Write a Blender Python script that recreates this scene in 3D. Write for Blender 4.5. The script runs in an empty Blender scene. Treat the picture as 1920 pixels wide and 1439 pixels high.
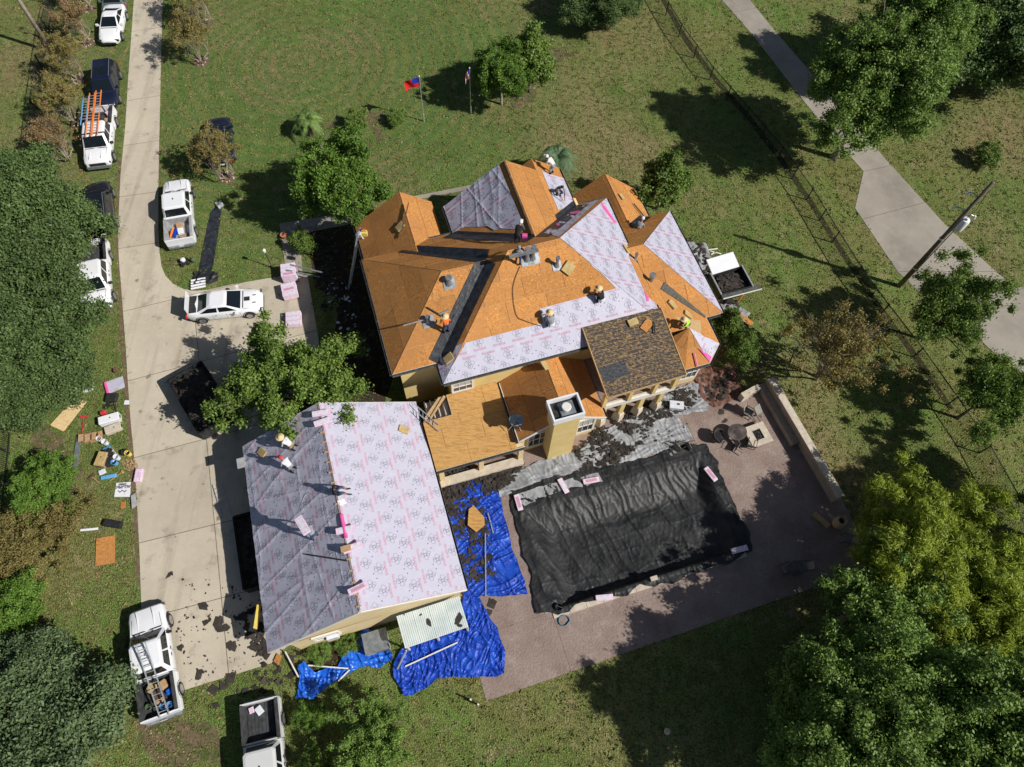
import bpy, bmesh, math, random
import numpy as np
from mathutils import Vector, Matrix, noise
from mathutils.geometry import tessellate_polygon
random.seed(7); RNG = np.random.default_rng(7)
C = bpy.context.scene.collection
scene = bpy.context.scene

# ------------------------------------------------------------------ camera (pose solved from the photograph)
H = 42.0; F = 1331.0
def _cam():
    d = np.array([920-960, -(1377-719.5), -F]); d /= np.linalg.norm(d)
    z = -d; x = np.array([1., 0, 0]) - z[0]*z; x /= np.linalg.norm(x)
    return np.array([x, np.cross(z, x), z])
R = _cam(); O = np.array([0, 0, H])
cd = bpy.data.cameras.new('camera'); cam = bpy.data.objects.new('camera', cd); C.objects.link(cam)
cd.sensor_width = 36; cd.lens = F/1920*36; cd.clip_end = 2000; cd.clip_start = .5
m = Matrix([list(R[0])+[0], list(R[1])+[0], list(R[2])+[H], [0, 0, 0, 1]])
cam.matrix_world = m; scene.camera = cam
# ------------------------------------------------------------------ light
SUN_AZ = math.radians(-21); SUN_EL = math.radians(41.5)
w = bpy.data.worlds.new('World'); scene.world = w; w.use_nodes = True
nt = w.node_tree; bg = nt.nodes['Background']; sk = nt.nodes.new('ShaderNodeTexSky')
sk.sky_type = 'NISHITA'; sk.sun_disc = False; sk.sun_elevation = SUN_EL; sk.sun_rotation = math.radians(111)
nt.links.new(sk.outputs[0], bg.inputs[0]); bg.inputs[1].default_value = .05
sl = bpy.data.lights.new('sun', 'SUN'); so = bpy.data.objects.new('sun', sl); C.objects.link(so)
sl.energy = 5.0; sl.angle = math.radians(.5); sl.color = (1, .96, .9)
sd = Vector((math.cos(SUN_AZ)*math.cos(SUN_EL), math.sin(SUN_AZ)*math.cos(SUN_EL), math.sin(SUN_EL)))
so.rotation_euler = sd.to_track_quat('Z', 'Y').to_euler(); so.location = (40, -20, 60)
vs = scene.view_settings; vs.view_transform = 'Standard'; vs.look = 'None'; vs.exposure = -0.05; vs.gamma = 1; vs.use_curve_mapping = False

# ------------------------------------------------------------------ coordinates
def P(u, v, z=0.):                       # point of the photograph at height z
    r = R @ np.array([u-960, -(v-719.5), -F]); t = (z-H)/r[2]; q = O+t*r
    return Vector((q[0], q[1], z))
HA = math.radians(17.2); ha = Vector((math.cos(HA), math.sin(HA), 0)); hb = Vector((-math.sin(HA), math.cos(HA), 0))
def W(a, b, z=0.): return ha*a + hb*b + Vector((0, 0, z))
def L(p): return (p.dot(ha), p.dot(hb))
def hit(u, v, o, n):                     # ray of the photograph on a plane
    r = Vector(R @ np.array([u-960, -(v-719.5), -F])); o_ = Vector(O)
    return o_ + r*((o-o_).dot(n)/r.dot(n))
def hitb(u, v, b): return hit(u, v, W(0, b), hb)
def hita(u, v, a): return hit(u, v, W(a, 0), ha)

# ------------------------------------------------------------------ materials
def rgb(c): return (c[0], c[1], c[2], 1)
def mat(name, c1, c2=None, scale=4, rough=.8, bump=0, bscale=None, metal=0, spec=.3, detail=5, stretch=None, lo=.35, hi=.65, objrand=0, transl=0, island=False):
    M = bpy.data.materials.new(name); M.use_nodes = True; t = M.node_tree; N = t.nodes; Lk = t.links.new
    p = N['Principled BSDF']; p.inputs['Roughness'].default_value = rough; p.inputs['Metallic'].default_value = metal
    p.inputs['Specular IOR Level'].default_value = spec
    tc = N.new('ShaderNodeTexCoord'); vec = tc.outputs['Object']
    if stretch:
        mp = N.new('ShaderNodeMapping'); mp.inputs['Scale'].default_value = stretch; Lk(vec, mp.inputs[0]); vec = mp.outputs[0]
    if c2 is None: p.inputs['Base Color'].default_value = rgb(c1)
    else:
        if island:
            g = N.new('ShaderNodeNewGeometry'); fac = g.outputs['Random Per Island']
            no = N.new('ShaderNodeTexNoise'); no.inputs['Scale'].default_value = scale; Lk(vec, no.inputs[0])
            mm = N.new('ShaderNodeMath'); mm.operation = 'MULTIPLY_ADD'; Lk(fac, mm.inputs[0]); mm.inputs[1].default_value = .45
            mm2 = N.new('ShaderNodeMath'); mm2.operation = 'MULTIPLY'; Lk(no.outputs[0], mm2.inputs[0]); mm2.inputs[1].default_value = .7
            Lk(mm2.outputs[0], mm.inputs[2]); fac = mm.outputs[0]
        else:
            no = N.new('ShaderNodeTexNoise'); no.inputs['Scale'].default_value = scale; no.inputs['Detail'].default_value = detail
            Lk(vec, no.inputs[0]); fac = no.outputs[0]
        cr = N.new('ShaderNodeValToRGB'); cr.color_ramp.elements[0].position = lo; cr.color_ramp.elements[1].position = hi
        cr.color_ramp.elements[0].color = rgb(c1); cr.color_ramp.elements[1].color = rgb(c2); Lk(fac, cr.inputs[0]); col = cr.outputs[0]
        if objrand:
            oi = N.new('ShaderNodeObjectInfo'); hs = N.new('ShaderNodeHueSaturation')
            mr = N.new('ShaderNodeMapRange'); mr.inputs[3].default_value = 1-objrand; mr.inputs[4].default_value = 1+objrand
            Lk(oi.outputs['Random'], mr.inputs[0]); Lk(mr.outputs[0], hs.inputs['Value']); Lk(col, hs.inputs['Color']); col = hs.outputs[0]
        Lk(col, p.inputs['Base Color'])
        if transl:
            tb = N.new('ShaderNodeBsdfTranslucent'); Lk(col, tb.inputs[0]); mx = N.new('ShaderNodeMixShader'); mx.inputs[0].default_value = transl
            Lk(p.outputs[0], mx.inputs[1]); Lk(tb.outputs[0], mx.inputs[2]); Lk(mx.outputs[0], N['Material Output'].inputs[0])
    if bump:
        nb = N.new('ShaderNodeTexNoise'); nb.inputs['Scale'].default_value = bscale or scale*3; nb.inputs['Detail'].default_value = 6; Lk(vec, nb.inputs[0])
        bp = N.new('ShaderNodeBump'); bp.inputs['Strength'].default_value = bump; bp.inputs['Distance'].default_value = .05
        Lk(nb.outputs[0], bp.inputs['Height']); Lk(bp.outputs[0], p.inputs['Normal'])
    return M

def layered(name, base, layers, rough=.95, bump=.4, bscale=12, spec=.1, bdist=.05):
    """base colour plus [(colour, scale, detail, lo, hi, stretch, strength)] noise layers"""
    M = bpy.data.materials.new(name); M.use_nodes = True; t = M.node_tree; N = t.nodes; Lk = t.links.new
    p = N['Principled BSDF']; p.inputs['Roughness'].default_value = rough; p.inputs['Specular IOR Level'].default_value = spec
    tc = N.new('ShaderNodeTexCoord')
    r = N.new('ShaderNodeRGB'); r.outputs[0].default_value = rgb(base); col = r.outputs[0]
    for i, (c, s, d, lo, hi, st, k) in enumerate(layers):
        mp = N.new('ShaderNodeMapping'); mp.inputs['Scale'].default_value = st[:3] if st else (1, 1, 1); mp.inputs['Location'].default_value = (i*7.3, i*3.1, 0)
        if st and len(st) > 3: mp.inputs['Rotation'].default_value = (0, 0, st[3])
        Lk(tc.outputs['Object'], mp.inputs[0])
        n = N.new('ShaderNodeTexNoise'); n.inputs['Scale'].default_value = s; n.inputs['Detail'].default_value = d; n.inputs['Roughness'].default_value = .6; Lk(mp.outputs[0], n.inputs[0])
        mr = N.new('ShaderNodeMapRange'); mr.inputs[1].default_value = lo; mr.inputs[2].default_value = hi; mr.inputs[4].default_value = k; Lk(n.outputs[0], mr.inputs[0])
        mx = N.new('ShaderNodeMix'); mx.data_type = 'RGBA'; Lk(mr.outputs[0], mx.inputs[0]); Lk(col, mx.inputs[6]); mx.inputs[7].default_value = rgb(c); col = mx.outputs[2]
    Lk(col, p.inputs['Base Color'])
    nb = N.new('ShaderNodeTexNoise'); nb.inputs['Scale'].default_value = bscale; nb.inputs['Detail'].default_value = 8; Lk(tc.outputs['Object'], nb.inputs[0])
    bp = N.new('ShaderNodeBump'); bp.inputs['Strength'].default_value = bump; bp.inputs['Distance'].default_value = bdist
    Lk(nb.outputs[0], bp.inputs['Height']); Lk(bp.outputs[0], p.inputs['Normal'])
    return M

M = {}
M['grass'] = layered('grass', (.185, .195, .056), [
    ((0.102, 0.184, 0.034), .09, 3, .40, .58, None, .95),
    ((0.123, 0.251, 0.042), .20, 5, .47, .64, None, .9),
    ((0.311, 0.223, 0.124), .065, 6, .49, .63, None, .85),
    ((0.419, 0.323, 0.191), .75, 8, .55, .72, None, .8),
    ((0.238, 0.259, 0.085), 1.1, 2, .45, .62, (1, .06, 1, math.radians(-4)), .5),
    ((0.102, 0.101, 0.034), 2.4, 9, .49, .62, None, .8),
    ((0.058, 0.079, 0.020), 8, 8, .49, .60, None, .85),
    ((0.434, 0.373, 0.184), 15, 5, .54, .64, None, .8)], bump=1.0, bscale=14, bdist=.12)
def mow(M_):
    t = M_.node_tree; N = t.nodes; Lk = t.links.new; p = N['Principled BSDF']; src = p.inputs['Base Color'].links[0].from_socket; tc = N.new('ShaderNodeTexCoord')
    c = P(560, 120); mp = N.new('ShaderNodeMapping'); mp.inputs['Location'].default_value = (-c.x, -c.y, 0); Lk(tc.outputs['Object'], mp.inputs[0])
    wv = N.new('ShaderNodeTexWave'); wv.wave_type = 'RINGS'; wv.rings_direction = 'Z'; wv.inputs['Scale'].default_value = .28; wv.inputs['Distortion'].default_value = 2.2; wv.inputs['Detail'].default_value = 2; wv.inputs['Detail Scale'].default_value = .4; Lk(mp.outputs[0], wv.inputs[0])
    vl = N.new('ShaderNodeVectorMath'); vl.operation = 'LENGTH'; Lk(mp.outputs[0], vl.inputs[0]); mr = N.new('ShaderNodeMapRange'); mr.inputs[1].default_value = 26; mr.inputs[2].default_value = 14; mr.inputs[3].default_value = 0; mr.inputs[4].default_value = .55; Lk(vl.outputs['Value'], mr.inputs[0])
    mu = N.new('ShaderNodeMath'); mu.operation = 'MULTIPLY'; Lk(wv.outputs['Fac'], mu.inputs[0]); Lk(mr.outputs[0], mu.inputs[1])
    mx = N.new('ShaderNodeMix'); mx.data_type = 'RGBA'; Lk(mu.outputs[0], mx.inputs[0]); Lk(src, mx.inputs[6]); mx.inputs[7].default_value = (.080, .165, .045, 1); Lk(mx.outputs[2], p.inputs['Base Color'])
mow(M['grass'])
M['fence_brown'] = layered('fence_line_brown', (.040, .034, .018), [((.10, .08, .045), 3, 7, .45, .7, None, .8), ((.05, .07, .02), 2, 7, .5, .6, None, .9)], bump=.9)  # dark brown with lighter brown and green mottling, for the right fence line
M['concrete'] = layered('concrete', (.55, .49, .385), [
    ((.45, .395, .31), .25, 6, .42, .7, None, .8), ((.33, .285, .22), 1.2, 6, .52, .72, (1, .05, 1, .07), .7), ((.19, .16, .125), .8, 8, .57, .76, None, .8),
    ((.62, .56, .46), 2.2, 6, .5, .8, None, .5), ((.17, .13, .09), 1.6, 7, .635, .70, None, .8), ((.36, .31, .24), 18, 4, .5, .8, None, .4)], bump=.25, bscale=30, rough=.85)
M['concrete_old'] = layered('concrete_old', (.36, .325, .275), [
    ((.24, .215, .18), .18, 7, .45, .68, None, .85), ((.42, .38, .33), 1.4, 6, .5, .75, None, .5), ((.15, .13, .11), .5, 8, .62, .78, None, .7)], bump=.2, bscale=30, rough=.85)
M['patio'] = layered('stamped_concrete', (.30, .230, .195), [
    ((.21, .145, .122), .5, 7, .42, .64, None, .8), ((.40, .31, .28), 1.1, 7, .52, .74, None, .7),
    ((.18, .12, .10), 5, 5, .5, .7, (1, 2.2, 1, HA), .6), ((.34, .29, .27), .8, 9, .66, .75, None, .6)], bump=.6, bscale=9, rough=.6, spec=.35)
M['soil'] = layered('bare_soil', (.17, .115, .078), [((.24, .17, .125), 2.5, 7, .45, .7, None, .8), ((.07, .06, .03), 6, 7, .5, .7, None, .7)], bump=.9)
M['bare'] = layered('worn_lawn', (.175, .125, .078), [((.08, .11, .03), 1.6, 8, .44, .58, None, .95), ((.25, .19, .13), 3, 7, .5, .7, None, .7), ((.05, .06, .02), 8, 7, .5, .62, None, .8)], bump=.9)
M['mulch'] = layered('mulch', (.045, .032, .022), [((.09, .06, .04), 9, 7, .45, .7, None, .8)], bump=1.)
M['joint'] = mat('joint', (.10, .08, .06), (.16, .12, .09), 3)
M['osb'] = layered('oriented_strand_board', (.53, .232, .066), [
    ((.31, .130, .034), 7, 6, .48, .66, (1, 1, 1), .8), ((.74, .46, .20), 10, 5, .55, .70, None, .9),
    ((.44, .205, .070), .7, 4, .42, .62, None, .8), ((.24, .12, .05), 1.3, 7, .62, .72, None, .5), ((.80, .60, .34), 24, 2, .64, .74, None, .8), ((.26, .12, .04), 20, 3, .62, .72, None, .6)], bump=.25, bscale=40, rough=.8)
def add_objrand(M_, k):
    t = M_.node_tree; N = t.nodes; p = N['Principled BSDF']; src = p.inputs['Base Color'].links[0].from_socket
    oi = N.new('ShaderNodeObjectInfo'); hs = N.new('ShaderNodeHueSaturation'); mr = N.new('ShaderNodeMapRange')
    mr.inputs[3].default_value = 1-k; mr.inputs[4].default_value = 1+k
    t.links.new(oi.outputs['Random'], mr.inputs[0]); t.links.new(mr.outputs[0], hs.inputs['Value']); t.links.new(src, hs.inputs['Color']); t.links.new(hs.outputs[0], p.inputs['Base Color'])
add_objrand(M['osb'], .12); add_objrand(M['concrete'], .05)
M['osb_old'] = layered('weathered_osb', (.56, .32, .11), [((.34, .17, .06), 2, 8, .45, .7, (1, 5, 1, HA), .9), ((.68, .46, .22), 7, 5, .55, .72, (1, 4, 1, HA), .8), ((.3, .16, .06), 12, 3, .6, .7, None, .6)], bump=.3, bscale=30)
M['old_deck'] = layered('weathered_deck', (.33, .215, .10), [((.050, .047, .050), 5.5, 5, .44, .50, (1, 1.7, 1, -HA), .95), ((.085, .075, .068), 12, 5, .45, .56, (1, 1, 1), .8), ((.55, .38, .16), 3.0, 8, .62, .68, (1, 5, 1, -HA), .8)], bump=.5, bscale=20)
M['felt'] = mat('black_felt', (.03, .032, .037), (.085, .088, .095), 8, .8, .4, 20)
M['underlay'] = layered('lilac_underlayment', (.495, .485, .585), [((.50, .485, .585), .6, 5, .45, .65, None, .7), ((.56, .545, .64), 3, 6, .5, .75, None, .6)], bump=.10, bscale=4, rough=.5, spec=.3)
M['print_pink'] = mat('print_pink', (.54, .30, .385), rough=.6)
M['print_black'] = mat('print_black', (.17, .17, .215), rough=.6)
M['pink'] = mat('pink_film', (.80, .08, .33), (.72, .14, .40), 3, .45)
M['pinkpack'] = mat('pink_wrap', (.66, .46, .62), (.80, .66, .76), 6, .4, .2)
M['membrane'] = mat('valley_membrane', (.012, .015, .022), (.034, .038, .046), 3, .42, .3, 9, spec=.5)
M['metal_dk'] = mat('dark_gutter', (.07, .075, .07), (.13, .135, .12), 6, .45)
M['metal'] = mat('galvanised_metal', (.20, .225, .25), (.36, .39, .41), 3, .4, metal=.5, spec=.5)
M['alu'] = mat('aluminium', (.55, .57, .6), (.7, .72, .74), 9, .35, metal=.6)
M['stucco'] = mat('yellow_siding', (.64, .48, .195), (.71, .55, .245), 1.2, .8, .15, 30)
M['stucco_lt'] = mat('pale_yellow_siding', (.66, .52, .29), (.72, .58, .34), 1.2, .8, .1, 30)
M['trim'] = mat('white_trim', (.70, .68, .62), (.78, .76, .70), 5, .5)
M['white'] = mat('white_plastic', (.74, .75, .78), (.80, .81, .83), 2, .4)
M['roofwhite'] = mat('white_corrugated', (.50, .57, .56), (.62, .68, .66), 1.5, .45)
M['glass'] = mat('window_glass', (.02, .028, .035), (.05, .06, .07), 2, .08, spec=.8)
M['blind'] = mat('window_blind', (.35, .36, .38), (.45, .46, .47), 8, .6)
M['wood'] = mat('lumber', (.42, .27, .13), (.56, .39, .20), 6, .75, .2, 20, stretch=(1, 1, 4))
M['pine'] = mat('pine_plywood', (.66, .46, .22), (.78, .60, .34), 2.5, .7, stretch=(1, 5, 1))
M['darkwood'] = mat('dark_wood', (.09, .055, .035), (.15, .095, .06), 5)
M['stone'] = mat('cast_stone', (.50, .43, .34), (.62, .55, .45), 3, .85, .3, 20)
M['wallstone'] = mat('rendered_wall', (.34, .275, .215), (.43, .355, .285), 2.5, .9, .4, 14)
M['plastic_black'] = mat('black_plastic', (.012, .013, .014), (.036, .037, .038), 1.1, .50, spec=.33)
M['plastic_grey'] = mat('silver_sheeting', (.24, .25, .262), (.36, .37, .38), 2.0, .55, spec=.35)
M['tarp'] = mat('blue_tarp', (.004, .04, .36), (.010, .075, .50), 1.4, .45, spec=.4)
M['tarp2'] = mat('light_blue_tarp', (.004, .09, .55), (.02, .16, .72), 1.6, .36, spec=.5)
M['shingle'] = mat('asphalt_shingle', (.014, .013, .013), (.085, .070, .058), 3, .95, .5, 30, island=True, lo=.2, hi=1.0)
M['rust'] = mat('rust_tarp', (.12, .055, .04), (.22, .11, .08), 4, .7, .4)
M['paint_white'] = mat('white_car_paint', (.78, .79, .82), (.82, .83, .85), .8, .22, spec=.5)
M['paint_silver'] = mat('pale_car_paint', (.60, .61, .60), (.66, .67, .66), .8, .25, spec=.5)
M['paint_black'] = mat('black_car_paint', (.010, .012, .018), (.014, .016, .024), .8, .16, spec=.6)
M['paint_navy'] = mat('navy_car_paint', (.008, .012, .032), (.012, .018, .045), .8, .16, spec=.6)
M['paint_green'] = mat('grey_green_car_paint', (.10, .14, .13), (.14, .18, .17), .8, .2, spec=.6)
M['rubber'] = mat('rubber', (.018, .018, .018), (.035, .035, .035), 9, .85)
M['rim'] = mat('wheel_rim', (.35, .36, .38), (.5, .5, .52), 5, .35, metal=.7)
M['carglass'] = mat('car_glass', (.008, .012, .016), rough=.05, spec=.8)
M['bedliner'] = mat('bed_liner', (.035, .035, .038), (.07, .07, .075), 4, .8, .2)
M['bedgrey'] = mat('bed_grey', (.30, .30, .30), (.42, .42, .42), 4, .6)
M['red'] = mat('red_lens', (.55, .02, .02), rough=.3)
M['redplastic'] = mat('red_plastic', (.50, .04, .05), (.6, .07, .07), 4, .5)
M['orange'] = mat('orange_fibreglass', (.85, .22, .03), (.9, .28, .05), 4, .5)
M['bluefg'] = mat('blue_fibreglass', (.12, .36, .66), (.16, .42, .72), 4, .5)
M['yellow'] = mat('yellow_plastic', (.75, .55, .08), (.85, .68, .18), 4, .5)
M['neon'] = mat('neon_cloth', (.35, .75, .05), (.45, .85, .08), 8, .8)
M['orangecloth'] = mat('orange_cloth', (.85, .16, .03), (.95, .22, .04), 8, .8)
M['whitecloth'] = mat('white_cloth', (.58, .60, .66), (.72, .73, .78), 6, .85)
M['greycloth'] = mat('grey_cloth', (.20, .22, .25), (.30, .32, .35), 6, .85)
M['blackcloth'] = mat('black_cloth', (.012, .012, .014), (.03, .03, .034), 6, .9)
M['denim'] = mat('denim', (.03, .05, .11), (.06, .09, .17), 9, .9)
M['khaki'] = mat('tan_trousers', (.30, .21, .13), (.4, .29, .19), 9, .9)
M['skin'] = mat('skin', (.30, .15, .09), (.36, .19, .12), 6, .6)
M['straw'] = mat('straw', (.62, .46, .24), (.74, .58, .34), 16, .8)
M['foam'] = mat('foam_pad', (.40, .29, .12), (.52, .39, .18), 6, .9)
M['cardboard'] = mat('cardboard', (.40, .25, .13), (.52, .34, .19), 4, .85)
M['bark'] = mat('bark', (.10, .078, .06), (.22, .18, .145), 6, .95, .6, 14)
M['bark_pale'] = mat('pale_bark', (.26, .21, .17), (.42, .35, .29), 5, .9, .3, 14)
M['polewood'] = mat('utility_pole_wood', (.11, .085, .062), (.20, .165, .13), 3, .9, .4, 14, stretch=(4, 4, .5))
M['steel_black'] = mat('black_iron', (.018, .02, .02), (.04, .042, .042), 5, .6)
M['wicker'] = mat('dark_wicker', (.035, .03, .027), (.085, .072, .062), 25, .8)
M['slingcloth'] = mat('grey_sling', (.20, .19, .17), (.30, .28, .25), 12, .85)
M['tabletop'] = mat('smoked_tabletop', (.06, .05, .045), (.17, .14, .12), 1.8, .3, spec=.5)
M['terracotta'] = mat('clay', (.42, .16, .08), (.5, .22, .12), 6, .8)
M['urn'] = mat('tan_urn', (.42, .30, .17), (.52, .39, .24), 3, .8)
M['hose'] = mat('blue_hose', (.05, .16, .26), (.09, .24, .36), 6, .45)
def leaf(name, c1, c2, lo=.18, hi=.80, t=.30, rough=.55): return mat(name, c1, c2, .7, rough, objrand=.12, transl=t, island=True, lo=lo, hi=hi, spec=.35)
M['leaf_oak'] = leaf('live_oak_leaves', (0.043, 0.084, 0.024), (0.165, 0.247, 0.077))
M['leaf_greyoak'] = leaf('grey_oak_leaves', (0.053, 0.092, 0.037), (0.206, 0.291, 0.127))
M['leaf_bright'] = leaf('bright_leaves', (0.046, 0.112, 0.012), (0.202, 0.341, 0.054))
M['leaf_maple'] = leaf('dark_green_leaves', (0.050, 0.102, 0.016), (0.240, 0.349, 0.070))
M['leaf_yellow'] = leaf('yellow_green_leaves', (.090, .145, .012), (.44, .53, .058), t=.35)
M['leaf_crape'] = leaf('autumn_leaves', (0.132, 0.124, 0.034), (0.333, 0.271, 0.093))
M['leaf_crape2'] = leaf('rusty_autumn_leaves', (0.171, 0.116, 0.046), (0.372, 0.256, 0.124))
M['leaf_right'] = leaf('mid_green_leaves', (0.059, 0.126, 0.023), (0.281, 0.418, 0.088))
M['leaf_palm'] = leaf('palm_fronds', (0.078, 0.155, 0.031), (0.295, 0.419, 0.124))
M['leaf_palm2'] = leaf('blue_palm_fronds', (.05, .10, .045), (.19, .29, .14))

# ------------------------------------------------------------------ object helpers
def tag(o, label=None, cat=None, group=None, kind=None):
    if label: o['label'] = label
    if cat: o['category'] = cat
    if group: o['group'] = group
    if kind: o['kind'] = kind
    return o
def empty(name, loc=(0, 0, 0), rz=0, label=None, cat=None, group=None):
    o = bpy.data.objects.new(name, None); C.objects.link(o); o.location = loc; o.rotation_euler = (0, 0, rz); o.empty_display_size = .2
    return tag(o, label, cat, group)
def link(name, me, parent=None):
    o = bpy.data.objects.new(name, me); C.objects.link(o)
    if parent is not None: o.parent = parent
    return o
_inv = {}
class MB:
    def __init__(s): s.v = []; s.f = []; s.m = []; s.cur = 0
    def add(s, vs, fs):
        n = len(s.v); s.v += [tuple(x) for x in vs]; s.f += [tuple(i+n for i in f) for f in fs]; s.m += [s.cur]*len(fs); return s
    def box(s, c, sz, rz=0, mtx=None):
        x, y, z = sz[0]/2, sz[1]/2, sz[2]/2; cs, sn = math.cos(rz), math.sin(rz); vs = []
        for dx, dy, dz in ((-x,-y,-z),(x,-y,-z),(x,y,-z),(-x,y,-z),(-x,-y,z),(x,-y,z),(x,y,z),(-x,y,z)):
            if mtx is not None: q = mtx @ Vector((dx, dy, dz)); vs.append((c[0]+q.x, c[1]+q.y, c[2]+q.z))
            else: vs.append((c[0]+dx*cs-dy*sn, c[1]+dx*sn+dy*cs, c[2]+dz))
        return s.add(vs, [(0,3,2,1),(4,5,6,7),(0,1,5,4),(1,2,6,5),(2,3,7,6),(3,0,4,7)])
    def bar(s, p, q, w=.05, h=None, up=(0, 0, 1)):
        p = Vector(p); q = Vector(q); h = h or w; d = q-p; Ln = d.length
        if Ln < 1e-6: return s
        d.normalize(); up = Vector(up)
        if abs(d.dot(up)) > .98: up = Vector((1, 0, 0))
        y = up.cross(d).normalized(); z = d.cross(y)
        mt = Matrix((d, y, z)).transposed()
        return s.box((p+q)/2, (Ln, w, h), mtx=mt)
    def tube(s, pts, r, n=6, cap=True):
        pts = [Vector(p) for p in pts]; rs = r if isinstance(r, (list, tuple)) else [r]*len(pts); vs = []; fs = []
        prev = None
        for i, p in enumerate(pts):
            d = (pts[min(i+1, len(pts)-1)]-pts[max(i-1, 0)]).normalized()
            a = prev if prev is not None else (Vector((0, 0, 1)) if abs(d.z) < .9 else Vector((1, 0, 0)))
            x = (a - d*a.dot(d)).normalized(); prev = x; y = d.cross(x)
            for k in range(n):
                t = 2*math.pi*k/n; vs.append(p + (x*math.cos(t)+y*math.sin(t))*rs[i])
        for i in range(len(pts)-1):
            for k in range(n):
                a0 = i*n+k; a1 = i*n+(k+1) % n; fs.append((a0, a1, a1+n, a0+n))
        if cap: fs += [tuple(range(n))[::-1], tuple(range((len(pts)-1)*n, len(pts)*n))]
        return s.add(vs, fs)
    def cyl(s, c, r, h, n=16, r2=None): return s.tube([Vector(c), Vector(c)+Vector((0, 0, h))], [r, r2 if r2 is not None else r], n)
    def lathe(s, c, prof, n=14, sx=1, sy=1, rz=0):
        vs = []; fs = []; cs, sn = math.cos(rz), math.sin(rz)
        for (r, z) in prof:
            for k in range(n):
                t = 2*math.pi*k/n; x = r*math.cos(t)*sx; y = r*math.sin(t)*sy; vs.append((c[0]+x*cs-y*sn, c[1]+x*sn+y*cs, c[2]+z))
        for i in range(len(prof)-1):
            for k in range(n): fs.append((i*n+k, i*n+(k+1) % n, (i+1)*n+(k+1) % n, (i+1)*n+k))
        fs += [tuple(range(n))[::-1], tuple(range((len(prof)-1)*n, len(prof)*n))]
        return s.add(vs, fs)
    def sphere(s, c, r, n=10, k=6, sz=1): return s.lathe(c, [(max(1e-4, r*math.sin(math.pi*i/k)), -r*sz*math.cos(math.pi*i/k)) for i in range(k+1)], n)
    def prism(s, pts, z0, z1, sides=True):
        n = len(pts); pts = ccw(pts)
        tr = tessellate_polygon([[Vector((p[0], p[1], 0)) for p in pts]])
        vs = [(p[0], p[1], z1) for p in pts]; fs = []
        for t in tr:
            a, b, c = [Vector(vs[i]) for i in t]
            fs.append(tuple(t) if (b-a).cross(c-a).z > 0 else tuple(t)[::-1])
        if sides:
            vs += [(p[0], p[1], z0) for p in pts]
            fs += [(i+n, (i+1) % n+n, (i+1) % n, i) for i in range(n)]
        return s.add(vs, fs)
    def poly(s, pts): return s.add(pts, [tuple(range(len(pts)))])
    def slab(s, pts, t, n=None):           # thick plate: polygon in 3D pushed back along its normal by t
        pts = [Vector(p) for p in pts]; n_ = n or normal_of(pts); k = len(pts)
        vs = pts+[p-n_*t for p in pts]
        return s.add(vs, [tuple(range(k)), tuple(range(k, 2*k))[::-1]]+[(i, i+k, (i+1) % k+k, (i+1) % k) for i in range(k)])
    def build(s, name, mats, parent=None, smooth=False, world=False, edge=None):
        me = bpy.data.meshes.new(name); me.from_pydata(s.v, [], s.f)
        for mm in (mats if isinstance(mats, (list, tuple)) else [mats]): me.materials.append(M[mm] if isinstance(mm, str) else mm)
        if any(s.m): me.polygons.foreach_set('material_index', s.m)
        if smooth: me.polygons.foreach_set('use_smooth', [True]*len(me.polygons))
        if edge: me.set_sharp_from_angle(angle=math.radians(edge))
        me.update()
        return link(name, me, parent)
def normal_of(pts):
    n = Vector((0, 0, 0))
    for i in range(len(pts)): n += Vector(pts[i]).cross(Vector(pts[(i+1) % len(pts)]))
    return n.normalized()
def ccw(pts):
    a = sum(pts[i][0]*pts[(i+1) % len(pts)][1]-pts[(i+1) % len(pts)][0]*pts[i][1] for i in range(len(pts)))
    return list(pts) if a > 0 else list(pts)[::-1]
def PP(lst, z=0.): return [P(u, v, z) for u, v in lst]
def inpoly(x, y, poly):
    c = False; j = len(poly)-1
    for i in range(len(poly)):
        xi, yi = poly[i][0], poly[i][1]; xj, yj = poly[j][0], poly[j][1]
        if (yi > y) != (yj > y) and x < (xj-xi)*(y-yi)/(yj-yi)+xi: c = not c
        j = i
    return c
def clip_half(poly, nx, ny, d):            # keep nx*x+ny*y <= d
    out = []
    for i in range(len(poly)):
        p = poly[i]; q = poly[(i+1) % len(poly)]; dp = nx*p[0]+ny*p[1]-d; dq = nx*q[0]+ny*q[1]-d
        if dp <= 0: out.append(p)
        if (dp < 0 < dq) or (dq < 0 < dp):
            t = dp/(dp-dq); out.append((p[0]+(q[0]-p[0])*t, p[1]+(q[1]-p[1])*t))
    return out
def area2(p): return abs(sum(p[i][0]*p[(i+1) % len(p)][1]-p[(i+1) % len(p)][0]*p[i][1] for i in range(len(p)))/2) if len(p) > 2 else 0
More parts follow.
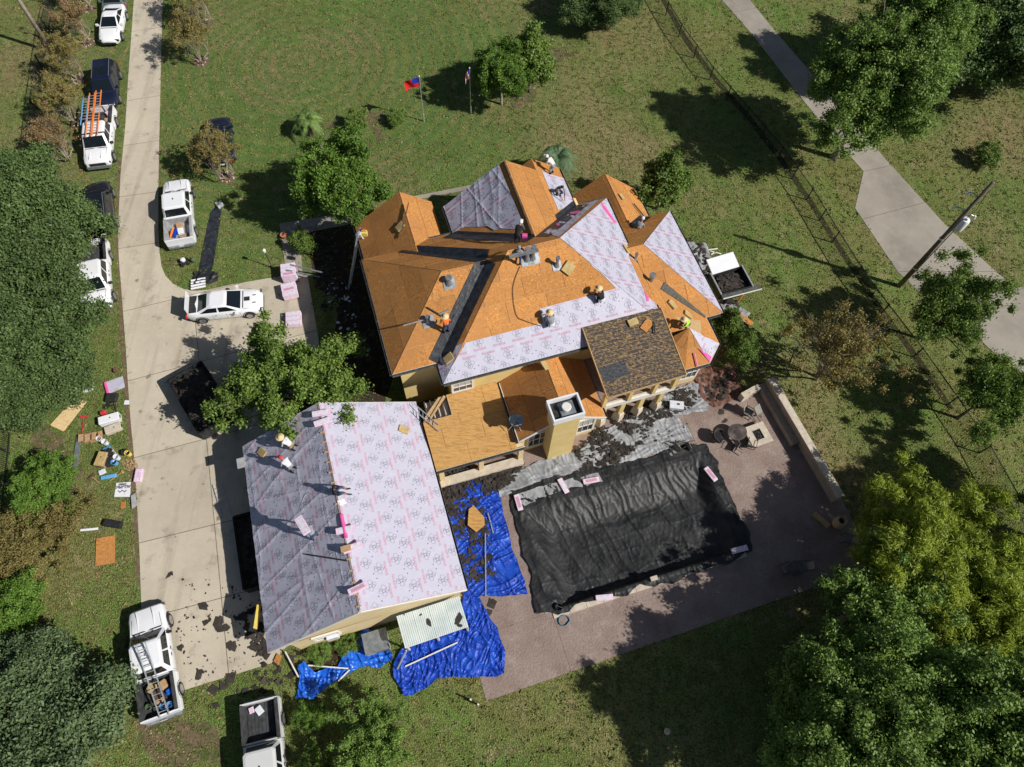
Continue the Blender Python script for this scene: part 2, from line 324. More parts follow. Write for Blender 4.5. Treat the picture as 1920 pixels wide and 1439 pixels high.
def grid_sheet(poly, cell, zf):
    """2D polygon -> (verts, faces) grid clipped exactly to the outline; zf(x, y) gives the height"""
    poly = ccw([(p[0], p[1]) for p in poly]); xs = [p[0] for p in poly]; ys = [p[1] for p in poly]
    x0, y0 = min(xs), min(ys); nx = int((max(xs)-x0)/cell)+1; ny = int((max(ys)-y0)/cell)+1
    edgecells = set()
    for i in range(len(poly)):
        p = poly[i]; q = poly[(i+1) % len(poly)]; n = int(math.hypot(q[0]-p[0], q[1]-p[1])/(cell*.2))+2
        for k in range(n+1):
            t = k/n; edgecells.add((int((p[0]+(q[0]-p[0])*t-x0)/cell), int((p[1]+(q[1]-p[1])*t-y0)/cell)))
    vs = []; idx = {}; fs = []
    def vid(x, y):
        k = (round(x*2000), round(y*2000))
        if k not in idx: idx[k] = len(vs); vs.append((x, y, zf(x, y)))
        return idx[k]
    for i in range(nx):
        for j in range(ny):
            a, b, c, d = x0+i*cell, y0+j*cell, x0+(i+1)*cell, y0+(j+1)*cell
            if (i, j) in edgecells:
                pc = clip_half(clip_half(clip_half(clip_half(poly, 1, 0, c), -1, 0, -a), 0, 1, d), 0, -1, -b)
                if area2(pc) < 1e-5: continue
                f = []
                for p in pc:
                    k = vid(*p)
                    if k not in f: f.append(k)
                if len(f) > 2: fs.append(tuple(f))
            elif inpoly((a+c)/2, (b+d)/2, poly): fs.append((vid(a, b), vid(c, b), vid(c, d), vid(a, d)))
    return vs, fs
def nz(x, y, s, seed=0.): return noise.noise(Vector((x*s+seed*17.3, y*s-seed*9.1, seed)))
def ridged(x, y, s, seed=0., sx=1, sy=1, ang=0):
    c, n = math.cos(ang), math.sin(ang); X = (x*c+y*n)*sx; Y = (-x*n+y*c)*sy
    return 1-min(1, abs(nz(X, Y, s, seed))*2.6)

def thing(name, label, cat, loc, rz=0, group=None): return empty(name, loc, rz, label, cat, group)

# ------------------------------------------------------------------ ground
POOL = [(12.05, 2.55), (19.9, 2.55), (19.9, 9.5), (12.05, 9.5)]
def _pool():
    q = [L(P(*p)) for p in [(975, 948), (1030, 1148), (1392, 1035), (1318, 852)]]
    return q
_q = _pool(); pa0 = (_q[0][0]+_q[1][0])/2; pa1 = (_q[2][0]+_q[3][0])/2; pb0 = (_q[1][1]+_q[2][1])/2; pb1 = (_q[0][1]+_q[3][1])/2
POOLW = [W(pa0, pb0), W(pa1, pb0), W(pa1, pb1), W(pa0, pb1)]
def holed(name, outer, hole, z, matname):
    loops = [[Vector((p[0], p[1], 0)) for p in ccw(outer)], [Vector((p[0], p[1], 0)) for p in ccw(hole)][::-1]]
    tr = tessellate_polygon(loops); vs = [(p.x, p.y, z) for l in loops for p in l]; fs = []
    for t in tr:
        a, b, c = [Vector(vs[i]) for i in t]; fs.append(tuple(t) if (b-a).cross(c-a).z > 0 else tuple(t)[::-1])
    mb = MB(); mb.add(vs, fs); o = mb.build(name, matname); return tag(o, kind='structure')
G = 260
gr = holed('ground', [(-G, -G), (G, -G), (G, G), (-G, G)], POOLW, 0, 'grass')

def sheet_struct(name, px, z, matname, thick=.0, sub=None):
    o = MB().prism(PP(px), z-thick, z, sides=thick > 0).build(name, matname); return tag(o, kind='structure')
drive_px = [(253,-25),(247,60),(241,140),(235,240),(229,300),(226,330),(223,400),(222,460),(224,500),(228,545),(232,600),(236,650),(240,720),(246,800),(252,860),(258,960),(262,1040),(265,1130),(267,1220),(268,1314),(340,1296),(512,1243),(540,1210),(540,1000),(500,800),(600,760),(598,640),(577,518),(535,517),(500,523),(430,535),(392,544),(370,546),(345,543),(325,533),(310,517),(303,500),(299,470),(297,430),(297,350),(299,250),(302,120),(306,-25)]
db = tag(MB().prism(PP(drive_px), -.05, .014).build('driveway', 'joint'), kind='structure')
polys = [[(p.x, p.y) for p in ccw(PP(drive_px))]]
def cutline(polys, A, B, gap=.02, cond=None):
    a = P(*A); b = P(*B); d = (b-a).normalized(); n = (d.y, -d.x); k = n[0]*a.x+n[1]*a.y; out = []
    for p in polys:
        cx = sum(q[0] for q in p)/len(p); cy = sum(q[1] for q in p)/len(p)
        if cond and not cond(cx, cy): out.append(p); continue
        for q in (clip_half(p, n[0], n[1], k-gap), clip_half(p, -n[0], -n[1], -k-gap)):
            if area2(q) > .3: out.append(q)
    return out
for A, B in [((246,60),(303,52)),((238,190),(299,180)),((231,274),(298,264)),((225,370),(296,360)),((222,467),(289,457)),((230,585),(325,562)),((244,714),(300,699)),((252,859),(410,817)),((260,1019),(370,992)),((325,1146),(377,1132))]:
    polys = cutline(polys, A, B)
ylim = P(230, 585).y
polys = cutline(polys, (366, 598), (429, 1266), cond=lambda x, y: y < ylim+1.2)
for p in polys:
    MB().prism(p, .014, .026).build('concrete_slab', 'concrete', db)
# edging strips of the drive (pale left kerb line, pale right edge)
sheet_struct('soil_strip', [(222,300),(218,460),(226,640),(238,800),(250,960),(257,1100),(262,1100),(256,960),(246,800),(232,640),(223,460),(227,300)], .005, 'soil')
# neighbour's road
nd = [(1340,-15),(1410,65),(1502,184),(1560,255),(1619,322),(1603,391),(1683,510),(1720,545),(1790,590),(1850,650),(1935,725),(1935,538),(1905,540),(1867,510),(1771,421),(1662,301),(1534,152),(1454,60),(1393,-15)]
nb_ = tag(MB().prism(PP(nd), -.05, .012).build('road', 'joint'), kind='structure')
polys = [[(p.x, p.y) for p in ccw(PP(nd))]]
for A, B in [((1385,22),(1425,14)),((1412,66),(1456,60)),((1502,186),(1550,172)),((1619,322),(1672,311)),((1686,393),(1734,380)),((1683,510),(1867,510)),((1800,600),(1880,560))]: polys = cutline(polys, A, B)
for p in polys: MB().prism(p, .012, .024).build('concrete_slab', 'concrete_old', nb_)
# path to the front door and kerb strips in the lawn
sheet_struct('path', [(524,420),(600,408),(660,400),(660,420),(600,432),(562,440),(568,523),(538,523)], .03, 'concrete_old', .05)
sheet_struct('kerb', [(752,374),(800,365),(900,345),(900,352),(800,372),(752,381)], .08, 'concrete_old', .1)
sheet_struct('planting_bed', [(575,430),(680,415),(740,700),(720,760),(600,760),(640,560),(590,540)], .006, 'mulch')
def patch(px, z, matname='soil', k=.5):
    pts = ccw([(p.x, p.y) for p in PP(px)]); out = []
    for i in range(len(pts)):
        p, q = pts[i], pts[(i+1) % len(pts)]; n = max(1, int(math.hypot(q[0]-p[0], q[1]-p[1])/.25))
        for j in range(n): x = p[0]+(q[0]-p[0])*j/n; y = p[1]+(q[1]-p[1])*j/n; out.append((x+nz(x, y, 1.1, 3)*k+nz(x, y, 3.5, 4)*k*.5, y+nz(x, y, 1.1, 6)*k+nz(x, y, 3.5, 7)*k*.5))
    o = MB().prism(out, 0, z, sides=False).build('bare_ground', matname); return tag(o, kind='structure')
patch([(606,236),(640,222),(700,210),(742,212),(750,226),(712,232),(720,262),(706,268),(696,240),(650,232),(620,246)], .004, 'bare')
patch([(655,262),(690,270),(700,290),(670,300)], .004, 'bare'); patch([(1005,82),(1050,92),(1085,100),(1040,118),(1010,150),(985,160),(995,120)], .004, 'bare')
patch([(1000,150),(1010,195),(960,205),(955,185)], .004, 'bare'); patch([(62,780),(110,830),(150,880),(150,930),(110,900),(60,850)], .004, 'bare'); patch([(250,1340),(330,1330),(400,1360),(420,1420),(330,1445),(260,1400)], .004, 'bare')
patch([(1290,620),(1420,640),(1450,690),(1390,712),(1310,690)], .004, 'bare'); patch([(1700,1170),(1780,1170),(1770,1240),(1720,1270)], .004, 'bare')
# patio
pat_px = [(912,1315),(899,1268),(868,1150),(820,960),(800,860),(1100,740),(1310,680),(1390,740),(1455,708),(1578,935),(1640,1062)]
pat = holed('patio', PP(pat_px), POOLW, .012, 'joint'); pat.name = 'patio'
PZ = .024
pb_ = L(P(1100, 1160))
polys = [[(p.x, p.y) for p in ccw(PP(pat_px))]]
def cutAB(polys, axis, c, gap=.008):
    n = ha if axis == 0 else hb; out = []
    for p in polys:
        for q in (clip_half(p, n.x, n.y, c-gap), clip_half(p, -n.x, -n.y, -c-gap)):
            if area2(q) > .05: out.append(q)
    return out
for c in (pb0-.0, pb1+.0): polys = cutAB(polys, 1, c, .006)
for c in (pa0, pa1, (pa0+pa1)/2): polys = cutAB(polys, 0, c, .006)
for p in polys:
    cx = sum(q[0] for q in p)/len(p); cy = sum(q[1] for q in p)/len(p); l = L(Vector((cx, cy, 0)))
    if pa0-.05 < l[0] < pa1+.05 and pb0-.05 < l[1] < pb1+.05: continue
    MB().prism(p, .012, PZ).build('paving_slab', 'patio', pat)
# pool shell walls and pale coping
pm = MB(); dpt = 1.3
for i in range(4):
    a, b = POOLW[i], POOLW[(i+1) % 4]; pm.add([a-Vector((0,0,-.02)), b-Vector((0,0,-.02)), b-Vector((0,0,dpt)), a-Vector((0,0,dpt))], [(0,1,2,3)])
pm.add([p-Vector((0,0,dpt)) for p in POOLW], [(0,1,2,3)])
pool = thing('swimming_pool', 'rectangular swimming pool with pale stone coping hidden under black plastic sheeting', 'swimming pool', W(pa0, pb0))
def under(root, o): o.parent = root; o.matrix_parent_inverse = root.matrix_basis.inverted() if root.parent is None else Matrix(); return o
def wb(root, mb, name, mats, **k):          # build in world coordinates and hang under a thing
    o = mb.build(name, mats, **k); o.parent = root
    inv = (Matrix.Translation(root.location) @ root.rotation_euler.to_matrix().to_4x4()).inverted()
    o.matrix_parent_inverse = inv; return o
wb(pool, pm, 'basin', 'concrete_old')
for s in range(4):
    a, b = POOLW[s], POOLW[(s+1) % 4]; d = (b-a).normalized(); n = Vector((d.y, -d.x, 0)); k = max(3, int((b-a).length/1.0))
    for i in range(k):
        p = a+(b-a)*(i+.01)/k; q = a+(b-a)*(i+.99)/k
        wb(pool, MB().prism([p, q, q+n*.38, p+n*.38], PZ+.004, PZ+.055), 'coping_stone', 'stone')

# ------------------------------------------------------------------ sheets, tarps
def tarp(name, label, cat, px, matname, cell=.09, fine=.7, folds=False, amp=.05, z0=.04, seed=1, sag=None, ang=0., smooth=True, wpoly=None, group=None, extra=None, ragged=.08, sx=1., sy=.35):
    pts = wpoly or PP(px); pts = ccw([(p[0], p[1]) for p in pts]); rag = []
    for i in range(len(pts)):                # slightly irregular outline
        p, q = pts[i], pts[(i+1) % len(pts)]; n = max(1, int(math.hypot(q[0]-p[0], q[1]-p[1])/.35))
        for k in range(n):
            t = k/n; x = p[0]+(q[0]-p[0])*t; y = p[1]+(q[1]-p[1])*t
            rag.append((x+nz(x, y, 1.3, seed)*ragged*2, y+nz(x, y, 1.3, seed+5)*ragged*2))
    def zf(x, y):
        wx = x+.35*nz(x, y, .8, seed+8); wy = y+.35*nz(x, y, .8, seed+9)
        h = amp*(ridged(wx, wy, .9, seed, 1.6, .35, ang)**3*.9+ridged(wx, wy, 1.4, seed+2, 1.9, .35, ang+.9)**2.2*.7+ridged(wx, wy, 2.3, seed+3, 1.7, .45, ang-.6)**1.6*.55+fine*(ridged(wx, wy, 4.6, seed+4, 1.4, .7, ang+.3)**2*.28+nz(x, y, 9, seed)*.10))
        z = z0+h+.3*amp
        if folds:
            h = amp*(ridged(wx, wy, .42, seed, 2.2, .16, ang)**14*1.0+ridged(wx, wy, .38, seed+2, 2.0, .2, ang+.35)**16*.8+ridged(wx, wy, .5, seed+5, 2.0, .15, ang-1.9)**16*.4+.12*nz(x, y, .9, seed)+.42*ridged(wx, wy, 1.7, seed+3, 1.9, .28, ang+.2)**2.4+.28*ridged(wx, wy, 2.9, seed+6, 1.6, .4, ang-.5)**2+.18*ridged(wx, wy, 2.4, seed+7, 1.8, .3, ang-1.6)**3)
            z = z0+h+.3*amp
        if sag: z += sag(x, y)
        if extra: z += extra(x, y)
        return z
    vs, fs = grid_sheet(rag, cell, zf)
    c = Vector((sum(p[0] for p in pts)/len(pts), sum(p[1] for p in pts)/len(pts), 0))
    mb = MB(); mb.add([(v[0]-c.x, v[1]-c.y, v[2]) for v in vs], fs)
    o = mb.build(name, matname, smooth=smooth); o.location = c
    return tag(o, label, cat, group)
def smooth01(t): t = max(0, min(1, t)); return t*t*(3-2*t)
def poolsag(x, y):
    l = L(Vector((x, y, 0))); dW, dE, dS, dN = l[0]-pa0-.06, pa1-l[0]-.06, l[1]-pb0-.06, pb1-l[1]-.06
    if min(dW, dE, dS, dN) <= -.2: return 0.02
    s = min(smooth01(dW/1.8), smooth01(dE/1.1), smooth01(dS/.35), smooth01(dN/2.4))
    return .04*(1-s)-.78*s+.10*s*nz(x, y, .35, 3)
tarp('black_sheeting', 'huge black plastic sheet sagging into the swimming pool', 'plastic sheet',
     [(958,925),(1010,905),(1100,880),(1180,868),(1255,845),(1322,832),(1345,880),(1375,940),(1405,1000),(1408,1035),(1375,1052),(1330,1068),(1262,1090),(1200,1102),(1160,1118),(1090,1132),(1040,1155),(1003,1150),(1000,1110),(992,1060),(975,1010),(962,960)],
     'plastic_black', cell=.062, amp=.075, z0=.085, seed=3, fine=.2, folds=True, ragged=.15, sag=poolsag, ang=.5)
tarp('grey_sheeting', 'silver plastic sheet covered with torn shingles along the rear house wall', 'plastic sheet',
     [(935,905),(1010,865),(1080,850),(1120,815),(1150,800),(1200,775),(1240,745),(1290,720),(1318,722),(1328,770),(1268,782),(1300,822),(1262,845),(1180,868),(1100,885),(1010,905),(960,925),(935,935)],
     'plastic_grey', cell=.05, amp=.085, z0=.035, seed=5, fine=.4, ang=1.0)
tarp('grey_sheeting', 'light silver strip of plastic folded over the north rim of the pool sheet', 'plastic sheet',
     [(962,932),(1010,914),(1064,902),(1120,890),(1130,905),(1070,917),(1015,935),(972,955)], 'plastic_grey', cell=.07, amp=.03, z0=.15, seed=6)
tarp('rust_sheeting', 'crumpled rust brown sheet with roofing scraps near the turret', 'plastic sheet',
     [(1290,700),(1340,690),(1375,690),(1385,730),(1395,745),(1340,765),(1312,750),(1310,722)], 'rust', cell=.08, amp=.10, z0=.04, seed=8)
tarp('blue_tarp', 'long blue tarp strewn with shingles beside the garage east eave', 'tarp',
     [(828,895),(870,885),(905,905),(935,925),(948,980),(968,1050),(990,1115),(940,1118),(905,1122),(872,1120),(860,1040)], 'tarp', cell=.05, amp=.10, z0=.04, seed=10, fine=.35, smooth=False, ang=1.2)
tarp('blue_tarp', 'wide wrinkled blue tarp below the white corrugated shed roof', 'tarp',
     [(868,1120),(900,1122),(918,1160),(932,1180),(945,1225),(948,1262),(930,1270),(880,1270),(820,1272),(800,1290),(775,1305),(757,1308),(748,1285),(738,1265),(742,1235),(760,1210),(860,1160)], 'tarp', cell=.05, amp=.12, z0=.05, seed=12, fine=.35, smooth=False, ang=.3)
tarp('blue_tarp', 'bright blue tarp twisted across the hedge at the garage south wall', 'tarp',
     [(686,1180),(695,1182),(702,1210),(735,1222),(737,1240),(712,1255),(690,1250),(660,1258),(620,1285),(590,1308),(556,1308),(565,1270),(560,1250),(572,1240),(592,1262),(632,1250),(650,1225)], 'tarp2', cell=.045, amp=.14, z0=.06, seed=14, ang=.8, extra=lambda x, y: .25*max(0, nz(x, y, .6, 2)))
sheet_struct('hedge_bed', [(570,1222),(690,1185),(700,1215),(640,1262),(590,1265)], .008, 'mulch')

# shingle debris
def frag(mb, c, r, z, tilt=.25, n=None):
    n = n or random.choice((4, 4, 5, 5)); a0 = random.random()*6.28; el = random.uniform(.4, 1); pts = []
    for k in range(n):
        t = a0+2*math.pi*(k+random.uniform(-.2, .2))/n; x = r*random.uniform(.6, 1.1)*math.cos(t); y = r*el*random.uniform(.6, 1.1)*math.sin(t); pts.append((x, y))
    rz = random.random()*6.28; cs, sn = math.cos(rz), math.sin(rz); tx, ty = random.uniform(-tilt, tilt), random.uniform(-tilt, tilt)
    up = [(c[0]+x*cs-y*sn, c[1]+x*sn+y*cs, z+.012+abs(tilt)*r*.5+x*tx+y*ty) for x, y in pts]
    mb.add(up+[(p[0], p[1], p[2]-.012) for p in up], [tuple(range(n))]+[(i, i+n, (i+1) % n+n, (i+1) % n) for i in range(n)])
def debris(label, areas, name='shingle_debris', matname='shingle'):
    mb = MB(); c0 = None
    for (px, n, r0, r1, z, zr) in areas:
        poly = PP(px); xs = [p.x for p in poly]; ys = [p.y for p in poly]; k = 0
        c0 = c0 or Vector((xs[0], ys[0], 0))
        while k < n:
            x = random.uniform(min(xs), max(xs)); y = random.uniform(min(ys), max(ys))
            if not inpoly(x, y, poly): continue
            if nz(x, y, .7, 4) < random.uniform(-.45, .2): k += .25; continue
            k += 1; frag(mb, (x-c0.x, y-c0.y), random.uniform(r0, r1), z+random.random()**2*zr)
    o = mb.build(name, matname); o.location = c0; return tag(o, label, 'roofing debris', kind='stuff')
debris('heap of torn dark shingles on the silver sheet between chimney and porch posts', [
    ([(1075,850),(1110,812),(1150,790),(1200,800),(1225,790),(1215,830),(1180,850),(1160,870),(1100,880)], 950, .05, .24, .09, .10),
    ([(1165,785),(1200,765),(1240,745),(1300,725),(1315,750),(1265,780),(1210,790)], 560, .05, .24, .09, .09),
    ([(1060,850),(1300,790),(1300,840),(1100,890)], 50, .05, .14, .08, .03)])
debris('broad heap of torn shingles on the blue tarp beside the garage', [
    ([(826,890),(870,875),(940,880),(985,870),(960,905),(915,930),(880,950),(845,980)], 1150, .05, .25, .08, .14),
    ([(845,960),(900,940),(925,1000),(930,1080),(900,1100),(870,1110)], 170, .10, .32, .12, .03),
    ([(838,940),(862,940),(878,1120),(866,1120)], 200, .07, .26, .10, .05)])
debris('rust coloured sheathing crumbs and shingles on the brown sheet by the turret', [([(1305,705),(1370,695),(1380,735),(1335,760)], 120, .08, .25, .10, .12)])
debris('small shingle crumbs scattered over the concrete drive south of the garage', [
    ([(330,1060),(500,1120),(505,1240),(350,1290),(330,1180)], 150, .03, .11, .03, .0), ([(455,1150),(498,1130),(505,1235),(470,1215)], 70, .12, .35, .03, .04),
    ([(500,1230),(560,1215),(580,1260),(520,1300),(440,1300)], 60, .08, .3, .01, .03)])
debris('dark tear-off scraps in the shaded strip west of the house', [([(590,430),(660,500),(735,720),(700,750),(640,700),(600,560)], 420, .08, .30, .02, .06)])
debris('pale paper scraps in the shaded strip west of the house', [([(600,500),(650,540),(700,690),(640,650)], 46, .06, .2, .05, .03)], name='paper_scraps', matname='whitecloth')
debris('old leaves and grit lying on the black pool sheet', [([(1050,980),(1160,960),(1200,1040),(1120,1080),(1060,1060)], 60, .03, .08, -.72, .02), ([(1220,940),(1300,930),(1320,1000),(1240,1010)], 50, .03, .08, -.72, .02)], name='leaf_litter')
# larger single scraps one can count on drive and patio
k = 0
for (u, v, r, wh) in [(380,1138,.42,'in the garage shadow edge'),(410,1168,.55,'at the drive centre joint'),(420,1180,.5,'overlapping its neighbour by the drive joint'),(446,1160,.35,'near the shadow tip on the drive'),(385,1168,.3,'west of the drive joint'),(434,1212,.38,'long strip south on the drive'),(374,1262,.35,'close to the drive end'),(338,1215,.25,'beside the white pickup wheel'),
        (318,1078,.3,'alone on the sunlit drive'),(432,1270,.42,'on the grass edge of the drive'),(400,1295,.5,'on the grass by the black truck shadow'),(420,1286,.34,'small one on the grass'),(402,1325,.32,'between grass and truck bed'),
        (1300,1120,.0,''),(1000,1108,.0,''),(912,1150,.45,'on the patio by the blue tarp'),(922,1132,.4,'on the patio above the blue tarp corner'),(1378,735,.4,'by the low stone wall'),(1352,772,.3,'on the patio near the folding chair'),(1358,790,.22,'on the patio north of the round table')]:
    if r == 0: continue
    mb = MB(); frag(mb, (0, 0), r, 0, .08); frag(mb, (.12, .08), r*.6, .015, .08); o = mb.build('shingle_scrap', 'shingle'); o.location = P(u, v, .03)
    tag(o, 'torn dark shingle scrap '+wh, 'shingle scrap', 'single torn shingle scraps')

# ------------------------------------------------------------------ roofs
FACE = {}
def setface(name, pts):
    pts = [Vector(p) for p in pts]; n = normal_of(pts)
    if n.z < 0: pts = pts[::-1]; n = -n
    h = Vector((-n.y, n.x, 0)).normalized(); v = n.cross(h).normalized()
    if v.z < 0: v = -v; h = -h
    o = min(pts, key=lambda p: p.z)
    FACE[name] = dict(pts=pts, n=n, u=h, v=v, o=o); return FACE[name]
def to2(f, p): d = Vector(p)-f['o']; return (d.dot(f['u']), d.dot(f['v']))
def to3(f, x, y, h=0.): return f['o']+f['u']*x+f['v']*y+f['n']*h
def hitf(name, u, v, h=0.): f = FACE[name]; return hit(u, v, f['o']+f['n']*h, f['n'])
def clip_conv(poly, conv):
    conv = ccw(conv)
    for i in range(len(conv)):
        a, b = conv[i], conv[(i+1) % len(conv)]; nx, ny = b[1]-a[1], -(b[0]-a[0])
        poly = clip_half(poly, nx, ny, nx*a[0]+ny*a[1])
        if len(poly) < 3: return []
    return poly
def roof_faces(house, name, faces, panels=True, matname='osb', t=.10, pw=2.44, ph=1.22, skip=()):
    """one roof part: solid deck boards below, sheathing panels on top as sub-parts"""
    mb = MB()
    for key, pts in faces:
        f = setface(key, [W(*p) for p in pts]); mb.slab([p-f['n']*.02 for p in f['pts']], t, f['n'])
    ro = wb(house, mb, name, 'wood')
    for key, pts in faces:
        f = FACE[key]; poly = ccw([to2(f, p) for p in f['pts']])
        if key in skip: continue
        xs = [p[0] for p in poly]; ys = [p[1] for p in poly]; j = 0; y = min(ys)
        while y < max(ys)-.01:
            x = min(xs)-(pw/2 if j % 2 else 0)-.3
            while x < max(xs):
                q = clip_half(clip_half(clip_half(clip_half(poly, 1, 0, x+pw-.014), -1, 0, -x-.014), 0, 1, y+ph-.010), 0, -1, -y-.010)
                if area2(q) > .015:
                    q = ccw(q); dz = random.uniform(0, .003)
                    pl = MB(); pl.slab([to3(f, p[0], p[1], dz) for p in q], .014, f['n'])
                    o = pl.build('sheathing_panel', matname, ro)
                x += pw
            y += ph; j += 1
    return ro
def sub(ro, mb, name, mats, **k):
    o = mb.build(name, mats, **k); o.parent = ro; return o

# lettering stamps
def text_mesh(body, size=1., bold=.015):
    cu = bpy.data.curves.new('lettering', 'FONT'); cu.body = body; cu.size = size; cu.offset = bold; cu.resolution_u = 1; cu.align_x = 'CENTER'; cu.align_y = 'CENTER'
    ob = bpy.data.objects.new('lettering', cu); C.objects.link(ob); dg = bpy.context.evaluated_depsgraph_get(); me = ob.evaluated_get(dg).to_mesh()
    me.calc_loop_triangles(); v = [(p.co.x, p.co.y) for p in me.vertices]; t = [tuple(l.vertices) for l in me.loop_triangles]
    ob.evaluated_get(dg).to_mesh_clear(); bpy.data.objects.remove(ob); bpy.data.curves.remove(cu); return v, t
def ring(cx, cy, r, w, n=11, sx=1., ph=0):
    v = []; t = []
    for k in range(n):
        a = 2*math.pi*k/n+ph; wob = 1+.12*math.sin(3*a+ph)
        for rr in (r-w/2, r+w/2): v.append((cx+rr*wob*math.cos(a)*sx, cy+rr*wob*math.sin(a)))
    for k in range(n): a, b, c, d = 2*k, 2*k+1, 2*((k+1) % n)+1, 2*((k+1) % n); t += [(a, b, c), (a, c, d)]
    return v, t
TXT = text_mesh('PROARMOR', .21, .006)
_w = max(p[0] for p in TXT[0])-min(p[0] for p in TXT[0]); TXT = ([(p[0]*.76/_w, p[1]) for p in TXT[0]], TXT[1])
def emblem():
    V = []; T = []
    def ad(vt):
        n = len(V); V.extend(vt[0]); T.extend([tuple(i+n for i in t) for t in vt[1]])
    for k, (rr, rd) in enumerate([(.21,.14),(.17,.10),(.23,.12),(.19,.15),(.22,.09),(.20,.13)]):
        a = 2*math.pi*k/6+.3*math.sin(k*2.1); ad(ring(rr*math.cos(a), rr*1.1*math.sin(a), rd, .015, 7, 1., a))
    ad(ring(.02, -.03, .10, .015, 7)); return V, T
EMB = emblem(); EMB = ([(x*.88, y*.88) for x, y in EMB[0]], EMB[1])
def dot(): return ring(0, 0, .02, .038, 6)
DOT = dot()
def underlay(ro, key, pts=None, px=None, roll='u', wr=.004, seed=1, name='underlayment', cell=.15, lift=.022, phase=(0, 0), flip=False, clip=True, printed=True):
    f = FACE[key]
    pts = pts or [hitf(key, *p) for p in (px or [])] or f['pts']
    poly = ccw([to2(f, p) for p in pts])
    if clip and px: poly = ccw(clip_conv(poly, [to2(f, p) for p in f['pts']]))
    ex, ey = ((1, 0), (0, 1)) if roll == 'u' else ((0, 1), (-1, 0))
    if flip: ex = (-ex[0], -ex[1]); ey = (-ey[0], -ey[1])
    def zf(x, y):
        X = x*ex[0]+y*ex[1]; Y = x*ey[0]+y*ey[1]
        s = (Y/1.22+.3) % 1; seam = .006*math.exp(-((s-.5)/.012)**2)
        h = lift+seam+wr*(ridged(X, Y, .55, seed, 1, .12, .35)**9*3.+ridged(X, Y, .7, seed+3, 1, .10, -.25)**9*2.6+ridged(X, Y, .6, seed+7, .14, 1, .1)**9*2.)
        return h
    vs, fs = grid_sheet(poly, cell, zf)
    mb = MB(); mb.add([to3(f, v[0], v[1], v[2]) for v in vs], fs)
    if printed:
        Xs = [p[0]*ex[0]+p[1]*ex[1] for p in poly]; Ys = [p[0]*ey[0]+p[1]*ey[1] for p in poly]
        PX, PY = 1.16, 1.72
        for i in range(int((min(Xs))/PX)-2, int(max(Xs)/PX)+3):
            for j in range(int(min(Ys)/PY)-2, int(max(Ys)/PY)+3):
                for (st, dx, dy, mi, rot) in ((EMB, 0, 0, 2, 0), (EMB, .36, .66, 2, .6), (TXT, .42, 1.0, 1, 0), (TXT, .0, 1.30, 1, 0), (DOT, .6, .3, 2, 0), (DOT, .86, .42, 2, 0)):
                    cx = i*PX+dx+phase[0]; cy = j*PY+dy+phase[1]
                    lx, ly = cx*ex[0]+cy*ey[0], cx*ex[1]+cy*ey[1]
                    if not (min(p[0] for p in poly)-.6 < lx < max(p[0] for p in poly)+.6 and min(p[1] for p in poly)-.6 < ly < max(p[1] for p in poly)+.6): continue
                    V, T = st; loc = []
                    for (x, y) in V:
                        X = cx+x; Y = cy+y; loc.append((X*ex[0]+Y*ey[0], X*ex[1]+Y*ey[1]))
                    ins = [inpoly(q[0], q[1], poly) for q in loc]
                    tt = [t for t in T if ins[t[0]] and ins[t[1]] and ins[t[2]]]
                    if not tt: continue
                    mb.cur = mi; mb.add([to3(f, q[0], q[1], zf(*q)+.006) for q in loc], tt)
    return sub(ro, mb, name, ['underlay', 'print_pink', 'print_black'], smooth=False)
def stripband(ro, key, pts, name, matname, lift=.03, t=.006, label=None):
    f = FACE[key]; mb = MB(); mb.slab([p+f['n']*lift for p in pts], t, f['n']); o = sub(ro, mb, name, matname)
    if label: o['label'] = label
    return o
def valley(ro, ka, kb, p, q, wa=.45, wb_=.45, p_off=0):
    """membrane band either side of a valley line p -> q, lying on faces ka and kb"""
    p = W(*p); q = W(*q)
    for key, wd in ((ka, wa), (kb, wb_)):
        f = FACE[key]; d = (q-p).normalized(); s = f['n'].cross(d).normalized()
        c = sum((Vector(x) for x in f['pts']), Vector())/len(f['pts'])
        if key == ka:
            if (c-p).dot(s) < 0: s = -s
            s_a = Vector((s.x, s.y, 0))
        elif s_a.dot(Vector((s.x, s.y, 0))) > 0: s = -s
        quad = [to2(f, x) for x in (p, q, q+s*wd, p+s*wd)]
        quad = clip_conv(quad, [to2(f, x) for x in f['pts']]) or quad
        vs, fs = grid_sheet(quad, .16, lambda x, y: .030+.012*ridged(x, y, 1.6, 5)**3)
        mb = MB(); mb.add([to3(f, *v) for v in vs], fs); sub(ro, mb, 'valley_membrane', 'membrane', smooth=False)
def gutter(root, p, q, out=None, name='gutter', matname='metal_dk', w=.12):
    p = W(*p); q = W(*q); d = (q-p).normalized(); n = Vector((d.y, -d.x, 0))
    if out is not None and n.dot(ha*out[0]+hb*out[1]) < 0: n = -n
    mb = MB(); o = n*(w/2+.012); dz = Vector((0, 0, -.07))
    mb.bar(p+n*.016+dz, q+n*.016+dz, .012, .14); mb.bar(p+n*w+dz, q+n*w+dz, .014, .13); mb.bar(p+o-Vector((0,0,.13)), q+o-Vector((0,0,.13)), w, .012)
    k = int((q-p).length/.9)
    for i in range(1, k): c = p+(q-p)*i/k+Vector((0, 0, -.012)); mb.bar(c+n*.01, c+n*w, .02, .015)
    o_ = wb(root, mb, name, matname)
    fb = MB(); fb.bar(p-Vector((0,0,.10))-n*.012, q-Vector((0,0,.10))-n*.012, .035, .19); wb(root, fb, 'fascia', 'trim')
    return o_

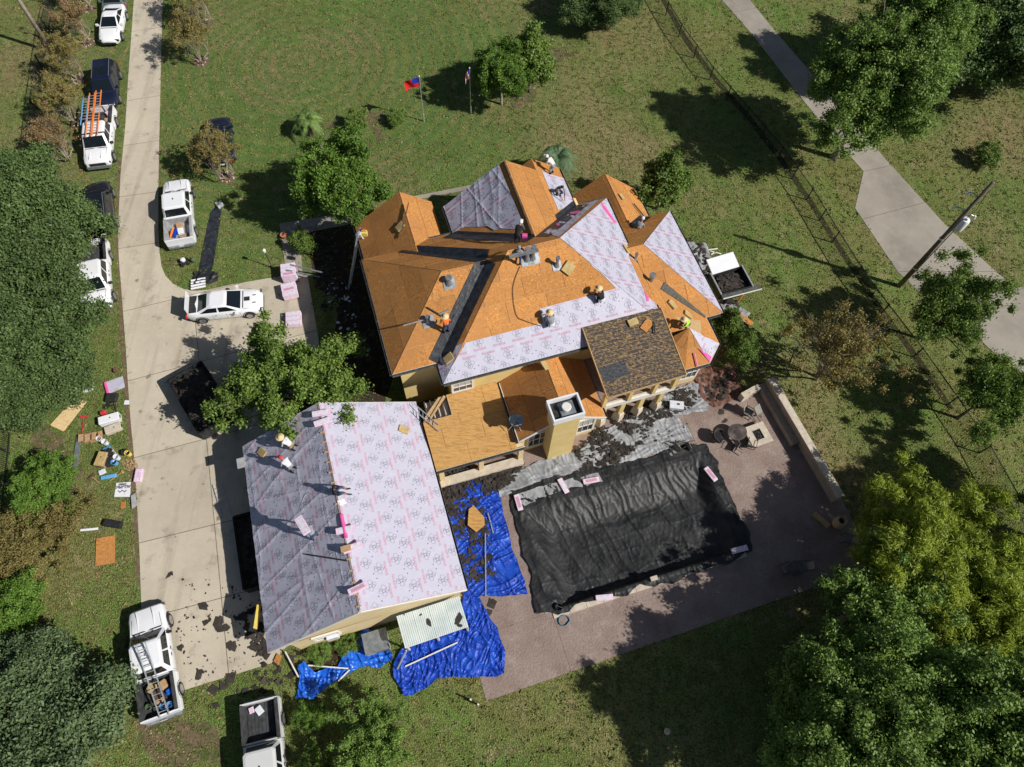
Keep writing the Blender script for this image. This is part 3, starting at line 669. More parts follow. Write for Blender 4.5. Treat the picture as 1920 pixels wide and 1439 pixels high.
house = thing('house', 'large yellow house with many hipped roofs stripped to orange sheathing', 'house', W(9, 22))
def wallbox(root, a0, a1, b0, b1, z0, z1, matname='stucco', name='wall'):
    c = W((a0+a1)/2, (b0+b1)/2, (z0+z1)/2); return wb(root, MB().box(c, (a1-a0, b1-b0, z1-z0), HA), name, matname)
wallbox(house, 2.95, 15.85, 18.45, 27.8, -.1, 5.42)
wallbox(house, .3, 2.93, 19.9, 27.35, -.1, 5.40)
wallbox(house, .35, 4.8, 27.4, 31.3, -.1, 3.9)
wallbox(house, 6.2, 13.7, 27.83, 30.15, -.1, 5.45)
wallbox(house, 15.87, 19.6, 27.5, 31.0, -.1, 2.38)
wallbox(house, 15.9, 20.9, 19.5, 27.45, -.1, 2.95)
tw = [(19.8,19.45),(19.8,17.2),(18.9,16.3),(17.5,16.3),(16.5,17.25),(16.5,19.45)]
wb(house, MB().prism([W(*p) for p in tw], -.1, 2.93), 'wall', 'stucco_lt')
def gable(root, pts, t=.15, matname='stucco'):
    wb(root, MB().slab([W(*p) for p in pts], t), 'wall', matname)
gable(house, [(6.3,30.2,5.4),(9.95,30.2,8.1),(13.6,30.2,5.4)][::-1])
gable(house, [(.4,31.35,3.85),(3.25,31.35,5.85),(4.9,31.35,4.6),(4.9,31.35,3.85)][::-1])
gable(house, [(15.9,31.05,2.36),(17.65,31.05,3.75),(19.5,31.05,2.4)][::-1])
zr = 9.15
mroof = roof_faces(house, 'main_roof', [
    ('Ms', [(2.5,18.03,5.5),(16.3,18.03,5.5),(11.05,23.4,zr),(7.9,23.4,zr)]),
    ('Me', [(16.3,18.03,5.5),(16.3,28.24,5.5),(11.05,23.4,zr)]),
    ('Mn', [(16.3,28.24,5.5),(2.5,28.24,5.5),(7.9,23.4,zr),(11.05,23.4,zr)]),
    ('Mw', [(2.5,28.24,5.5),(2.5,18.03,5.5),(7.9,23.4,zr)])], skip=('Me',))
mroof['label'] = 'tall hipped roof with lilac underlayment along its south eave'
zl = 8.35
lroof = roof_faces(house, 'west_roof', [
    ('Ls', [(-.17,19.43,5.5),(2.5,19.43,5.5),(6.72,23.63,zl),(4.03,23.63,zl)]),
    ('Ln', [(2.5,27.83,5.5),(-.17,27.83,5.5),(4.03,23.63,zl),(6.72,23.63,zl)]),
    ('Lw', [(-.17,27.83,5.5),(-.17,19.43,5.5),(4.03,23.63,zl)])])
uroof = roof_faces(house, 'northwest_roof', [
    ('Uw', [(3.25,27.0,6.1),(3.25,31.95,6.1),(-.05,31.95,3.86),(-.05,27.5,3.86)]),
    ('Ue', [(3.25,31.95,6.1),(3.25,27.0,6.1),(5.25,27.8,4.74),(5.25,31.75,4.74)])])
zg = 8.4
groof = roof_faces(house, 'north_roof', [
    ('Gw', [(9.95,24.39,zg),(9.95,30.6,zg),(5.8,30.45,5.53),(5.8,28.24,5.53)]),
    ('Ge', [(9.95,30.6,zg),(9.95,24.39,zg),(14.1,28.24,5.53),(14.1,31.6,5.53),(12.1,31.6,6.91),(12.1,30.6,6.91)]),
    ('G2', [(12.1,31.6,6.91),(10.1,31.6,5.53),(10.1,30.3,5.53),(12.1,30.3,6.91)])])
e1roof = roof_faces(house, 'northeast_roof', [
    ('E1w', [(17.65,26.4,4.0),(17.65,31.5,4.0),(15.4,31.5,2.47),(15.4,27.5,2.47)]),
    ('E1e', [(17.65,31.5,4.0),(17.65,26.4,4.0),(20.0,28.2,2.4),(20.0,30.9,2.4)])])
e2roof = roof_faces(house, 'east_roof', [
    ('E2e', [(21.4,19.1,3.0),(21.3,27.87,3.0),(17.05,23.75,5.95)]),
    ('E2n', [(21.3,27.87,3.0),(15.86,27.87,3.0),(15.86,23.75,5.95),(17.05,23.75,5.95)]),
    ('E2s', [(20.2,19.1,3.0),(21.4,19.1,3.0),(17.05,23.75,5.95),(15.86,23.75,5.95),(15.86,23.3,5.66)]),
    ('E3e', [(20.2,17.05,3.0),(20.2,19.1,3.0),(15.86,23.3,5.86),(15.86,20.2,5.86),(18.1,18.0,4.43)])], skip=('E2e',))
troof = roof_faces(house, 'turret_roof', [
    ('T1', [(19.05,15.95,3.0),(20.2,17.05,3.0),(18.1,18.0,4.43)]),
    ('T2', [(17.35,15.95,3.0),(19.05,15.95,3.0),(18.1,18.0,4.43)]),
    ('T3', [(16.2,17.0,3.0),(17.35,15.95,3.0),(18.1,18.0,4.43)]),
    ('T4', [(16.2,18.0,3.2),(16.2,17.0,3.0),(18.1,18.0,4.43)]),
    ('T5', [(15.9,18.0,4.43),(18.1,18.0,4.43),(15.9,20.15,5.84)])])
froof = roof_faces(house, 'family_room_roof', [
    ('Fw', [(8.7,18.45,4.85),(5.95,18.45,3.0),(5.95,14.35,3.0),(8.7,14.35,4.85)][::-1]),
    ('Fe', [(8.7,14.35,4.85),(11.45,14.35,3.0),(11.45,18.45,3.0),(8.7,18.45,4.85)])])
# low roof between garage and house with an opening showing joists
droof = roof_faces(house, 'low_roof', [
    ('Da', [(.86,14.07,2.65),(5.80,14.07,2.65),(5.80,17.1,3.0),(.86,17.1,3.0)]),
    ('Db', [(2.65,17.1,3.0),(5.80,17.1,3.0),(5.80,18.42,3.15),(2.65,18.42,3.15)]),
    ('Dc', [(.9,17.1,3.0),(1.25,17.1,3.0),(2.6,18.35,3.15),(2.15,18.42,3.15),(.95,17.35,3.03)])], matname='osb_old', skip=('Dc',))
mb = MB(); mb.add([W(1.2,17.1,2.75),W(2.7,17.1,2.75),W(2.7,18.4,2.8),W(1.2,18.4,2.8)], [(0,1,2,3)]); sub(droof, mb, 'insulation', 'trim')
for i in range(5):
    a = 1.25+.34*i; mb = MB(); mb.bar(W(a,17.1,2.9), W(a,18.4,2.95), .07, .2); sub(droof, mb, 'joist', 'darkwood')
for p, q in [((1.2,17.12,3.02),(2.5,18.4,3.17)),((1.1,17.08,3.0),(2.68,17.08,3.0)),((2.66,17.1,3.0),(2.66,18.4,3.16))]:
    mb = MB(); mb.bar(W(*p), W(*q), .07, .08); sub(droof, mb, 'rim_board', 'wood')
# coverings
underlay(mroof, 'Ms', px=[(825,725),(873,643),(1018,606),(1012,579),(1155,541),(1172,536),(1260,560),(1300,640),(1100,660)], roll='u', wr=.003, seed=2, phase=(.2, .1))
underlay(mroof, 'Ms', px=[(1046,443),(1062,454),(1080,470),(1092,478),(1112,501),(1127,512),(1155,541),(1178,537),(1215,540),(1150,400)], roll='v', wr=.003, seed=3)
underlay(mroof, 'Me', roll='v', wr=.003, seed=4, flip=True)
underlay(mroof, 'Mw', px=[(826,668),(835,660),(872,641),(831,722),(820,690)], roll='v', wr=.006, seed=5)
underlay(mroof, 'Mn', px=[(1020,438),(1048,445),(1124,374),(1112,378),(1068,400),(1048,418)], roll='u', wr=.01, seed=6)
underlay(groof, 'Gw', px=[(938,303),(935,308),(986,431),(960,430),(940,429),(928,433),(915,425),(899,426),(873,426),(845,440),(825,387),(845,370)], roll='v', wr=.012, seed=7, cell=.08, lift=.035)
underlay(groof, 'Ge', px=[(1010,308),(1046,394),(1060,391),(1070,380),(1082,372),(1045,300)], roll='v', wr=.003, seed=8)
underlay(e2roof, 'E2e', roll='v', wr=.003, seed=9, flip=True)
underlay(troof, 'T1', px=[(1291,616),(1306,620),(1320,632),(1350,641),(1331,678),(1307,650)], roll='u', wr=.003, seed=11)
stripband(troof, 'T1', clipped := [hitf('T1', *p) for p in [(1308,651),(1318,660),(1334,669),(1330,679)]], 'pink_edge_strip', 'pink', .034)
for key, px in [('Mn', [(1068,400),(1088,396),(1084,402),(1070,403)]), ('Mn', [(1043,421),(1049,418),(1050,424),(1044,425)])]: stripband(mroof, key, [hitf(key, *p) for p in px], 'pink_edge_strip', 'pink', .05)
stripband(mroof, 'Me', [hitf('Me', *p) for p in [(1126,380),(1136,391),(1156,420),(1150,418),(1130,392)]], 'pink_edge_strip', 'pink', .04)
stripband(mroof, 'Me', [hitf('Me', *p) for p in [(1207,546),(1214,541),(1216,566),(1212,566)]], 'pink_edge_strip', 'pink', .04)
valley(lroof, 'Ls', 'Mw', (2.5,19.43,5.5), (6.72,23.63,zl), .55, .75)
valley(lroof, 'Ln', 'Mw', (2.5,27.83,5.5), (6.72,23.63,zl), .45, .75)
valley(groof, 'Gw', 'Mn', (5.8,28.24,5.5), (9.95,24.39,zg), .15, 1.0)
valley(groof, 'Ge', 'Mn', (14.1,28.24,5.5), (9.95,24.39,zg), .30, .95)
valley(e2roof, 'E1e', 'E2n', (17.65,26.5,3.95), (19.4,27.87,3.0), .3, .5)
stripband(e2roof, 'E3e', [hitf('E3e', *p) for p in [(1247,521),(1256,523),(1325,588),(1322,596)]], 'step_flashing', 'metal', .06, .03)
stripband(e2roof, 'E3e', [hitf('E3e', *p) for p in [(1238,543),(1247,527),(1322,591),(1322,597)]], 'flashing_upstand', 'metal_dk', .05, .01)
# open ridge slots
for ro, p, q in [(groof,(9.95,24.6,zg),(9.95,30.5,zg))]:
    mb = MB(); mb.bar(W(*p)+Vector((0,0,.03))-ha*.09, W(*q)+Vector((0,0,.03))-ha*.05, .10, .03)
    sub(ro, mb, 'ridge_vent', 'darkwood')
    for i in range(11): c = W(p[0], p[1]+(q[1]-p[1])*(i+.5)/11, p[2]+.035); mb = MB().box(c, (.20, .05, .02), HA); sub(ro, mb, 'ridge_board', 'wood')
# hips and ridge slits in the sheathing
mb = MB()
for p, q in [((2.5,18.03,5.5),(7.9,23.4,zr)),((7.9,23.4,zr),(11.05,23.4,zr)),((-.17,19.43,5.5),(4.03,23.63,zl)),((4.03,23.63,zl),(6.5,23.63,zl)),((-.17,27.83,5.5),(4.03,23.63,zl)),((8.7,14.4,4.85),(8.7,18.4,4.85)),((3.25,27.6,6.1),(3.25,31.9,6.1)),((17.65,26.6,4),(17.65,31.4,4))]:
    mb = MB(); mb.bar(W(*p)+Vector((0,0,-.008)), W(*q)+Vector((0,0,-.008)), .03, .02); wb(house, mb, 'hip_edge', 'darkwood')
for p, q, out in [((2.5,18.03,5.5),(11.3,18.03,5.5),(0,-1)),((-.17,19.43,5.5),(2.5,19.43,5.5),(0,-1)),((2.5,19.4,5.5),(2.5,18.03,5.5),(-1,0)),((-.17,27.83,5.5),(-.17,19.43,5.5),(-1,0)),
        ((5.8,30.45,5.5),(5.8,28.3,5.5),(-1,0)),((3.9,28.24,5.5),(5.8,28.24,5.5),(0,1)),((14.1,28.3,5.5),(14.1,31.6,5.5),(1,0)),((16.3,18.6,5.5),(16.3,28.24,5.5),(1,0)),((14.1,28.24,5.5),(16.3,28.24,5.5),(0,1)),
        ((21.4,19.1,3),(21.3,27.87,3),(1,0)),((20.2,19.1,3),(21.4,19.1,3),(0,-1)),((20.2,17.05,3),(20.2,19.1,3),(1,0)),((19.05,15.95,3),(20.2,17.05,3),(.7,-.7)),((17.35,15.95,3),(19.05,15.95,3),(0,-1)),
        ((5.93,14.35,3.06),(5.93,18.3,3.10),(-1,0)),((11.45,14.35,3.0),(11.45,18.4,3.0),(1,0)),((.86,14.07,2.62),(6.3,14.07,2.62),(0,-1)),((20.0,28.2,2.4),(20.0,30.9,2.4),(1,0)),((-.05,28,3.8),(-.05,31.95,3.8),(-1,0))]:
    gutter(house, p, q, out)
# soffits under the wide eaves
# family room walls, gable, chimney
wallbox(house, 6.35, 11.05, 14.75, 18.43, -.1, 2.95, 'stucco')
gable(house, [(6.2,14.74,2.95),(8.7,14.74,4.66),(11.2,14.74,2.95)], .1)
for p, q in [((5.95,14.35,3.0),(8.7,14.35,4.85)),((8.7,14.35,4.85),(11.45,14.35,3.0))]:
    mb = MB(); mb.bar(W(*p)-Vector((0,0,.09))-hb*.02, W(*q)-Vector((0,0,.09))-hb*.02, .04, .2); wb(house, mb, 'fascia', 'trim')
c0 = L(P(1027,862)); c1 = L(P(1068,851)); c2 = L(P(1030,757,6.3)); c3 = L(P(1084,741,6.3))
ca0, ca1, cb0 = (c0[0]+L(P(1041,790,6.3))[0])/2, (c1[0]+L(P(1095,770,6.3))[0])/2-.05, (c0[1]+c1[1])/2; cb1 = c2[1]
ch = wallbox(house, ca0, ca1, cb0, cb1, -.1, 6.0, 'stucco', 'chimney')
def csub(mb, name, mats): o = mb.build(name, mats); o.parent = ch; return o
ctr = W((ca0+ca1)/2, (cb0+cb1)/2); cw, cdp = ca1-ca0, cb1-cb0
mb = MB()
for sx, sy, ww, dd in ((-1,0,.10,cdp+.3),(1,0,.10,cdp+.3),(0,-1,cw+.1,.10),(0,1,cw+.1,.10)):
    off = ha*sx*(cw/2+.1)+hb*sy*(cdp/2+.1); mb.box(ctr+off+Vector((0,0,6.22)), (ww, dd, .5) if sx else (cw+.1, .10, .5), HA)
csub(mb, 'chimney_cap', 'white')
csub(MB().box(ctr+Vector((0,0,6.05)), (cw+.1, cdp+.1, .06), HA), 'cap_tray', 'steel_black')
csub(MB().box(ctr+ha*cw*.06+Vector((0,0,6.16)), (cw*.55, cdp*.8, .12), HA), 'flue_base', 'metal')
csub(MB().cyl(ctr+ha*cw*.02+Vector((0,0,6.2)), .2, .26, 14), 'flue_pipe', 'alu')
csub(MB().cyl(ctr+ha*cw*.02+Vector((0,0,6.47)), .28, .05, 16, .24), 'flue_lid', 'trim')
def window(root, cx, cz, axis, wall, ww, hh, name='window', frame='trim', rows=2, blind=False):
    """window on a south wall (axis b = wall) centred at a = cx, z = cz"""
    c = W(cx, wall-.03, cz); f = MB(); s = Vector((0, 0, 1))
    for dx, dz, w_, h_ in ((-ww/2,0,.12,hh+.12),(ww/2,0,.12,hh+.12),(0,-hh/2,ww-.12,.12),(0,hh/2,ww-.12,.12)): f.box(c+ha*dx+s*dz, (w_, .09, h_), HA)
    fo = wb(root, f, name, frame)
    def sb(mb, n, m_): o = mb.build(n, m_); o.parent = fo; return o
    for r in range(rows):
        zc = -hh/2+hh*(r+.5)/rows; sb(MB().box(c+s*zc+hb*.02, (ww-.12, .03, hh/rows-.07), HA), 'pane', 'blind' if blind and r == 1 else 'glass')
    for r in range(1, rows): sb(MB().box(c+s*(-hh/2+hh*r/rows), (ww-.12, .06, .05), HA), 'glazing_bar', frame)
    for k in (-1, 1): sb(MB().box(c+ha*k*ww*.17, (.03, .05, hh-.14), HA), 'glazing_bar', frame)
    return fo
q = hitb(867, 722, 18.43); lq = L(q); window(house, lq[0], q.z-.1, 0, 18.45, 1.25, 1.15, blind=True)
q = hitb(1004, 836, 14.74); window(house, L(q)[0], 1.55, 0, 14.75, 1.15, 1.9)
q = hitb(1094, 810, 14.74); window(house, L(q)[0], 1.55, 0, 14.75, 1.1, 1.9, blind=True)
q = hitb(1278, 706, 16.28); window(house, 18.2, 1.6, 0, 16.3, 1.1, 1.6)
# porch below the low roof
wb(house, MB().box(W(3.6, 14.3, 2.42), (5.2, .22, .24), HA), 'porch_beam', 'stucco_lt')
for a in (1.15, 3.6, 6.1): wb(house, MB().box(W(a, 14.3, 1.15), (.3, .3, 2.3), HA), 'porch_column', 'stucco_lt')
wb(house, MB().box(W(3.6, 14.1, .2), (5.3, .55, .38), HA), 'porch_step', 'stone')
wallbox(house, .95, 6.3, 17.1, 17.3, -.1, 2.7, 'stucco_lt')
# balcony with its stripped roof
bal = roof_faces(house, 'balcony_roof', [('B', [(11.35,14.65,5.25),(16.25,14.75,5.25),(16.15,18.95,6.2),(11.25,18.95,6.2)])], skip=('B',))
f = FACE['B']; poly = ccw([to2(f, p) for p in f['pts']]); ys = [p[1] for p in poly]; n = 19; y0, y1 = min(ys), max(ys)
for i in range(n):
    a, b = y0+(y1-y0)*i/n, y0+(y1-y0)*(i+1)/n; q = clip_half(clip_half(poly, 0, 1, b-.01), 0, -1, -a-.01); cut = random.uniform(.25, .75); xs = [p[0] for p in q]; xm = min(xs)+(max(xs)-min(xs))*cut
    for part in (clip_half(q, 1, 0, xm-.006), clip_half(q, -1, 0, -xm-.006)):
        if area2(part) > .02: mb = MB(); mb.slab([to3(f, p[0], p[1], random.uniform(0, .004)) for p in ccw(part)], .018, f['n']); sub(bal, mb, 'deck_board', 'old_deck')
for px in ([(1122,691),(1171,675),(1180,702),(1135,718)],): stripband(bal, 'B', [hitf('B', *p) for p in px], 'felt_patch', 'felt', .014, .006)
for p, q in [((11.3,14.6,5.2),(16.3,14.7,5.2)),((11.3,14.6,5.2),(11.2,18.95,6.15)),((16.3,14.7,5.2),(16.2,18.95,6.15))]:
    mb = MB(); mb.bar(W(*p), W(*q), .05, .16); sub(bal, mb, 'rim_board', 'wood')
wb(house, MB().box(W(13.8, 16.8, 2.9), (4.8, 3.25, .14), HA), 'balcony_floor', 'patio')
wb(house, MB().box(W(13.85, 15.13, 2.72), (4.95, .2, .42), HA), 'balcony_beam', 'trim')
wb(house, MB().box(W(13.85, 15.19, 3.02), (4.7, .08, .06), HA), 'balcony_kerb', 'stone')
for a in (11.55, 13.2, 14.8, 16.1): wb(house, MB().box(W(a, 15.1, 4.05), (.24, .24, 2.2), HA), 'balcony_post', 'stucco')
for a in (11.75, 13.0, 14.3, 15.6):
    wb(house, MB().box(W(a, 15.2, 1.75), (.3, .3, 1.6), HA), 'porch_column', 'stucco')
    mb = MB(); mb.tube([W(a,15.2,.0), W(a,15.2,.85), W(a,15.2,1.05)], [.42,.34,.2], 4); wb(house, mb, 'column_base', 'stone')
# plumbing vents, pads, dish, boards on the roof : small roof pieces that belong to the house
def vent(key, u, v, h=.75, r=.07, base=.55, label=None):
    p = hitf(key, u, v); f = FACE[key]; mb = MB(); mb.slab([p+f['u']*x*base/2+f['v']*y*base/2+f['n']*.04 for x, y in ((-1,-1),(1,-1),(1,1),(-1,1))], .02, f['n'])
    mb.tube([p, p+Vector((0,0,.25)), p+Vector((0,0,h))], [r*1.9, r*1.1, r], 9); mb.cyl((p.x,p.y,p.z+h), r*1.5, .12, 9)
    o = wb(house, mb, 'vent_pipe', 'metal', smooth=False); return o
vent('Ms', 988, 487, .9, .11, .75); vent('Ms', 999, 484, .95, .11, .75); vent('Ms', 1044, 499, .7, .09); vent('Ls', 842, 531, .45, .13, .7); vent('Ls', 803, 603, .4, .1, .7)
vent('E2s', 1216, 540, 1.3, .14, .6); vent('Me', 1191, 487, .5, .07, .3)
mb = MB(); p = hitf('Ms', 980, 478, 1.0); mb.bar(p-ha*.8+Vector((0,0,.1)), p+ha*.9+Vector((0,0,.1)), .2, .12); wb(house, mb, 'vent_duct', 'metal')

# ------------------------------------------------------------------ garage
gar = thing('garage', 'garage wing with lilac printed underlayment on its gable roof', 'garage', W(-4.5, 13))
garoof = roof_faces(gar, 'garage_roof', [
    ('Gaw', [(-4.55,18.72,5.75),(-4.62,7.05,5.75),(-9.9,7.02,2.62),(-9.55,18.72,2.785)][::-1]),
    ('Gae', [(-4.62,7.05,5.75),(-4.55,18.72,5.75),(.75,18.72,2.62),(.73,7.12,2.62)])], skip=('Gaw','Gae'))
underlay(garoof, 'Gae', roll='u', wr=.0025, seed=21, cell=.17, lift=.045, phase=(.1, -.2), flip=True)
underlay(garoof, 'Gaw', roll='u', wr=.011, seed=22, cell=.09, lift=.045)
wallbox(gar, -8.8, .35, 7.12, 18.5, -.1, 2.75, 'stucco_lt')
gable(gar, [(-9.3,7.12,2.55),(.4,7.12,2.55),(-.0,7.12,3.0),(-4.6,7.12,5.6),(-9.0,7.12,3.0)], .12, 'stucco_lt')
gable(gar, [(-9.2,18.6,2.55),(.4,18.6,2.55),(-.0,18.6,3.0),(-4.55,18.6,5.6),(-8.9,18.6,3.0)][::-1], .12, 'stucco_lt')
for p, q in [((-9.9,7.02,2.6),(-4.62,7.02,5.73)),((-4.62,7.02,5.73),(.73,7.09,2.6)),((-9.55,18.75,2.6),(-4.55,18.75,5.73)),((-4.55,18.75,5.73),(.75,18.75,2.6))]:
    mb = MB(); mb.bar(W(*p)-Vector((0,0,.10)), W(*q)-Vector((0,0,.10)), .05, .18); wb(gar, mb, 'rake_board', 'trim')
gutter(gar, (.74,7.12,2.6), (.75,18.72,2.6), (1,0)); gutter(gar, (-9.9,7.02,2.6), (-9.55,18.72,2.6), (-1,0), 'eave_trim', 'redplastic', w=.05)
wb(gar, MB().box(W(-9.3,7.15,2.45),(1.1,.1,.12),HA), 'soffit_return', 'trim')
for i in range(19):
    c = W(-4.58, 7.3+.6*i, 5.79); sub(garoof, MB().box(c, (.24, .07, .02), HA), 'ridge_board', 'wood')
mb = MB()
mb.bar(W(-4.60,7.1,5.775), W(-4.53,18.7,5.775), .12, .03)
sub(garoof, mb, 'ridge_slot', 'darkwood')
q = hitb(603, 1187, 7.1); window(gar, L(q)[0], 1.9, 0, 7.1, 1.3, .95)

# ------------------------------------------------------------------ trees
def leafmesh(name, centers, nper, rad, size, aspect, mats, upbias=.35, droop=0., seed=1, squash=.75):
    """leaf-sized faces spread around clump centres"""
    g = np.random.default_rng(seed); K = len(centers); c = np.repeat(np.array(centers), nper, 0); n = len(c)
    d = g.normal(size=(n, 3)); d /= np.linalg.norm(d, axis=1)[:, None]; rr = np.minimum(np.abs(g.normal(size=n))*.50+.2, 1.6)
    rads = np.repeat(g.uniform(.65, 1.25, K)*rad, nper)
    off = d*(rr*rads)[:, None]; off[:, 2] *= squash
    if droop: off[:, 2] -= droop*(rr*rads)**1.3
    p = c+off
    nrm = d*.65+g.normal(size=(n, 3))*.65; nrm[:, 2] += upbias; nrm /= np.linalg.norm(nrm, axis=1)[:, None]
    t = g.normal(size=(n, 3)); t -= nrm*(t*nrm).sum(1)[:, None]; t /= np.linalg.norm(t, axis=1)[:, None]; b = np.cross(nrm, t)
    s = size*g.uniform(.6, 1.35, n)[:, None]
    v = np.stack([p-t*s*aspect, p-b*s*.5, p+t*s*aspect, p+b*s*.5], 1).reshape(-1, 3)
    me = bpy.data.meshes.new(name); me.vertices.add(4*n); me.vertices.foreach_set('co', v.ravel())
    me.loops.add(4*n); me.loops.foreach_set('vertex_index', np.arange(4*n)); me.polygons.add(n)
    me.polygons.foreach_set('loop_start', np.arange(0, 4*n, 4)); me.polygons.foreach_set('loop_total', np.full(n, 4))
    me.materials.append(M[mats]); me.update(); me.validate(); return me
def crown_pts(seed, K, rx, rz, zc, shape='round', hollow=.55, lobes=5, lobe_amp=.3):
    g = np.random.default_rng(seed); pts = []; ph = g.random(3)*6.28
    while len(pts) < K:
        d = g.normal(size=3); d /= np.linalg.norm(d)
        if d[2] < -.45 and shape != 'open': continue
        az = math.atan2(d[1], d[0]); rr = 1+lobe_amp*(math.sin(lobes*az+ph[0])*.5+math.sin((lobes*2-1)*az+ph[1]+2*d[2])*.35+.5*math.sin(3*d[2]+2*az+ph[2]))
        r = (hollow+(1-hollow)*g.random()**.6)*rr
        q = np.array([d[0]*rx*r, d[1]*rx*r, d[2]*rz*r+zc])
        if shape == 'cone': f = 1-.6*max(0, (q[2]-zc)/rz); q[0] *= f; q[1] *= f
        pts.append(q)
    return pts
def limbs(name, pts, h0, r0, matname, seed=1, nl=14, lean=(0, 0), multi=1):
    g = random.Random(seed); mb = MB(); sel = g.sample(list(range(len(pts))), min(nl, len(pts)))
    for m_ in range(multi):
        ox, oy = (0, 0) if multi == 1 else (.22*math.cos(2*math.pi*m_/multi), .22*math.sin(2*math.pi*m_/multi)); k = 1 if multi == 1 else 1.6
        top = (ox*k*2, oy*k*2, h0)
        rr = r0/(multi**.5); mb.tube([(ox, oy, -.1), (ox*1.1, oy*1.1, .25), (ox*k, oy*k, h0*.5), top], [rr*1.45, rr, rr*.85, rr*.7], 7)
        for i in sel[m_::multi]:
            e = pts[i]; mid = Vector((top[0]+(e[0]-top[0])*.45+g.uniform(-.2, .2), top[1]+(e[1]-top[1])*.45+g.uniform(-.2, .2), top[2]+(e[2]-top[2])*.6))
            L_ = (Vector(e)-Vector(top)).length; r1 = rr*.5
            mb.tube([top, mid, Vector(e)], [r1, r1*.6, r1*.15], 5, cap=False)
            for s_ in range(2):
                e2 = Vector(e)+Vector((g.uniform(-1, 1), g.uniform(-1, 1), g.uniform(-.2, .6)))*L_*.22; mb.tube([mid, (mid+e2)/2+Vector((0, 0, .1)), e2], [r1*.4, r1*.25, r1*.08], 4, cap=False)
    me_o = mb.build(name, matname, smooth=True); me = me_o.data; bpy.data.objects.remove(me_o); return me
SP = {}
def species(key, seed, K, nper, rx, rz, zc, rad, size, aspect, leafm, h0, r0, bark='bark', **k):
    shape = k.pop('shape', 'round'); hollow = k.pop('hollow', .55); lobes = k.pop('lobes', 5); la = k.pop('lobe_amp', .3); nl = k.pop('nl', 14); multi = k.pop('multi', 1)
    pts = crown_pts(seed, K, rx, rz, zc, shape, hollow, lobes, la)
    SP[key] = (leafmesh('crown', pts, nper, rad, size, aspect, leafm, seed=seed, **k), limbs('trunk', pts, h0, r0, bark, seed, nl, multi=multi))
species('oak', 11, 300, 460, 4.6, 2.5, 3.9, .80, .115, .8, 'leaf_oak', 1.9, .30, hollow=.42, lobe_amp=.35)
species('oak2', 12, 290, 440, 4.6, 2.5, 3.6, .78, .11, .95, 'leaf_greyoak', 1.8, .28, hollow=.38, lobe_amp=.38)
species('bright', 13, 240, 330, 2.5, 2.5, 4.0, .44, .088, .85, 'leaf_bright', 1.9, .14, bark='bark_pale', upbias=.2, hollow=.45, lobe_amp=.4)
species('maple', 14, 300, 330, 3.9, 1.9, 3.6, .52, .115, .75, 'leaf_maple', 1.8, .20, lobe_amp=.5, hollow=.4)
species('big', 15, 560, 330, 4.2, 4.3, 6.8, .62, .11, .85, 'leaf_right', 3.0, .30, bark='bark_pale', lobe_amp=.4, hollow=.32)
species('yellow', 16, 420, 330, 4.2, 2.6, 4.2, .50, .045, 3.0, 'leaf_yellow', 1.2, .22, bark='darkwood', droop=.35, multi=4, nl=20, hollow=.3, lobe_amp=.45, upbias=.6)
species('loose', 17, 210, 230, 3.4, 2.2, 3.8, .48, .095, .85, 'leaf_right', 1.6, .16, hollow=.2, lobe_amp=.65, nl=30)
species('crape', 18, 110, 80, 1.35, 1.25, 2.6, .32, .06, .85, 'leaf_crape', .6, .07, bark='bark_pale', multi=4, nl=34, hollow=.25, lobe_amp=.5)
species('crape2', 19, 90, 62, 1.3, 1.2, 2.5, .32, .06, .85, 'leaf_crape2', .6, .07, bark='bark_pale', multi=4, nl=38, hollow=.25, lobe_amp=.5)
species('shrub', 20, 70, 150, 1.0, .85, .9, .28, .06, .95, 'leaf_maple', .3, .05, nl=10, lobe_amp=.35)
species('conic', 21, 130, 170, 1.25, 1.9, 2.1, .32, .07, 1.0, 'leaf_maple', .8, .09, shape='cone', nl=12, hollow=.4)
species('hedge', 22, 90, 160, 1.4, .6, .6, .3, .055, .85, 'leaf_right', .2, .04, nl=6, lobe_amp=.2)
species('yellowbush', 23, 170, 150, 2.2, 1.1, 1.5, .42, .06, 1.3, 'leaf_crape', .4, .07, multi=3, nl=30, hollow=.2, lobe_amp=.6, bark='bark_pale')
species('garden', 24, 210, 230, 2.2, 1.6, 2.0, .42, .075, .85, 'leaf_bright', .9, .1, lobe_amp=.45, hollow=.45)
species('lawn', 25, 170, 260, 3.2, 2.2, 3.8, .55, .10, .85, 'leaf_maple', 1.6, .16, hollow=.25, lobe_amp=.6, nl=30)
species('sparse', 26, 130, 110, 3.4, 2.0, 3.4, .55, .085, .9, 'leaf_crape', 1.2, .15, hollow=.15, lobe_amp=.6, nl=50, multi=3, bark='bark_pale')
def tree(key, name, cat, label, u, v, zc, sc=1., rz=None, sz=None, group=None, base=None):
    """crown seen at (u, v) with its middle at height zc (metres); or trunk foot at base pixel"""
    p = P(*base) if base else P(u, v, zc); root = empty(name, (p.x, p.y, 0), random.random()*6.28 if rz is None else rz, label, cat, group)
    root.scale = (sc, sc, sz or sc)
    for nm, me in zip(('crown', 'trunk'), SP[key]): link(nm, me, root)
    return root
T = tree
T('oak', 'oak_tree', 'tree', 'large dark green live oak, upper one left of the black car', 22, 392, 4.2, .95, 3.6)
T('oak', 'oak_tree', 'tree', 'dark green live oak covering the hood of the white pickup left of the drive', 22, 520, 4.0, .92, 2.2)
T('oak', 'oak_tree', 'tree', 'dark live oak right of the fence above the yellow plywood sheet', 50, 640, 3.8, .84, 5.6)
T('oak', 'oak_tree', 'tree', 'smallest live oak just above the iron fence corner', 28, 705, 3.6, .66, 1.1)
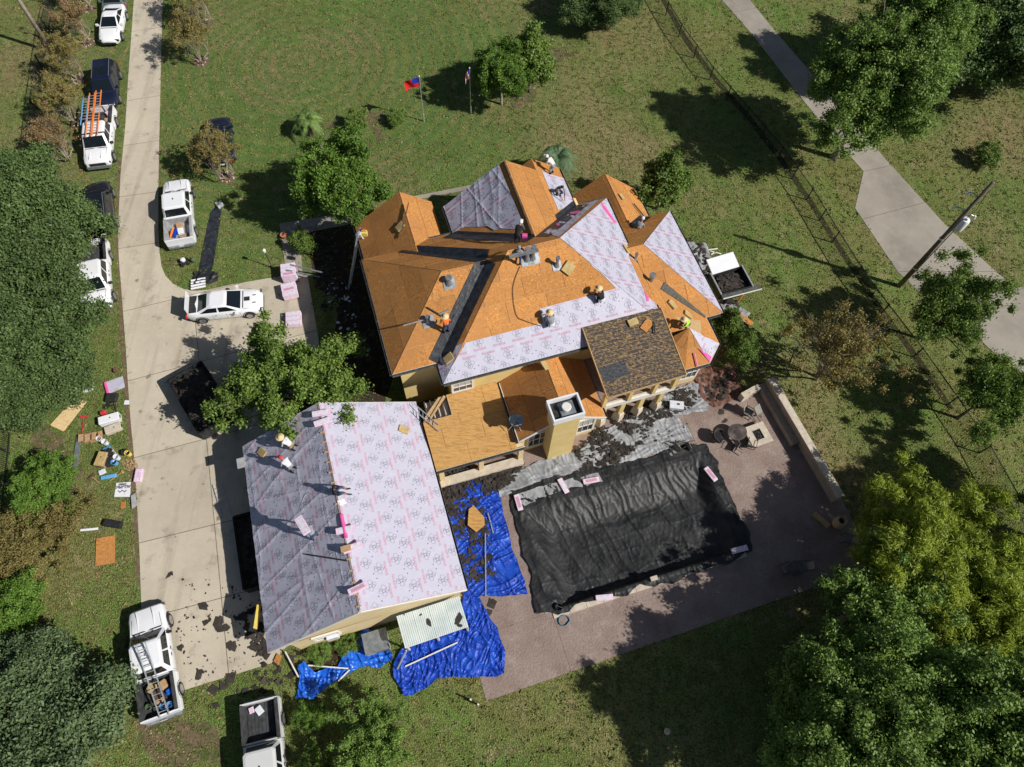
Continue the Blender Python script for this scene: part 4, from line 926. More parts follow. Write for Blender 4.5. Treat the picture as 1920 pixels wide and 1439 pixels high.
T('garden', 'broad_bush', 'bush', 'bright green round bush left of the scattered buckets', 78, 908, 2.0, .78)
T('yellowbush', 'autumn_bush', 'bush', 'yellowing loose bush below the bright green bush', 80, 985, 1.6, .95)
T('yellowbush', 'autumn_bush', 'bush', 'thin reddish bush at the left picture edge', 22, 1045, 1.6, .9, 1.5)
T('garden', 'broad_bush', 'bush', 'green and red bush at the left picture edge above the grey oak', 8, 1150, 2.0, .85, 2.5)
T('oak2', 'oak_tree', 'tree', 'grey green oak in the bottom left corner hanging over the pickup bed', 28, 1400, 4.0, .88, .5)
T('oak2', 'oak_tree', 'tree', 'second grey green oak cut off by the bottom left corner', 10, 1290, 4.0, .62, 2.5)
T('crape2', 'crape_myrtle', 'tree', 'rust coloured small tree topmost in the row left of the parked cars', 0, 0, 0, 1.05, None, base=(165, 17), group='small autumn trees along the left fence')
T('crape2', 'crape_myrtle', 'tree', 'rusty sparse small tree left of the white coupe', 0, 0, 0, 1.1, None, base=(163, 81), group='small autumn trees along the left fence')
T('crape', 'crape_myrtle', 'tree', 'olive small tree at the foot of the left utility pole', 0, 0, 0, 1.05, None, base=(149, 150), group='small autumn trees along the left fence')
T('crape', 'crape_myrtle', 'tree', 'olive small tree left of the ladder rack pickup', 0, 0, 0, 1.05, None, base=(145, 229), group='small autumn trees along the left fence')
T('crape2', 'crape_myrtle', 'tree', 'sparse rusty small tree lowest in the row above the big oak', 0, 0, 0, 1.1, None, base=(128, 300), group='small autumn trees along the left fence')
T('crape', 'crape_myrtle', 'tree', 'olive small tree topmost right of the long drive', 0, 0, 0, 1.15, None, base=(384, 45))
T('crape', 'crape_myrtle', 'tree', 'olive small tree right of the drive with its foot in a pale ring', 0, 0, 0, 1.15, 2., base=(378, 116))
T('crape', 'crape_myrtle', 'tree', 'broad olive small tree in front of the dark parked car', 0, 0, 0, 1.15, 3., base=(425, 333))
T('bright', 'shade_tree', 'tree', 'bright green dense tree at the northwest corner of the house', 640, 342, 4.2, 1.12)
T('maple', 'shade_tree', 'tree', 'broad leafy tree standing between drive and garage roof', 546, 722, 4.2, .90, None, 1.1)
T('bright', 'garden_tree', 'tree', 'grey green garden tree left of its twin near the flagpoles', 0, 0, 0, .80, 1., base=(940, 196))
T('conic', 'garden_tree', 'tree', 'yellowish round garden tree right of its twin near the flagpoles', 0, 0, 0, 1.5, 1., base=(992, 172))
T('oak', 'oak_tree', 'tree', 'dark tree cut off by the top picture edge', 1128, -12, 3.0, .62, 1.)
T('conic', 'garden_tree', 'bush', 'open bushy tree beside the northeast roof peak', 0, 0, 0, 1.35, 2., base=(1232, 392))
T('big', 'shade_tree', 'tree', 'very tall green tree with pale trunk beside the neighbour road', 1640, 175, 7.2, .98, None, base=(1565, 296))
T('big', 'shade_tree', 'tree', 'tall green tree behind the tallest one at the top right', 1705, 55, 6., .85, 3., base=(1660, 165))
T('oak', 'oak_tree', 'tree', 'dark oak in the top right corner', 1868, 55, 5., 1.2, 1.)
T('oak', 'oak_tree', 'tree', 'oak right of the top right corner oak', 1960, 30, 5., 1.0, 3.)
T('shrub', 'sapling', 'tree', 'tiny yellow green sapling on the lawn above the utility pole', 1855, 283, 1.6, .95, 1., base=(1842, 305))
T('lawn', 'lawn_tree', 'tree', 'airy tree over the road below the utility pole', 1790, 572, 4.3, .82, 1., 1.1)
T('sparse', 'lawn_tree', 'tree', 'loose bare branched tree on the lawn between the wall and the fence', 1582, 655, 4.0, .86, 2., 1.15)
T('lawn', 'lawn_tree', 'tree', 'small airy tree cut by the right picture edge', 1868, 735, 4.0, .72, 4., 1.0)
T('conic', 'shrub', 'bush', 'upper green shrub at the turret corner', 1362, 618, 1.4, .85, 1.)
T('conic', 'shrub', 'bush', 'lower green shrub at the turret corner', 1390, 660, 1.4, .85, 3.)
T('yellow', 'feathery_tree', 'tree', 'yellow green feathery tree upper one at the lower right', 1755, 1045, 4.4, 1.0, 1.)
T('yellow', 'feathery_tree', 'tree', 'yellow green feathery tree at the right picture edge', 1885, 1150, 4.4, .95, 3.)
T('loose', 'shade_tree', 'tree', 'green tree closest to the dark patio corner', 1640, 1140, 4.2, .95, 2., 1.12)
T('big', 'shade_tree', 'tree', 'large green tree in the lower right group left of the feathery tree', 1680, 1290, 5.0, .74, 3.5)
T('big', 'shade_tree', 'tree', 'large green tree in the bottom right corner', 1850, 1370, 5.4, .85, .5)
T('big', 'shade_tree', 'tree', 'loose green tree at the bottom picture edge', 1585, 1400, 5.4, .80, 5)
T('big', 'shade_tree', 'tree', 'tall tree beyond the right picture edge shading the lawn by the fence', 2085, 965, 5.8, .8, 2)
T('oak2', 'shade_tree', 'tree', 'dense green tree rising between two bottom right trees', 1680, 1430, 4.6, .8, 5)
T('garden', 'shrub', 'bush', 'green bush below the black truck and blue tarp', 578, 1345, 1.2, .34, 1.)
T('loose', 'shrub', 'bush', 'dark loose shrub between the blue tarps at the bottom', 700, 1352, 1.6, .46, 1.)
T('loose', 'shrub', 'bush', 'dark loose shrub cut by the bottom edge right of the truck', 690, 1425, 1.8, .55, 2.)
T('shrub', 'shrub', 'bush', 'small green bush at the bottom edge right of the truck', 590, 1428, 1.2, .8, 2.)
T('hedge', 'hedge', 'hedge', 'low clipped hedge below the garage south wall, left half', 598, 1222, .5, .50, 1.)
T('hedge', 'hedge', 'hedge', 'low clipped hedge below the garage south wall, right half', 650, 1204, .5, .50, 2.)
T('shrub', 'shrub', 'bush', 'spiky green plant beside the front path', 568, 455, .7, .85, 2.)
T('shrub', 'shrub', 'bush', 'yellow green shrub between palm and flagpoles', 668, 224, .9, .85, 1.)
T('shrub', 'shrub', 'bush', 'tiny dark shrub left of the red and blue flag', 743, 219, .7, .65, 1.)
def palm(label, u, v, h, r, matname, n=26):
    p = P(u, v, h); root = empty('palm_tree', (p.x, p.y, 0), 0, label, 'palm'); mb = MB(); mb.tube([(0,0,0),(.05,0,h*.5),(0,0,h)], [.22,.17,.16], 8); mb.build('trunk', 'bark', root)
    g = random.Random(n)
    for k in range(n):
        az = 2*math.pi*k/n*2.4+g.random()*.4; el = g.uniform(.15, 1.1); L_ = r*g.uniform(.85, 1.1); pts = []; 
        for i in range(9):
            t = i/8; d = L_*t; x = d*math.cos(el)*(1-.1*t); z = h+d*math.sin(el)-1.15*L_*t*t*.75
            pts.append(Vector((x*math.cos(az), x*math.sin(az), z)))
        mb = MB(); s = Vector((-math.sin(az), math.cos(az), 0)); mb.tube(pts, [.025-.0025*i for i in range(9)], 3)
        for i in range(1, 9):
            for q in (0, .33, .66):
                a = pts[i-1].lerp(pts[i], q); wd = .34*r/1.6*math.sin(math.pi*min(.95, (i+q)/9+.06))
                for sg in (-1, 1): e = a+s*sg*wd+(pts[i]-pts[i-1]).normalized()*wd*.6-Vector((0,0,wd*.35)); w_ = (pts[i]-pts[i-1]).normalized()*.045; mb.add([a-w_, a+w_, e], [(0, 1, 2)])
        mb.build('frond', matname, root)
palm('green palm with curved fronds left of the flagpoles', 574, 224, 1.6, 1.75, 'leaf_palm')
palm('blue green palm behind the north roof peak', 1046, 296, 2.6, 2.35, 'leaf_palm2', 24)

# soil rings with pale stones round the small trees
for (u, v) in [(165,17),(163,81),(149,150),(145,229),(384,45),(378,116),(425,333)]:
    c = P(u, v); n = 14; pts = [(c.x+.75*random.uniform(.7,1.1)*math.cos(2*math.pi*k/n), c.y+.75*random.uniform(.7,1.1)*math.sin(2*math.pi*k/n)) for k in range(n)]
    o = MB().prism(pts, 0, .006, sides=False).build('soil_ring', 'soil'); tag(o, kind='structure')
    mb = MB()
    for k in range(9): a = random.random()*6.28; mb.box((.5*math.cos(a)*random.uniform(.6,1.2), .5*math.sin(a), .04), (random.uniform(.06,.16), random.uniform(.05,.1), .07), random.random()*3)
    o = mb.build('edging_stones', 'stone'); o.location = c; tag(o, 'pale broken stones ringing the foot of a small tree at the lawn edge', 'stones', 'stone rings round small trees', 'stuff')

# ------------------------------------------------------------------ fences and poles
def picket_fence(label, pts, h=1.3):
    pts = [Vector((p[0], p[1], 0)) for p in pts]; root = empty('iron_fence', pts[0], 0, label, 'fence'); pk = MB()
    for a, b in zip(pts, pts[1:]):
        n = max(1, round((b-a).length/2.4))
        for i in range(n):
            p = a+(b-a)*i/n; q = a+(b-a)*(i+1)/n; po = p-pts[0]
            mb = MB(); mb.box((po.x, po.y, h/2+.05), (.07, .07, h+.1)); mb.build('post', 'steel_black', root)
            for z in (.15, h-.12): mb = MB(); mb.bar(po+Vector((0,0,z)), q-pts[0]+Vector((0,0,z)), .03, .035); mb.build('rail', 'steel_black', root)
            k = int((q-p).length/.13)
            for j in range(1, k): r = po+(q-p)*j/k; pk.box((r.x, r.y, h/2), (.02, .02, h-.05))
    o = pk.build('pickets', 'steel_black', root); o['kind'] = 'stuff'
picket_fence('black iron picket fence running down the left side behind the small trees', PP([(110,-20),(92,60),(82,130),(72,210),(64,290),(56,400),(45,520),(35,640),(28,720),(18,850),(5,960)]))
def chain_fence(label, pts, h=1.25):
    pts = [Vector((p[0], p[1], 0)) for p in pts]; root = empty('chain_link_fence', pts[0], 0, label, 'fence'); wm = MB()
    for a, b in zip(pts, pts[1:]):
        n = max(1, round((b-a).length/2.6))
        for i in range(n):
            p = a+(b-a)*i/n-pts[0]; q = a+(b-a)*(i+1)/n-pts[0]; mb = MB(); mb.cyl((p.x, p.y, 0), .05, h+.1, 6); mb.build('post', 'steel_black', root)
            mb = MB(); mb.bar(p+Vector((0,0,h)), q+Vector((0,0,h)), .05, .05); mb.build('top_rail', 'steel_black', root)
            L_ = (q-p).length; d = (q-p)/L_; k = int(L_/.16)
            for j in range(-8, k):
                for sg in (1, -1):
                    s0, s1 = j*.16, j*.16+h; t0 = max(0, -s0/h); t1 = min(1, (L_-s0)/h)
                    if t1 <= t0: continue
                    z0, z1 = (t0*h, t1*h) if sg > 0 else (h-t0*h, h-t1*h); A = p+d*(s0+t0*h)+Vector((0,0,z0)); B = p+d*(s0+t1*h)+Vector((0,0,z1)); w_ = Vector((0,0,.009)); wm.add([A-w_, B-w_, B+w_, A+w_], [(0,1,2,3)])
    o = wm.build('wire_mesh', 'steel_black', root); o['kind'] = 'stuff'
chain_fence('long chain link fence between the two lawns on the right', PP([(1225,-10),(1272,70),(1330,150),(1395,225),(1458,298),(1512,375),(1560,455),(1600,520),(1650,590),(1712,670),(1775,760),(1835,850),(1885,940),(1935,1020)]))
sheet_struct('fence_strip', [(1233,-10),(1282,78),(1340,155),(1404,228),(1462,305),(1518,385),(1566,462),(1608,525),(1660,600),(1725,690),(1780,770),(1788,766),(1733,682),(1668,594),(1616,520),(1574,456),(1526,380),(1470,299),(1412,223),(1348,150),(1290,72),(1243,-10)], .006, 'fence_brown')
pole = empty('utility_pole', P(1685, 537), 0, 'tall wooden utility pole with white transformer and street light arms', 'utility pole')
MB().tube([(0,0,-.2),(0,0,10.75)], [.17,.11], 10).build('pole', 'polewood', pole, smooth=True)
MB().lathe((.32,-.12,6.6), [(.0,0),(.26,.02),(.28,.1),(.28,.85),(.24,.95),(.0,1.0)], 14).build('transformer', 'white', pole, smooth=True, edge=40)
for z, dx, dy, ln in ((8.1,-1,.5,.75),(9.4,-1,.55,.7),(7.9,1,-.5,.6)):
    mb = MB(); d = Vector((dx, dy, 0)).normalized(); mb.tube([(0,0,z), d*ln*.6+Vector((0,0,z+.15)), d*ln+Vector((0,0,z+.1))], .04, 6); mb.build('bracket_arm', 'alu', pole)
    mb = MB(); q = d*ln+Vector((0,0,z+.12)); mb.tube([q-Vector((0,0,.18)), q+Vector((0,0,.05))], [.1,.06], 8); mb.build('cutout', 'white', pole)
for z in (2.2, 5.4): MB().cyl((0,0,z), .175, .12, 10).build('band', 'alu', pole)
mb = MB(); mb.tube([(.1,-.1,.2),(.15,-.12,4),(.2,-.1,6.6)], .03, 5); mb.build('cable_conduit', 'metal_dk', pole)
mb = MB(); mb.tube([(.25,-.1,7.4),(.6,.1,8.2),(.4,.2,9.8),(.05,.05,10.5)], .015, 4); mb.build('drop_wire', 'steel_black', pole)
q0 = P(98, 98); lp = empty('utility_pole', q0, 0, 'grey wooden utility pole at the top left picture edge', 'utility pole')
MB().tube([(0,0,-.2),(0,0,9.5)], [.17,.12], 10).build('pole', 'bark_pale', lp, smooth=True)
lp2 = empty('lamp_post', P(510, 502), 0, 'slim black lamp post beside the front path', 'lamp post')
MB().tube([(0,0,0),(0,0,.2),(0,0,.22),(0,0,1.75)], [.07,.07,.03,.025], 8).build('post', 'steel_black', lp2)
MB().lathe((0,0,1.75), [(.03,0),(.10,.06),(.13,.28),(.02,.40)], 8).build('lantern', 'trim', lp2)
def flagpole(name, label, u, v, ln, fl):
    root = empty(name, P(u, v), 0, label, 'flagpole'); MB().tube([(0,0,0),(0,0,.75),(0,0,.76),(0,0,4.35)], [.06,.06,.035,.028], 8).build('pole', 'alu', root)
    MB().sphere((0,0,4.38), .06).build('finial', 'white', root)
    nx, ny = 16, 10; a, hgt = 1.15, .8; bands = fl
    mb = MB(); vs = []
    for j in range(ny+1):
        for i in range(nx+1):
            s = i/nx; x = -s*a*ln; y = .10*math.sin(s*8+j*.3)*s-s*.45*ln*.3; z = 4.25-hgt*j/ny-s*s*.35*(1.6 if ln < .5 else 1); vs.append((x, y, z))
    fs = []; ms = []
    for j in range(ny):
        for i in range(nx):
            fs.append((j*(nx+1)+i, j*(nx+1)+i+1, (j+1)*(nx+1)+i+1, (j+1)*(nx+1)+i)); ms.append(bands(i/nx, j/ny, i, j))
    mb.add(vs, fs); mb.m = ms; mb.build('flag', ['flagred', 'flagblue', 'whitecloth'], root, smooth=True)
M['flagred'] = mat('flag_red', (.75, .02, .03), rough=.7); M['flagblue'] = mat('flag_blue', (.02, .04, .40), rough=.7)
flagpole('flagpole', 'flagpole flying a red and blue flag near the small shrub', 795, 228, 1.0, lambda s, t, i, j: 1 if (s < .45 and t < .55) else 0)
flagpole('flagpole', 'flagpole with a limp striped flag left of the twin garden trees', 883, 213, .30, lambda s, t, i, j: 1 if (s < .42 and t < .5) else (0 if j % 2 == 0 else 2))

# ------------------------------------------------------------------ vehicles
def loft(mb, sts, closed=True):
    """sts: (x, half width, z bottom, z shoulder, z top, inset of top)"""
    ring = []
    for (x, w_, zb, zs, zt, ins) in sts:
        r = [(x, -w_*.93, zb), (x, -w_, zb+.12), (x, -w_, zs-.12), (x, -w_*.975, zs), (x, -w_+ins, zt), (x, -w_*.45, zt+.02), (x, 0, zt+.03), (x, w_*.45, zt+.02), (x, w_-ins, zt), (x, w_*.975, zs), (x, w_, zs-.12), (x, w_, zb+.12), (x, w_*.93, zb)]
        ring.append(r)
    n = len(ring[0]); vs = [p for r in ring for p in r]; fs = []
    for i in range(len(ring)-1):
        for k in range(n-1): fs.append((i*n+k, (i+1)*n+k, (i+1)*n+k+1, i*n+k+1))
    fs += [tuple(range(n))[::-1] if False else tuple(range(n)), tuple(range((len(ring)-1)*n, len(ring)*n))[::-1]]
    return mb.add(vs, fs)
def fixn(o):
    bm = bmesh.new(); bm.from_mesh(o.data); bmesh.ops.recalc_face_normals(bm, faces=bm.faces); bm.to_mesh(o.data); bm.free(); return o
def quadpane(A, B, C_, D, k=.1, off=.012, kb=None):
    """inset glass quad on a face given by corners"""
    A, B, C_, D = map(Vector, (A, B, C_, D)); n = (B-A).cross(D-A).normalized(); kb = kb or k
    f = lambda s, t: (A*(1-s)*(1-t)+B*s*(1-t)+C_*s*t+D*(1-s)*t)+n*off
    return [f(k, kb), f(1-k, kb), f(1-k, 1-kb), f(k, 1-kb)]
def greenhouse(root, x0, x1, x2, x3, w0, w1, z0, z1, paint, roofbulge=.03, name='cabin', splits=(.5,), sunroof=False):
    """frustum: bottom rear x0, bottom front x3; roof rear x1, front x2; glass panes are parts"""
    b = [(x0,-w0,z0),(x3,-w0,z0),(x3,w0,z0),(x0,w0,z0)]; t = [(x1,-w1,z1),(x2,-w1,z1),(x2,w1,z1),(x1,w1,z1)]
    mb = MB(); r = .12 if z1 > 1.5 else .20
    tv = [(x1+r,-w1,z1),(x2-r,-w1,z1),(x2,-w1+r,z1),(x2,w1-r,z1),(x2-r,w1,z1),(x1+r,w1,z1),(x1,w1-r,z1),(x1,-w1+r,z1)]
    bv = [(x0+r,-w0,z0),(x3-r,-w0,z0),(x3,-w0+r,z0),(x3,w0-r,z0),(x3-r,w0,z0),(x0+r,w0,z0),(x0,w0-r,z0),(x0,-w0+r,z0)]
    xm, zz = (x1+x2)/2, z1+roofbulge*1.6; iv = [(xm+(p[0]-xm)*.86, p[1]*.84, z1+roofbulge) for p in tv]
    vs = bv+tv+iv; fs = [(i, (i+1) % 8, (i+1) % 8+8, i+8) for i in range(8)]+[(i+8, (i+1) % 8+8, (i+1) % 8+16, i+16) for i in range(8)]+[tuple(range(16, 24))]
    mb.add(vs, fs); mb.build(name, paint, root)
    MB().poly(quadpane(b[1], b[2], t[2], t[1], .07, .012, .10)).build('windshield', 'carglass', root)
    MB().poly(quadpane(b[3], b[0], t[0], t[3], .09, .012, .14)).build('rear_window', 'carglass', root)
    cuts = [.04]+list(splits)+[.96]
    for s in (-1, 1):
        B0, B1, T0, T1 = [Vector(p) for p in ((b[0], b[1], t[0], t[1]) if s < 0 else (b[3], b[2], t[3], t[2]))]
        for c0_, c1_ in zip(cuts, cuts[1:]):
            e0, e1 = c0_+.025, c1_-.025; q = [B0.lerp(B1, e0).lerp(T0.lerp(T1, e0), .12), B0.lerp(B1, e1).lerp(T0.lerp(T1, e1), .12), B0.lerp(B1, e1).lerp(T0.lerp(T1, e1), .86), B0.lerp(B1, e0).lerp(T0.lerp(T1, e0), .86)]
            n = (q[1]-q[0]).cross(q[3]-q[0]).normalized(); n = n if n.y*s > 0 else -n; q = [p+n*.012 for p in q]
            MB().poly(q if s < 0 else q[::-1]).build('side_window', 'carglass', root)
    if sunroof: MB().box((xm+.2, 0, z1+roofbulge+.012), (.8, .85, .01)).build('sunroof', 'carglass', root)
def wheels(root, xs, w, r=.38):
    for x in xs:
        for s in (-1, 1):
            y = s*(w-.09); t = MB(); t.lathe((0,0,0), [(r*.62,-.125),(r*.93,-.13),(r,-.09),(r,.09),(r*.93,.13),(r*.62,.125)], 22)
            t.v = [(x+a, y+c, r+b) for a, b, c in t.v]; o = fixn(t.build('wheel', 'rubber', root, smooth=True, edge=50))
            rm = MB(); rm.lathe((0,0,0), [(.001,.02),(r*.2,.05),(r*.60,.045),(r*.64,.10)], 16); rm.v = [(x+a, y+s*(c+.04), r+b) for a, b, c in rm.v]; fixn(rm.build('rim', 'rim', o, smooth=True, edge=40))
            mb = MB(); mb.tube([(x+ (r+.07)*math.cos(a), s*(w-.012), r+(r+.07)*math.sin(a)) for a in [math.pi*k/12 for k in range(13)]], .035, 5); mb.build('wheel_arch', 'rubber', root)
def mirrors(root, x, w, z, paint):
    for s in (-1, 1): mb = MB(); mb.box((x, s*(w+.13), z), (.14, .2, .15)); mb.bar((x, s*(w-.05), z-.04), (x, s*(w+.08), z-.02), .05); mb.build('wing_mirror', paint, root)
def lights_(root, xf, xr, w, zf_, zr_, ww=.3):
    for s in (-1, 1): MB().box((xf, s*(w-.2), zf_), (.07, ww, .16)).build('headlight', 'glass', root); MB().box((xr, s*(w-.14), zr_), (.06, ww*.7, .2)).build('tail_light', 'red', root)
def place(root, u, v, front, z=.0):
    """centre pixel at mid height, front pixel gives the heading"""
    p = P(u, v, .8); q = P(front[0], front[1], .8); root.location = (p.x, p.y, z); root.rotation_euler = (0, 0, math.atan2(q.y-p.y, q.x-p.x))
def pickup(label, u, v, front, paint='paint_white', Ln=5.8, w=.98, cabl=2.1, bedmat='bedliner', hoodbulge=True, crew=True):
    r = empty('pickup_truck', (0,0,0), 0, label, 'pickup truck'); f = Ln/2; bed0, bed1 = -f+.12, -f+2.05 if Ln > 5.5 else -f+1.75; cab0 = bed1+.06; cab3 = cab0+cabl+.25
    mb = MB(); loft(mb, [(cab0-.02, w, .42, 1.08, 1.12, .03), (cab3-.1, w, .42, 1.08, 1.14, .06), (cab3+.25, w, .42, 1.05, 1.16, .12), (f-.55, w*.97, .42, 1.0, 1.10, .14), (f-.12, w*.9, .42, .92, 1.0, .16), (f-.02, w*.80, .45, .80, .86, .12)])
    fixn(mb.build('body', paint, r, smooth=True, edge=32))
    mb = MB()
    for s in (-1, 1):
        mb.box(((bed0+bed1)/2, s*(w-.07), .85), (bed1-bed0, .14, .62)); mb.box(((bed0+bed1)/2, s*(w-.03), .60), (bed1-bed0, .08, .3))
    mb.box((bed1-.02, 0, .9), (.06, w*2-.1, .5)); fixn(mb.build('bed_side', paint, r))
    MB().box((bed0-.03, 0, .85), (.09, w*2-.06, .60)).build('tailgate', paint, r)
    MB().box(((bed0+bed1)/2, 0, .60), (bed1-bed0, w*2-.28, .06)).build('bed_floor', bedmat, r)
    mb = MB()
    for i in range(9): mb.box(((bed0+bed1)/2, -w+.26+i*(2*w-.52)/8, .64), (bed1-bed0-.1, .05, .02))
    for s in (-1, 1): mb.box(((bed0+bed1)/2, s*(w-.17), .90), (bed1-bed0-.06, .05, .55)); mb.box(((bed0+bed1)/2, s*(w-.08), 1.175), (bed1-bed0, .15, .025))
    mb.box((bed1-.07, 0, .92), (.05, w*2-.35, .5)); o = mb.build('bed_lining', bedmat, r)
    greenhouse(r, cab0+.02, cab0+.30, cab3-.62, cab3+.05, w-.05, w-.20, 1.10, 1.80, paint, splits=(.48,) if crew else ())
    MB().box((f-.0, 0, .50), (.16, w*1.75, .22)).build('bumper', 'metal', r); MB().box((-f+.0, 0, .48), (.2, w*1.85, .2)).build('bumper', 'metal', r)
    MB().box((f-.04, 0, .74), (.07, w*1.2, .24)).build('grille', 'steel_black', r)
    MB().box((0, 0, .45), (Ln-.8, w*1.3, .2)).build('chassis', 'steel_black', r)
    mb = MB()
    for s in (-1, 1): mb.box(((cab3+f)/2, s*.42, 1.175), (f-cab3-.5, .03, .02))
    mb.box((cab3+.16, 0, 1.165), (.12, w*1.5, .02)); mb.build('hood_crease', 'rubber' if False else paint, r)
    mb = MB(); mb.box((cab3+.10, 0, 1.172), (.07, w*1.55, .014)); mb.build('cowl', 'steel_black', r)
    for s in (-1, 1): mb = MB(); mb.bar((cab3+.14, s*w*.80, 1.155), (f-.55, s*w*.74, 1.09), .016, .05); mb.build('hood_gap', 'steel_black', r)
    for s in (-.35, .35): mb = MB(); mb.bar((cab3+.02, s, 1.20), (cab3-.18, s+.42, 1.40), .02, .015); mb.build('wiper', 'steel_black', r)
    mb = MB(); mb.box(((cab0+cab3)/2-.1, 0, 1.845), (.12, .05, .07)); mb.build('roof_antenna', 'steel_black', r)
    mb = MB()
    for s in (-1, 1):
        for x in (cab0+.08, (cab0+cab3)/2-.05, cab3-.25): mb.box((x, s*(w+.002), .80), (.012, .006, .55))
    mb.build('door_gap', 'steel_black', r)
    for s in (-1, 1):
        for x in (cab0+.85, cab3-1.15): MB().box((x, s*(w+.015), .98), (.16, .03, .035)).build('door_handle', 'steel_black', r)
    wheels(r, (-f+1.15, f-1.0), w, .40); mirrors(r, cab3-.35, w, 1.15, 'steel_black'); lights_(r, f-.12, -f+.08, w, .78, .90)
    MB().box((-f-.105, 0, .62), (.01, .32, .16)).build('number_plate', 'white', r)
    r['info'] = 1; del r['info']; place(r, u, v, front); return r
def car(label, u, v, front, paint, kind='sedan', Ln=4.8, w=.92, trunk_open=False, name='parked_car', cat='car'):
    r = empty(name, (0,0,0), 0, label, cat); f = Ln/2; mb = MB()
    if kind == 'sedan':
        loft(mb, [(-f, w*.62, .45, .68, .80, .10), (-f+.06, w*.80, .38, .78, .88, .12), (-f+.3, w*.94, .32, .88, .96, .13), (-f+.8, w, .24, .90, 1.0, .10), (0, w, .22, .88, .98, .06), (f-1.3, w, .24, .84, .95, .10), (f-.6, w*.955, .26, .78, .88, .14), (f-.28, w*.87, .3, .70, .78, .15), (f-.08, w*.72, .32, .62, .69, .13), (f, w*.54, .4, .55, .60, .10)])
        g = (-f+.62, -f+1.62, f-2.30, f-1.30, w-.09, w-.30, .93, 1.34)
    else:
        loft(mb, [(-f, w*.86, .50, .95, 1.04, .06), (-f+.15, w*.96, .38, 1.0, 1.08, .06), (0, w, .32, .98, 1.06, .05), (f-1.2, w, .32, .94, 1.04, .10), (f-.35, w*.94, .34, .86, .96, .14), (f, w*.76, .42, .68, .76, .12)])
        g = (-f+.06, -f+.45, f-1.95, f-1.15, w-.04, w-.20, 1.04, 1.66)
    fixn(mb.build('body', paint, r, smooth=True, edge=35))
    greenhouse(r, *g, paint, splits=(.5,) if kind == 'sedan' else (.3, .62), sunroof=(kind == 'suv'))
    if kind == 'suv':
        for s in (-1, 1): MB().bar((g[1]+.1, s*(g[5]-.08), g[7]+.07), (g[2]-.1, s*(g[5]-.08), g[7]+.07), .035).build('roof_rail', 'rim', r)
    zc = .985 if kind == 'sedan' else 1.075
    mb = MB(); mb.box((g[3]+.07, 0, zc), (.05, w*1.45, .012)); mb.build('cowl', 'steel_black', r)
    for s in (-1, 1): mb = MB(); mb.bar((g[3]+.1, s*w*.80, zc-.035), (f-.42, s*w*.70, zc-.17), .014, .05); mb.build('hood_gap', 'steel_black', r)
    MB().box((f-.03, 0, .42), (.08, w*1.2, .16)).build('grille', 'steel_black', r)
    MB().box((-f+.0, 0, .55), (.02, .34, .13)).build('number_plate', 'white', r)
    mb = MB()
    for s in (-1, 1):
        for x in (-.75, .15, 1.05): mb.box((x, s*(w+.001), .62), (.012, .006, .5))
    mb.build('door_gap', 'steel_black', r)
    for s in (-1, 1):
        for x in (-.55, .40): MB().box((x, s*(w+.012), .78), (.15, .025, .03)).build('door_handle', 'steel_black' if paint == 'paint_white' else 'rim', r)
    wheels(r, (-f+.95, f-.95), w, .34 if kind == 'sedan' else .37); mirrors(r, g[3]-.35, w, .98 if kind == 'sedan' else 1.1, paint); lights_(r, f-.12, -f+.04, w, .64, .78)
    place(r, u, v, front); return r
car('white coupe second from the top left of the drive', 209, 41, (203, 68), 'paint_white', 'sedan', 4.5, .88)
car('grey green car cut off by the top picture edge', 214, -4, (209, 22), 'paint_green', 'sedan', 4.6)
car('black car parked above the ladder rack pickup', 198, 158, (197, 190), 'paint_navy', 'suv', 4.7)
lr = pickup('white pickup with orange and blue ladders on its rack', 187, 255, (184, 290))
car('black car half hidden under the big oak', 186, 388, (182, 350), 'paint_black', 'suv', 4.8)
pk5 = pickup('white pickup half hidden under the live oak', 178, 515, (181, 562), Ln=5.7)
pk6 = pickup('white pickup with loaded grey bed right of the drive', 335, 397, (332, 345), bedmat='bedgrey')
ch_ = car('white sporty sedan with open trunk on the drive', 421, 568, (485, 561), 'paint_white', 'sedan', 5.0, .95)
car('dark blue car behind the olive tree right of the drive', 412, 262, (410, 235), 'paint_navy', 'suv', 4.7)
pk9 = pickup('white pickup with aluminium ladder on the south drive end', 289, 1240, (276, 1150), Ln=5.9)
pk10 = pickup('pale truck with empty black bed cut by the bottom edge', 497, 1428, (505, 1530), 'paint_silver', Ln=5.9)
# open trunk lid, hood scoop of the sedan
mb = MB(); mb.box((-2.30, 0, 1.28), (.06, 1.45, .62)); mb.build('trunk_lid', 'paint_white', ch_); MB().box((-2.05, 0, .99), (.55, 1.35, .05)).build('trunk_well', 'rubber', ch_)
MB().box((1.55, 0, 1.0), (.34, .30, .05)).build('hood_scoop', 'rubber', ch_)
for s in (-1, 1): MB().box((2.0, s*.3, .92), (.22, .06, .02)).build('hood_vent', 'rubber', ch_)

